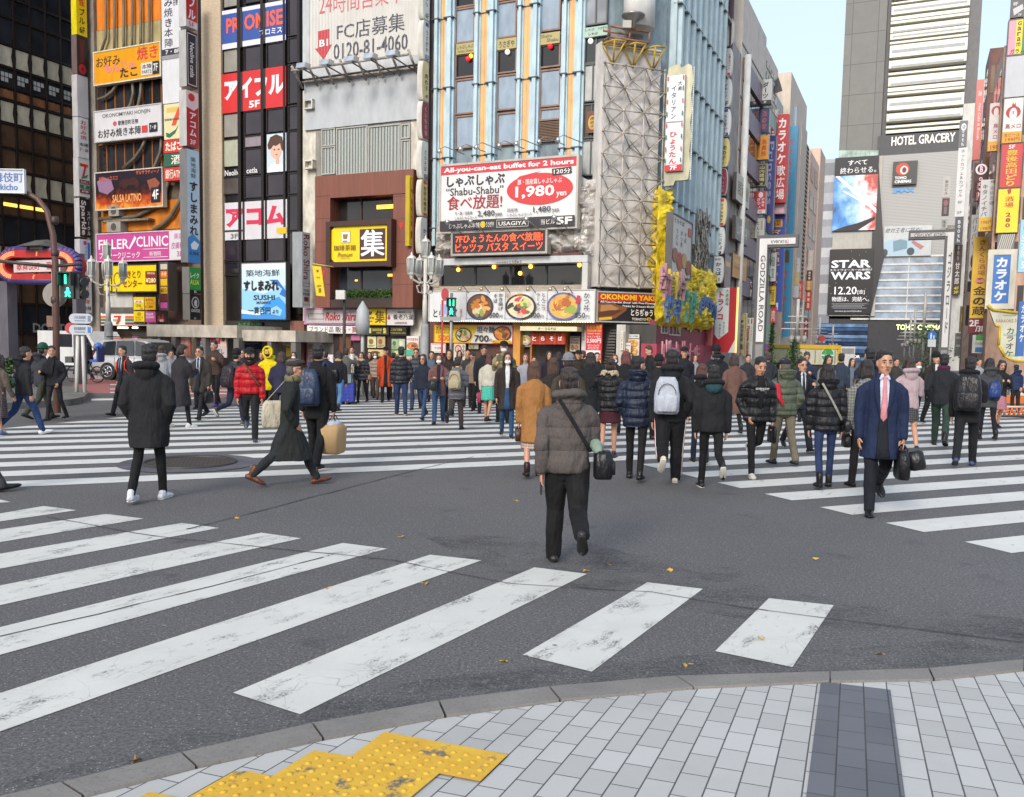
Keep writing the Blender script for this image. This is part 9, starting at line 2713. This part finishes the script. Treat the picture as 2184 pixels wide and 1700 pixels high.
hand_bag(p,'18181b','flat black pouch in the hand of the man in the glossy down jacket',-1,(.3,.05,.24),.0,'pouch')
p=P(1668,991,764,8,('puffer','4a5040'),('plain','6a6152'),('short',GRH),'old man in an olive down jacket and khaki trousers with a dark cap','softL',arms=('down','pocket'),hood=True,hat=('cap','25282e'),shoe='26262c',fat=1.05)
shoulder_bag(p,'1d1d20','black shoulder bag with a bright red flap hanging from the olive jacket',-1,1.1,(.24,.14,.32),-.02,None,False)
t=item(p,'folded_umbrella','bright red folded umbrella sticking out by the olive jacket','umbrella',p['up']((-.2,-.16,1.12)))
MB().loft([p['up']((-.2,-.17,1.3)),p['up']((-.19,-.2,1.1)),p['up']((-.13,-.22,.98))],[(.035,.015),(.04,.015),(.03,.012)],(1,0,0),8).build('cloth',cloth('b02030'),t)
P(1700,962,760,186,('plain','1a1c24'),('plain','16181f'),('short',BKH),'man with glasses in a dark suit and tie walking towards us','walkL',arms=('strap','down'),under='b8bcc4',tie='20242e',glasses=True,shoe='121214')
p=P(1755,1040,777,350,('puffer','17171b'),('denim','1f2c4c','slim'),('long','17110f'),'woman in a black padded jacket and blue jeans with a thin pale bag strap','softR',arms=('down','down'),hood=True,shoe='1a1718',boot=True,fat=1.02,legw=.95)
shoulder_bag(p,'1d1d20','small black bag on a pale strap across the black padded jacket',1,.88,(.2,.09,.16),-.05,'8a8a80')
p=P(1838,1041,768,355,('plaid','5a5b58'),('plain','1a1618'),('bob','1c1513'),'woman in a grey checked blazer half hidden by the man in the navy overcoat','softL',arms=('down','down'),coat=.02,shoe='17171a',legw=.9)
t,at=hand_bag(p,'15151a','black quilted bag hanging from a gold chain beside the checked blazer',-1,(.22,.09,.18),.02,'chain_bag','8a6a2c')
MB().path([at+Vector((0,0,.09)),p['up']((-.18,-.02,1.2)),p['up']((-.15,0,1.46))],.01,6).build('chain',metal('b08a3a',.3),t)
P(1848,958,742,5,('puffer','1a1e2c'),('plain','15161a'),('short',BKH),'tall person in a dark navy puffer coat behind the man with the pink tie','softL',arms=('pocket','pocket'),hood=True,wide=1.1)
p=P(1296,978,765,350,('puffer','171719'),('skirt','3c1520',.62),('bun','2c1c16'),'woman in a black padded jacket and short maroon skirt on high heels','softR',arms=('head','down'),fur='b0a48c',shoe='3a1420',legw=.92,coat=-.02)
P(1208,985,757,2,('wool','3d342b'),('plain','1c1a1a'),('short',DBH),'person in an olive brown coat and slouchy grey beanie','softL',arms=('pocket','pocket'),hat=('beanie','77767a'),coat=.2)
P(1176,978,764,0,('wool','2a2422'),('plain','1a1a1c'),('long','40281c'),'woman with long auburn brown hair between the camel coat and the grey beanie','softR',coat=.15)
P(1255,946,752,355,('wool','16171a'),('plain','161618'),('bob','211614'),'woman with a smooth dark bob in a black coat','softL',coat=.2,arms=('down','down'))
p=P(1330,925,749,350,('wool','19181a'),('plain','151517','slim'),('long',RDH),'woman with wavy dyed red hair in black coat and boots','softR',coat=.15,boot=True,arms=('phone','down'))
P(1491,988,776,352,('plain','1a1a1d'),('denim','20283a','slim'),('long','4a2a20'),'girl with reddish brown hair behind the boy in the bomber jacket','softL',hood=True)
P(1562,925,756,3,('wool','634840'),('plain','161618','slim'),('bob','33221c'),'woman in a long dusty brown coat and black boots','softL',coat=.36,boot=True,arms=('pocket','pocket'))
P(1524,905,738,10,('plain','1b1c20'),('plain','17171a'),('short',BKH),'tall person in a black parka with a grey fur hood','softR',hood=True,fur='77747a',coat=.1,hat=('beanie','1b1b1e'),fat=1.15)
P(1454,895,740,178,('plain','191b22'),('plain','17171a'),('short',BKH),'smiling man in a black cap and dark zipped jacket facing us','softL',hat=('cap','16171a'),hood=True)
P(1400,938,759,350,('plain','1a1a1c'),('plain','17171a'),('short',BKH),'person in a plain black beanie between the striped track trousers and the navy puffer','softL',hat=('beanie','161618'))
P(1384,880,739,120,('plain','1c1c20'),('plain','18181c'),('short','3a261c'),'bearded man in dark clothes with his head bowed near the stairway','stand',nod=18,skin='c49a80')
p=P(1932,967,763,352,('wool','a89498'),('skirt','2a2a2c',.6,'plaid'),('bob','2f1d1a'),'woman in a pale pink fleece coat and dark checked skirt','softL',arms=('down','hold'),hood=True,coat=.0,legw=.95,shoe='2a2426')
hand_bag(p,'b08478','dusty pink studded handbag with a pink scarf draped over it',1,(.32,.13,.3),-.12,'handbag','9a7068')
p=P(2003,953,751,332,('wool','1e2026'),('plain','26382f'),('short',BKH),'man in a charcoal jacket and dark green jeans with a plum collar','walkL',arms=('pocket','pocket'),scarf='4a1c3a',shoe='1d1b1a',boot=True,wide=1.1)
p=P(2056,996,757,330,('plain','151518'),('plain','17181c'),('short',BKH),'man in a black coat with a bulky black backpack walking off to the side','walkR',arms=('down','strap'),hood=True,coat=.08,shoe='3a4468')
backpack(p,'1b1b1f','bulky black backpack on the man in the black coat',1.3,None,1.18)
p=P(2103,938,764,348,('wool','3e4043'),('plain','17181c','slim'),('long','1e1614'),'woman with long dark hair in a grey hooded coat','softL',hood=True,coat=.12,boot=True)
backpack(p,'22386a','blue bag worn by the woman in the grey hooded coat',.8,None,1.05,.05)
P(2126,917,768,170,('plain','1b1a1c'),('skirt','9a6a72',.5),('long','1d1513'),'woman in a dusty pink skirt looking at her phone','softR',arms=('phone','phone'),nod=18,boot=True,legw=.9)
P(2163,880,796,0,('plain','1f2a48'),('plain','1a1c24'),('short',BKH),'small child in a navy jacket by the orange barrier','stand',hood=True)
P(2212,955,768,100,('wool','6a4a34'),('plain','1c1a1a'),('short',DBH),'person in a tan brown coat cut by the edge beside the barriers','softL',arms=('hold','hold'),coat=.2)
P(1986,906,753,180,('plain','26241f'),('plain','1c1c1e'),('short',BKH),'man in a black beanie with an open jacket over a white T-shirt','softL',hat=('beanie','17171a'),under='b8b6b0')
P(1949,905,768,180,('plain','202126'),('plain','1a1a1e'),('short',BKH),'masked man in dark clothes behind the pink fleece coat','softR',mask=True)
P(1787,892,755,320,('plain','27313f'),('plain','1a1c22'),('short',BKH),'man in a slate blue jacket in front of the white cabinet','stand')
P(1757,905,757,190,('wool','6f6e6e'),('plain','1c1c20'),('long','1b1413'),'woman in a grey sweater with a tan strap looking down','softL',nod=12,scarf='8a6030')
P(1714,900,752,165,('plain','222a40'),('plain','1a1c22'),('short','2c2a2a'),'man in a navy jacket reading his phone in front of the truck','stand',arms=('phone','phone'),nod=20)
P(1634,890,752,0,('plain','22262c'),('plain','1b1c20'),('short','3a2a24'),'short haired man in a dark jacket beneath the no parking sign','softR')
P(1307,885,756,180,('wool','1d1b1e'),('plain','1a1a1c'),('bob','5a2420'),'masked woman with bright red bobbed hair','softL',mask=True)
P(1270,880,752,180,('plain','1f2024'),('plain','1a1a1c'),('short','2a1f1a'),'bearded man in a black jacket behind the dark bob','softR',skin='c49a80')
P(1243,878,748,95,('plain','24211f'),('plain','1a1a1c'),('short','33241c'),'man with swept hair seen in profile before the red banner','softL',skin='c8a084')
P(1230,878,747,182,('plain','2b241e'),('plain','1a1a1c'),('short',BKH),'man in a black cap and brown jacket facing us near the red banner','softR',hat=('cap','17171a'))
P(1190,872,752,20,('plain','201c2a'),('plain','1a1a1c'),('bob','221815'),'dark haired woman before the noodle shop door','stand')
P(1166,875,750,200,('plain','221c28'),('plain','1a1a1c'),('long','1d1614'),'woman with long black hair leaning by the door curtain','stand')
P(1212,870,760,180,('puffer','a9abb0'),('plain','1c1c1e'),('short','8a8886'),'white haired figure in a pale jacket glimpsed by the red banner','stand')
P(1137,868,764,180,('plain','b8b8ba'),('plain','1c1c1e'),('short',BKH),'short boy in white standing before the noodle shop','stand')
p=P(1080,933,752,181,('wool','2f2724'),('denim','24405e','slim'),('long','15100f'),'masked woman in a dark brown coat white top and blue jeans','softL',arms=('down','down'),coat=.22,under='c3c4c6',mask=True,shoe='2a2220')
P(1072,900,729,180,('camo','5a5a40'),('plain','1c1c1e'),('short',BKH),'tall masked man in a camouflage jacket and black cap','stand',arms=('down','strap'),mask=True,hat=('cap','15161a'),wide=1.15)
p=P(1040,900,755,342,('wool','b5b0a2'),('skirt','2f8a78',.55,'plaid'),('long','4a2420'),'woman in a cream jacket and turquoise patterned skirt','softL',arms=('down','down'),shoe='151416',legw=.92,coat=-.1)
hand_bag(p,'9a2a50','crimson patterned handbag next to the cream jacket',-1,(.34,.12,.26),.0)
P(1118,890,754,180,('wool','9a98a0'),('plain','1c1c1e'),('long','4a2a20'),'woman with brown fringe in a lilac grey coat','softR',coat=.1)
p=P(972,917,760,352,('puffer','55535a'),('plain','3a3232'),('short','231b19'),'older person in a grey quilted coat','kickL',arms=('hold','hold'),coat=.08,fat=1.06,shoe='17171a',lean=10)
backpack(p,'9a8e74','beige canvas backpack on the grey quilted coat',1.0,'8a8068',1.14)
p=P(935,904,755,182,('wool','6e4c48'),('denim','26405e'),('bob','2a1c18'),'masked woman in a mauve brown coat over a navy dress','softR',arms=('hold','hold'),coat=.12,mask=True,under='1e1c30',shoe='1a1718')
hand_bag(p,'1d2a26','dark round bag and white plastic bag held by the woman in mauve',1,(.3,.16,.26),.04)
P(957,886,746,180,('plain','2a221f'),('plain','1c1c1e'),('long','1d1513'),'smiling woman with long dark hair in a brown top','softL',skin='bd8a6a')
P(903,894,753,165,('plain','1c2230'),('denim','223654','slim'),('bob','231714'),'person in sunglasses and a navy jacket striding towards us','walkL',arms=('down','down'),glasses=True,shoe='1c2230')
P(887,874,743,180,('puffer','33383d'),('denim','1f2e48'),('short',BKH),'man with glasses in a slate puffer and grey hood','softR',arms=('pocket','pocket'),glasses=True,hood=True)
P(855,886,740,10,('puffer','1a1b22'),('denim','1f2e4c'),('short',BKH),'man in a black quilted down jacket and blue jeans walking away','softL',arms=('down','pocket'),shoe='1d1a1a',wide=1.08)
P(822,858,740,188,('wool','b8401c'),('plain','151517'),('short',BKH),'young man in a long vivid orange coat and black cap','softR',arms=('down','down'),coat=.32,under='161618',hat=('cap','151517'),shoe='151517')
P(801,852,751,178,('puffer','8a766a'),('plain','4a3c34'),('bob','1f1715'),'masked older woman in a beige quilted jacket','softL',mask=True)
p=P(772,860,751,170,('puffer','1f222b'),('plain','151517','slim'),('bob','231815'),'woman in a dark quilted coat with a cream roll neck','softR',arms=('down','down'),scarf='b5a890',coat=.04)
shoulder_bag(p,'8a6a4a','tan bag on a long strap at the dark quilted coat',-1,.88,(.2,.1,.18),0,'6a4a30',True,'shoulder_bag',False)
p=P(737,862,744,350,('wool','55534f'),('plain','6a6258'),('short','2a1f1b'),'masked person in a grey coat scratching their head beside the suitcase','stand',arms=('down','head'),coat=.2,mask=True)
p=P(721,878,749,352,('wool','191a22'),('denim','4a6c94'),('bob','2a1a18'),'woman with a maroon scarf and black coat in light blue jeans','softL',arms=('down','down'),scarf='a8946c',shoe='1a1718',boot=True)
backpack(p,'16161a','small black backpack on the black coat with the maroon scarf',.75,None,1.05,-.05)
su=ground(742,862)
t=thing('suitcase','blue dotted wheeled shopping trolley standing on the crossing','suitcase',su)
mb=MB().box(su+Vector((0,0,.34)),.36,.24,.52)
mb.build('case',cloth('1f2a78','plaid'),t)
for sx in(-1,1):
 MB().loft([su+Vector((sx*.14,-.03,.05)),su+Vector((sx*.14,.03,.05))],[.05,.05],(1,0,0),12,0,True,True,True).build('wheel',paint('18181a'),t)
 MB().tube(su+Vector((sx*.1,.1,.6)),su+Vector((sx*.1,.1,1.0)),.01).build('handle_bar',STEEL,t)
MB().tube(su+Vector((-.1,.1,1.0)),su+Vector((.1,.1,1.0)),.014).build('handle',paint('c0a030'),t)
MB().box(su+Vector((-.04,-.05,.72)),.3,.2,.24).build('lid',cloth('6f7a80'),t)
p=P(534,941,742,192,('puffer','a30f1a'),('plain','1a1a1c'),('short',BKH),'man in a bright red puffer jacket with a black mask and cap','kickR',near=True,arms=('down','down'),mask='black',hat=('cap','161618'),shoe='3a3f4c',hood=False,scarf='17171a',
coat=-.08)
t=item(p,'waist_pack','khaki strap bag worn across the red puffer jacket','bag',p['up']((-.1,.15,1.05)))
cross_strap(p,t,'5a4a30',-1,False,1.02)
soft_box(p['up']((.17,-.1,1.0)),.1,.14,.16).build('bag',cloth('5a4a30'),t)
P(574,895,741,182,('plain','d0b80e'),('plain','1a1a1c'),('short',BKH),'person in a bright yellow hooded raincoat and black mask','softL',arms=('down','pocket'),hood='up',mask='black',coat=.1)
P(598,905,751,350,('plain','26243a'),('plain','1a1a22'),('bob','3a241d'),'woman with brown hair in a dark violet jacket behind the flat cap','softR',arms=('pocket','pocket'),coat=.05)
p=P(502,906,746,335,('puffer','23252b'),('plain','23273a'),('short',BKH),'person in a slate puffer and black woollen cap kicking up a heel','kickL',arms=('down','down'),hat=('beanie','17171b'),shoe='5a564c')
backpack(p,'2a2228','dark purple backpack on the slate puffer',1.15,None,1.1)
P(461,866,727,165,('plain','40302a'),('plain','1c1c1f'),('short',BKH),'man in a brown jacket with a beige strap and purple shoes','softL',arms=('strap','down'),shoe='5a3a8a',wide=1.1)
p=P(430,894,736,172,('wool','38332f'),('plain','17181c'),('short',BKH),'man with glasses in a grey brown coat carrying a briefcase','walkL',arms=('down','down'),coat=.14,under='a9b4c4',tie='1a2440',glasses=True,shoe='141416')
hand_bag(p,'18191d','black leather briefcase of the man in the grey brown coat',-1,(.36,.1,.28),.04,'briefcase')
P(386,913,735,330,('wool','29272b'),('plain','17171a','slim'),('tied','221816'),'woman in a long loose charcoal coat with tied hair and white shoes','softR',arms=('down','phone'),coat=.34,shoe='c8c6c2',fat=1.05)
P(346,890,737,10,('plain','8a8c90'),('plain','1c1c20'),('bun','3a2a22'),'woman in a pale grey hoodie behind the black parka','softL',hood=True)
p=P(268,886,735,158,('wool','2d2d31'),('plain','16171b'),('short',BKH),'man in a dark grey coat and tie looking aside','walkR',arms=('down','pocket'),coat=.2,under='a0a8b8',tie='1c2030',shoe='2a1c1a')
backpack(p,'c03a20','bright orange bag behind the man in the dark grey coat',.95,None,1.15,.1)
p=P(118,898,738,172,('plain','17191f'),('plain','1b1b1f','slim'),('short',BKH),'man in a dark jacket over a black T-shirt glancing sideways','softR',arms=('pocket','hold'),look=35,under='121214',shoe='1b191a')
p=P(52,927,736,318,('plain','1d1e22'),('denim','1f3358'),('short','1d1716'),'man in a black varsity jacket and blue jeans with white trainers','walkR',arms=('pocket','down'),shoe='cfd0d4',hood=True,wide=1.15)
q=p['up']((0,-.15,1.0))
artwork(Plane((0,0,0),(1,0,0)),-.12,.12,q.z,q.z+.3,-q.y+.01,[('t','RBR',.05,.6,.9,.95,'3f7a68',.03),('t','SOCIAL',.35,.05,1,.2,'a07a70',.02),('p',[(.1,.45),(.5,.3),(.6,.4),(.3,.55)],'b8b8b4')],p['root'])
p=P(90,896,731,330,('plain','2e3036'),('plain','33352a'),('short',BKH),'person in a green knitted beanie and grey hooded jacket','walkL',hood=True,hat=('beanie','1f4a38'))
P(-2,931,772,340,('wool','5a4f48'),('skirt','3a3034',.4,'plaid'),('long','241917'),'woman in a taupe coat at the edge beside the varsity jacket','softL',coat=.12,shoe='5a6a8a')
P(-72,1056,735,300,('plain','26262a'),('plain','3a3a3e'),('short',BKH),'walker just leaving the view with one black trainer showing','strideL',shoe='17171a')
P(425,872,744,185,('plain','5a6270'),('plain','1c1c20'),('short',BKH),'dark haired man behind the briefcase carrier','stand')
P(519,868,746,185,('plain','2c2a30'),('plain','1c1c20'),('bob','1d1513'),'smiling woman behind the purple backpack','stand')
P(367,866,748,200,('plain','8a8c90'),('plain','1c1c20'),('short',BKH),'man in a dark anorak near the parking sign','stand')
P(560,862,752,180,('plain','3a2a2c'),('plain','1c1c20'),('long','2a1a18'),'woman in dark red half hidden behind the yellow raincoat','stand')
P(628,860,757,180,('plain','9a9488'),('plain','2a2a2e'),('long','1d1513'),'masked woman in grey behind the flat cap','stand',mask=True)
P(694,862,750,5,('plain','1f2638'),('plain','1c1c20'),('short',BKH),'person in a navy jacket in front of the pink shop','stand')
P(751,846,740,182,('plain','a39a8c'),('plain','1c1c20'),('short',BKH),'young man in a white hoodie and dark jacket by the shop door','stand',under='c4c4c4')
P(788,846,752,185,('plain','2c2624'),('plain','1c1c20'),('bob','2a1c18'),'woman in a dark jacket before the coffee house window','stand')
P(838,850,757,350,('plain','6b4a44'),('plain','2a2624'),('short',BKH),'short person in brown behind the black quilted jacket','stand')
P(996,868,749,180,('plain','30302e'),('plain','1c1c1e'),('bald',BKH),'bald man in dark clothes below the ramen banner','stand',skin='b07c5c')
P(1009,876,752,150,('plain','7a6a5a'),('plain','1a1a1c'),('short',BKH),'man with lowered head and glasses in a black jacket','softL',nod=22,glasses=True)
P(1030,880,737,185,('plain','1e1f24'),('plain','1a1a1c'),('short',BKH),'tall boy with a black fringe looking down','softR',nod=20,arms=('phone','down'))
P(978,858,748,190,('plain','6a5a50'),('plain','1a1a1c'),('long','1d1513'),'dark haired woman behind the smiling woman','stand')
P(1060,862,752,180,('plain','4a4a40'),('plain','1a1a1c'),('bob','33221c'),'person in drab green behind the camouflage jacket','stand')
P(920,858,750,180,('plain','4f5a68'),('plain','1a1a1c'),('short',BKH),'man in grey behind the masked woman in mauve','stand')
P(1340,868,753,180,('plain','2c2a2e'),('plain','1a1a1c'),('bob','1f1614'),'woman in black close to the noodle plate poster','stand')
P(1478,866,757,182,('plain','7d7f86'),('plain','1a1a1c'),('bob','2a1c18'),'woman in brown near the low tavern plate','stand')
P(1590,872,757,182,('plain','2a2a2e'),('plain','1a1a1c'),('short',BKH),'man in dark grey by the beige coffee board','stand')
P(1810,880,764,185,('plain','5a6270'),('plain','1a1a1c'),('long','1d1513'),'woman in black walking out of the shopping street','softL')
P(1905,880,765,175,('plain','33302e'),('plain','1a1a1c'),('short',BKH),'man in dark brown far behind the pink tie','stand')
P(2080,872,766,182,('plain','8a8c90'),('plain','1a1a1c'),('short',DBH),'person in maroon brown far off behind the black backpack','stand')
cy=P(188,809,752,math.degrees(BIKE_YAW)-90,('plain','1d1e22'),('plain','1a1a1e'),('short',BKH),'cyclist in black riding along the red lane','ride',arms=('bars','bars'),lean=12,shoe='8a2028',dist=bc.y,zbase=.0)
r=cy['root']
r.location=bc+Vector((.15,.02,.1))
r.scale=(.97,.97,.97)
P(206,802,747,182,('plain','2a2024'),('plain','1a1a1c'),('long','1d1513'),'woman in dark clothes beyond the cyclist','stand')
P(168,795,748,200,('plain','222226'),('plain','1a1a1c'),('short',BKH),'person by the rounded direction plates','stand')
# ---- fuse skins and cloth into single surfaces
dg=bpy.context.evaluated_depsgraph_get()
for o,post in JOBS:
 me=D.meshes.new_from_object(o.evaluated_get(dg))
 if not me.materials:
  me.materials.append(o.data.materials[0])
 if post:
  post(me)
 me.polygons.foreach_set('use_smooth',[True]*len(me.polygons))
 old=o.data
 o.modifiers.clear()
 o.data=me
 me.name=old.name+'_skin'
 D.meshes.remove(old)
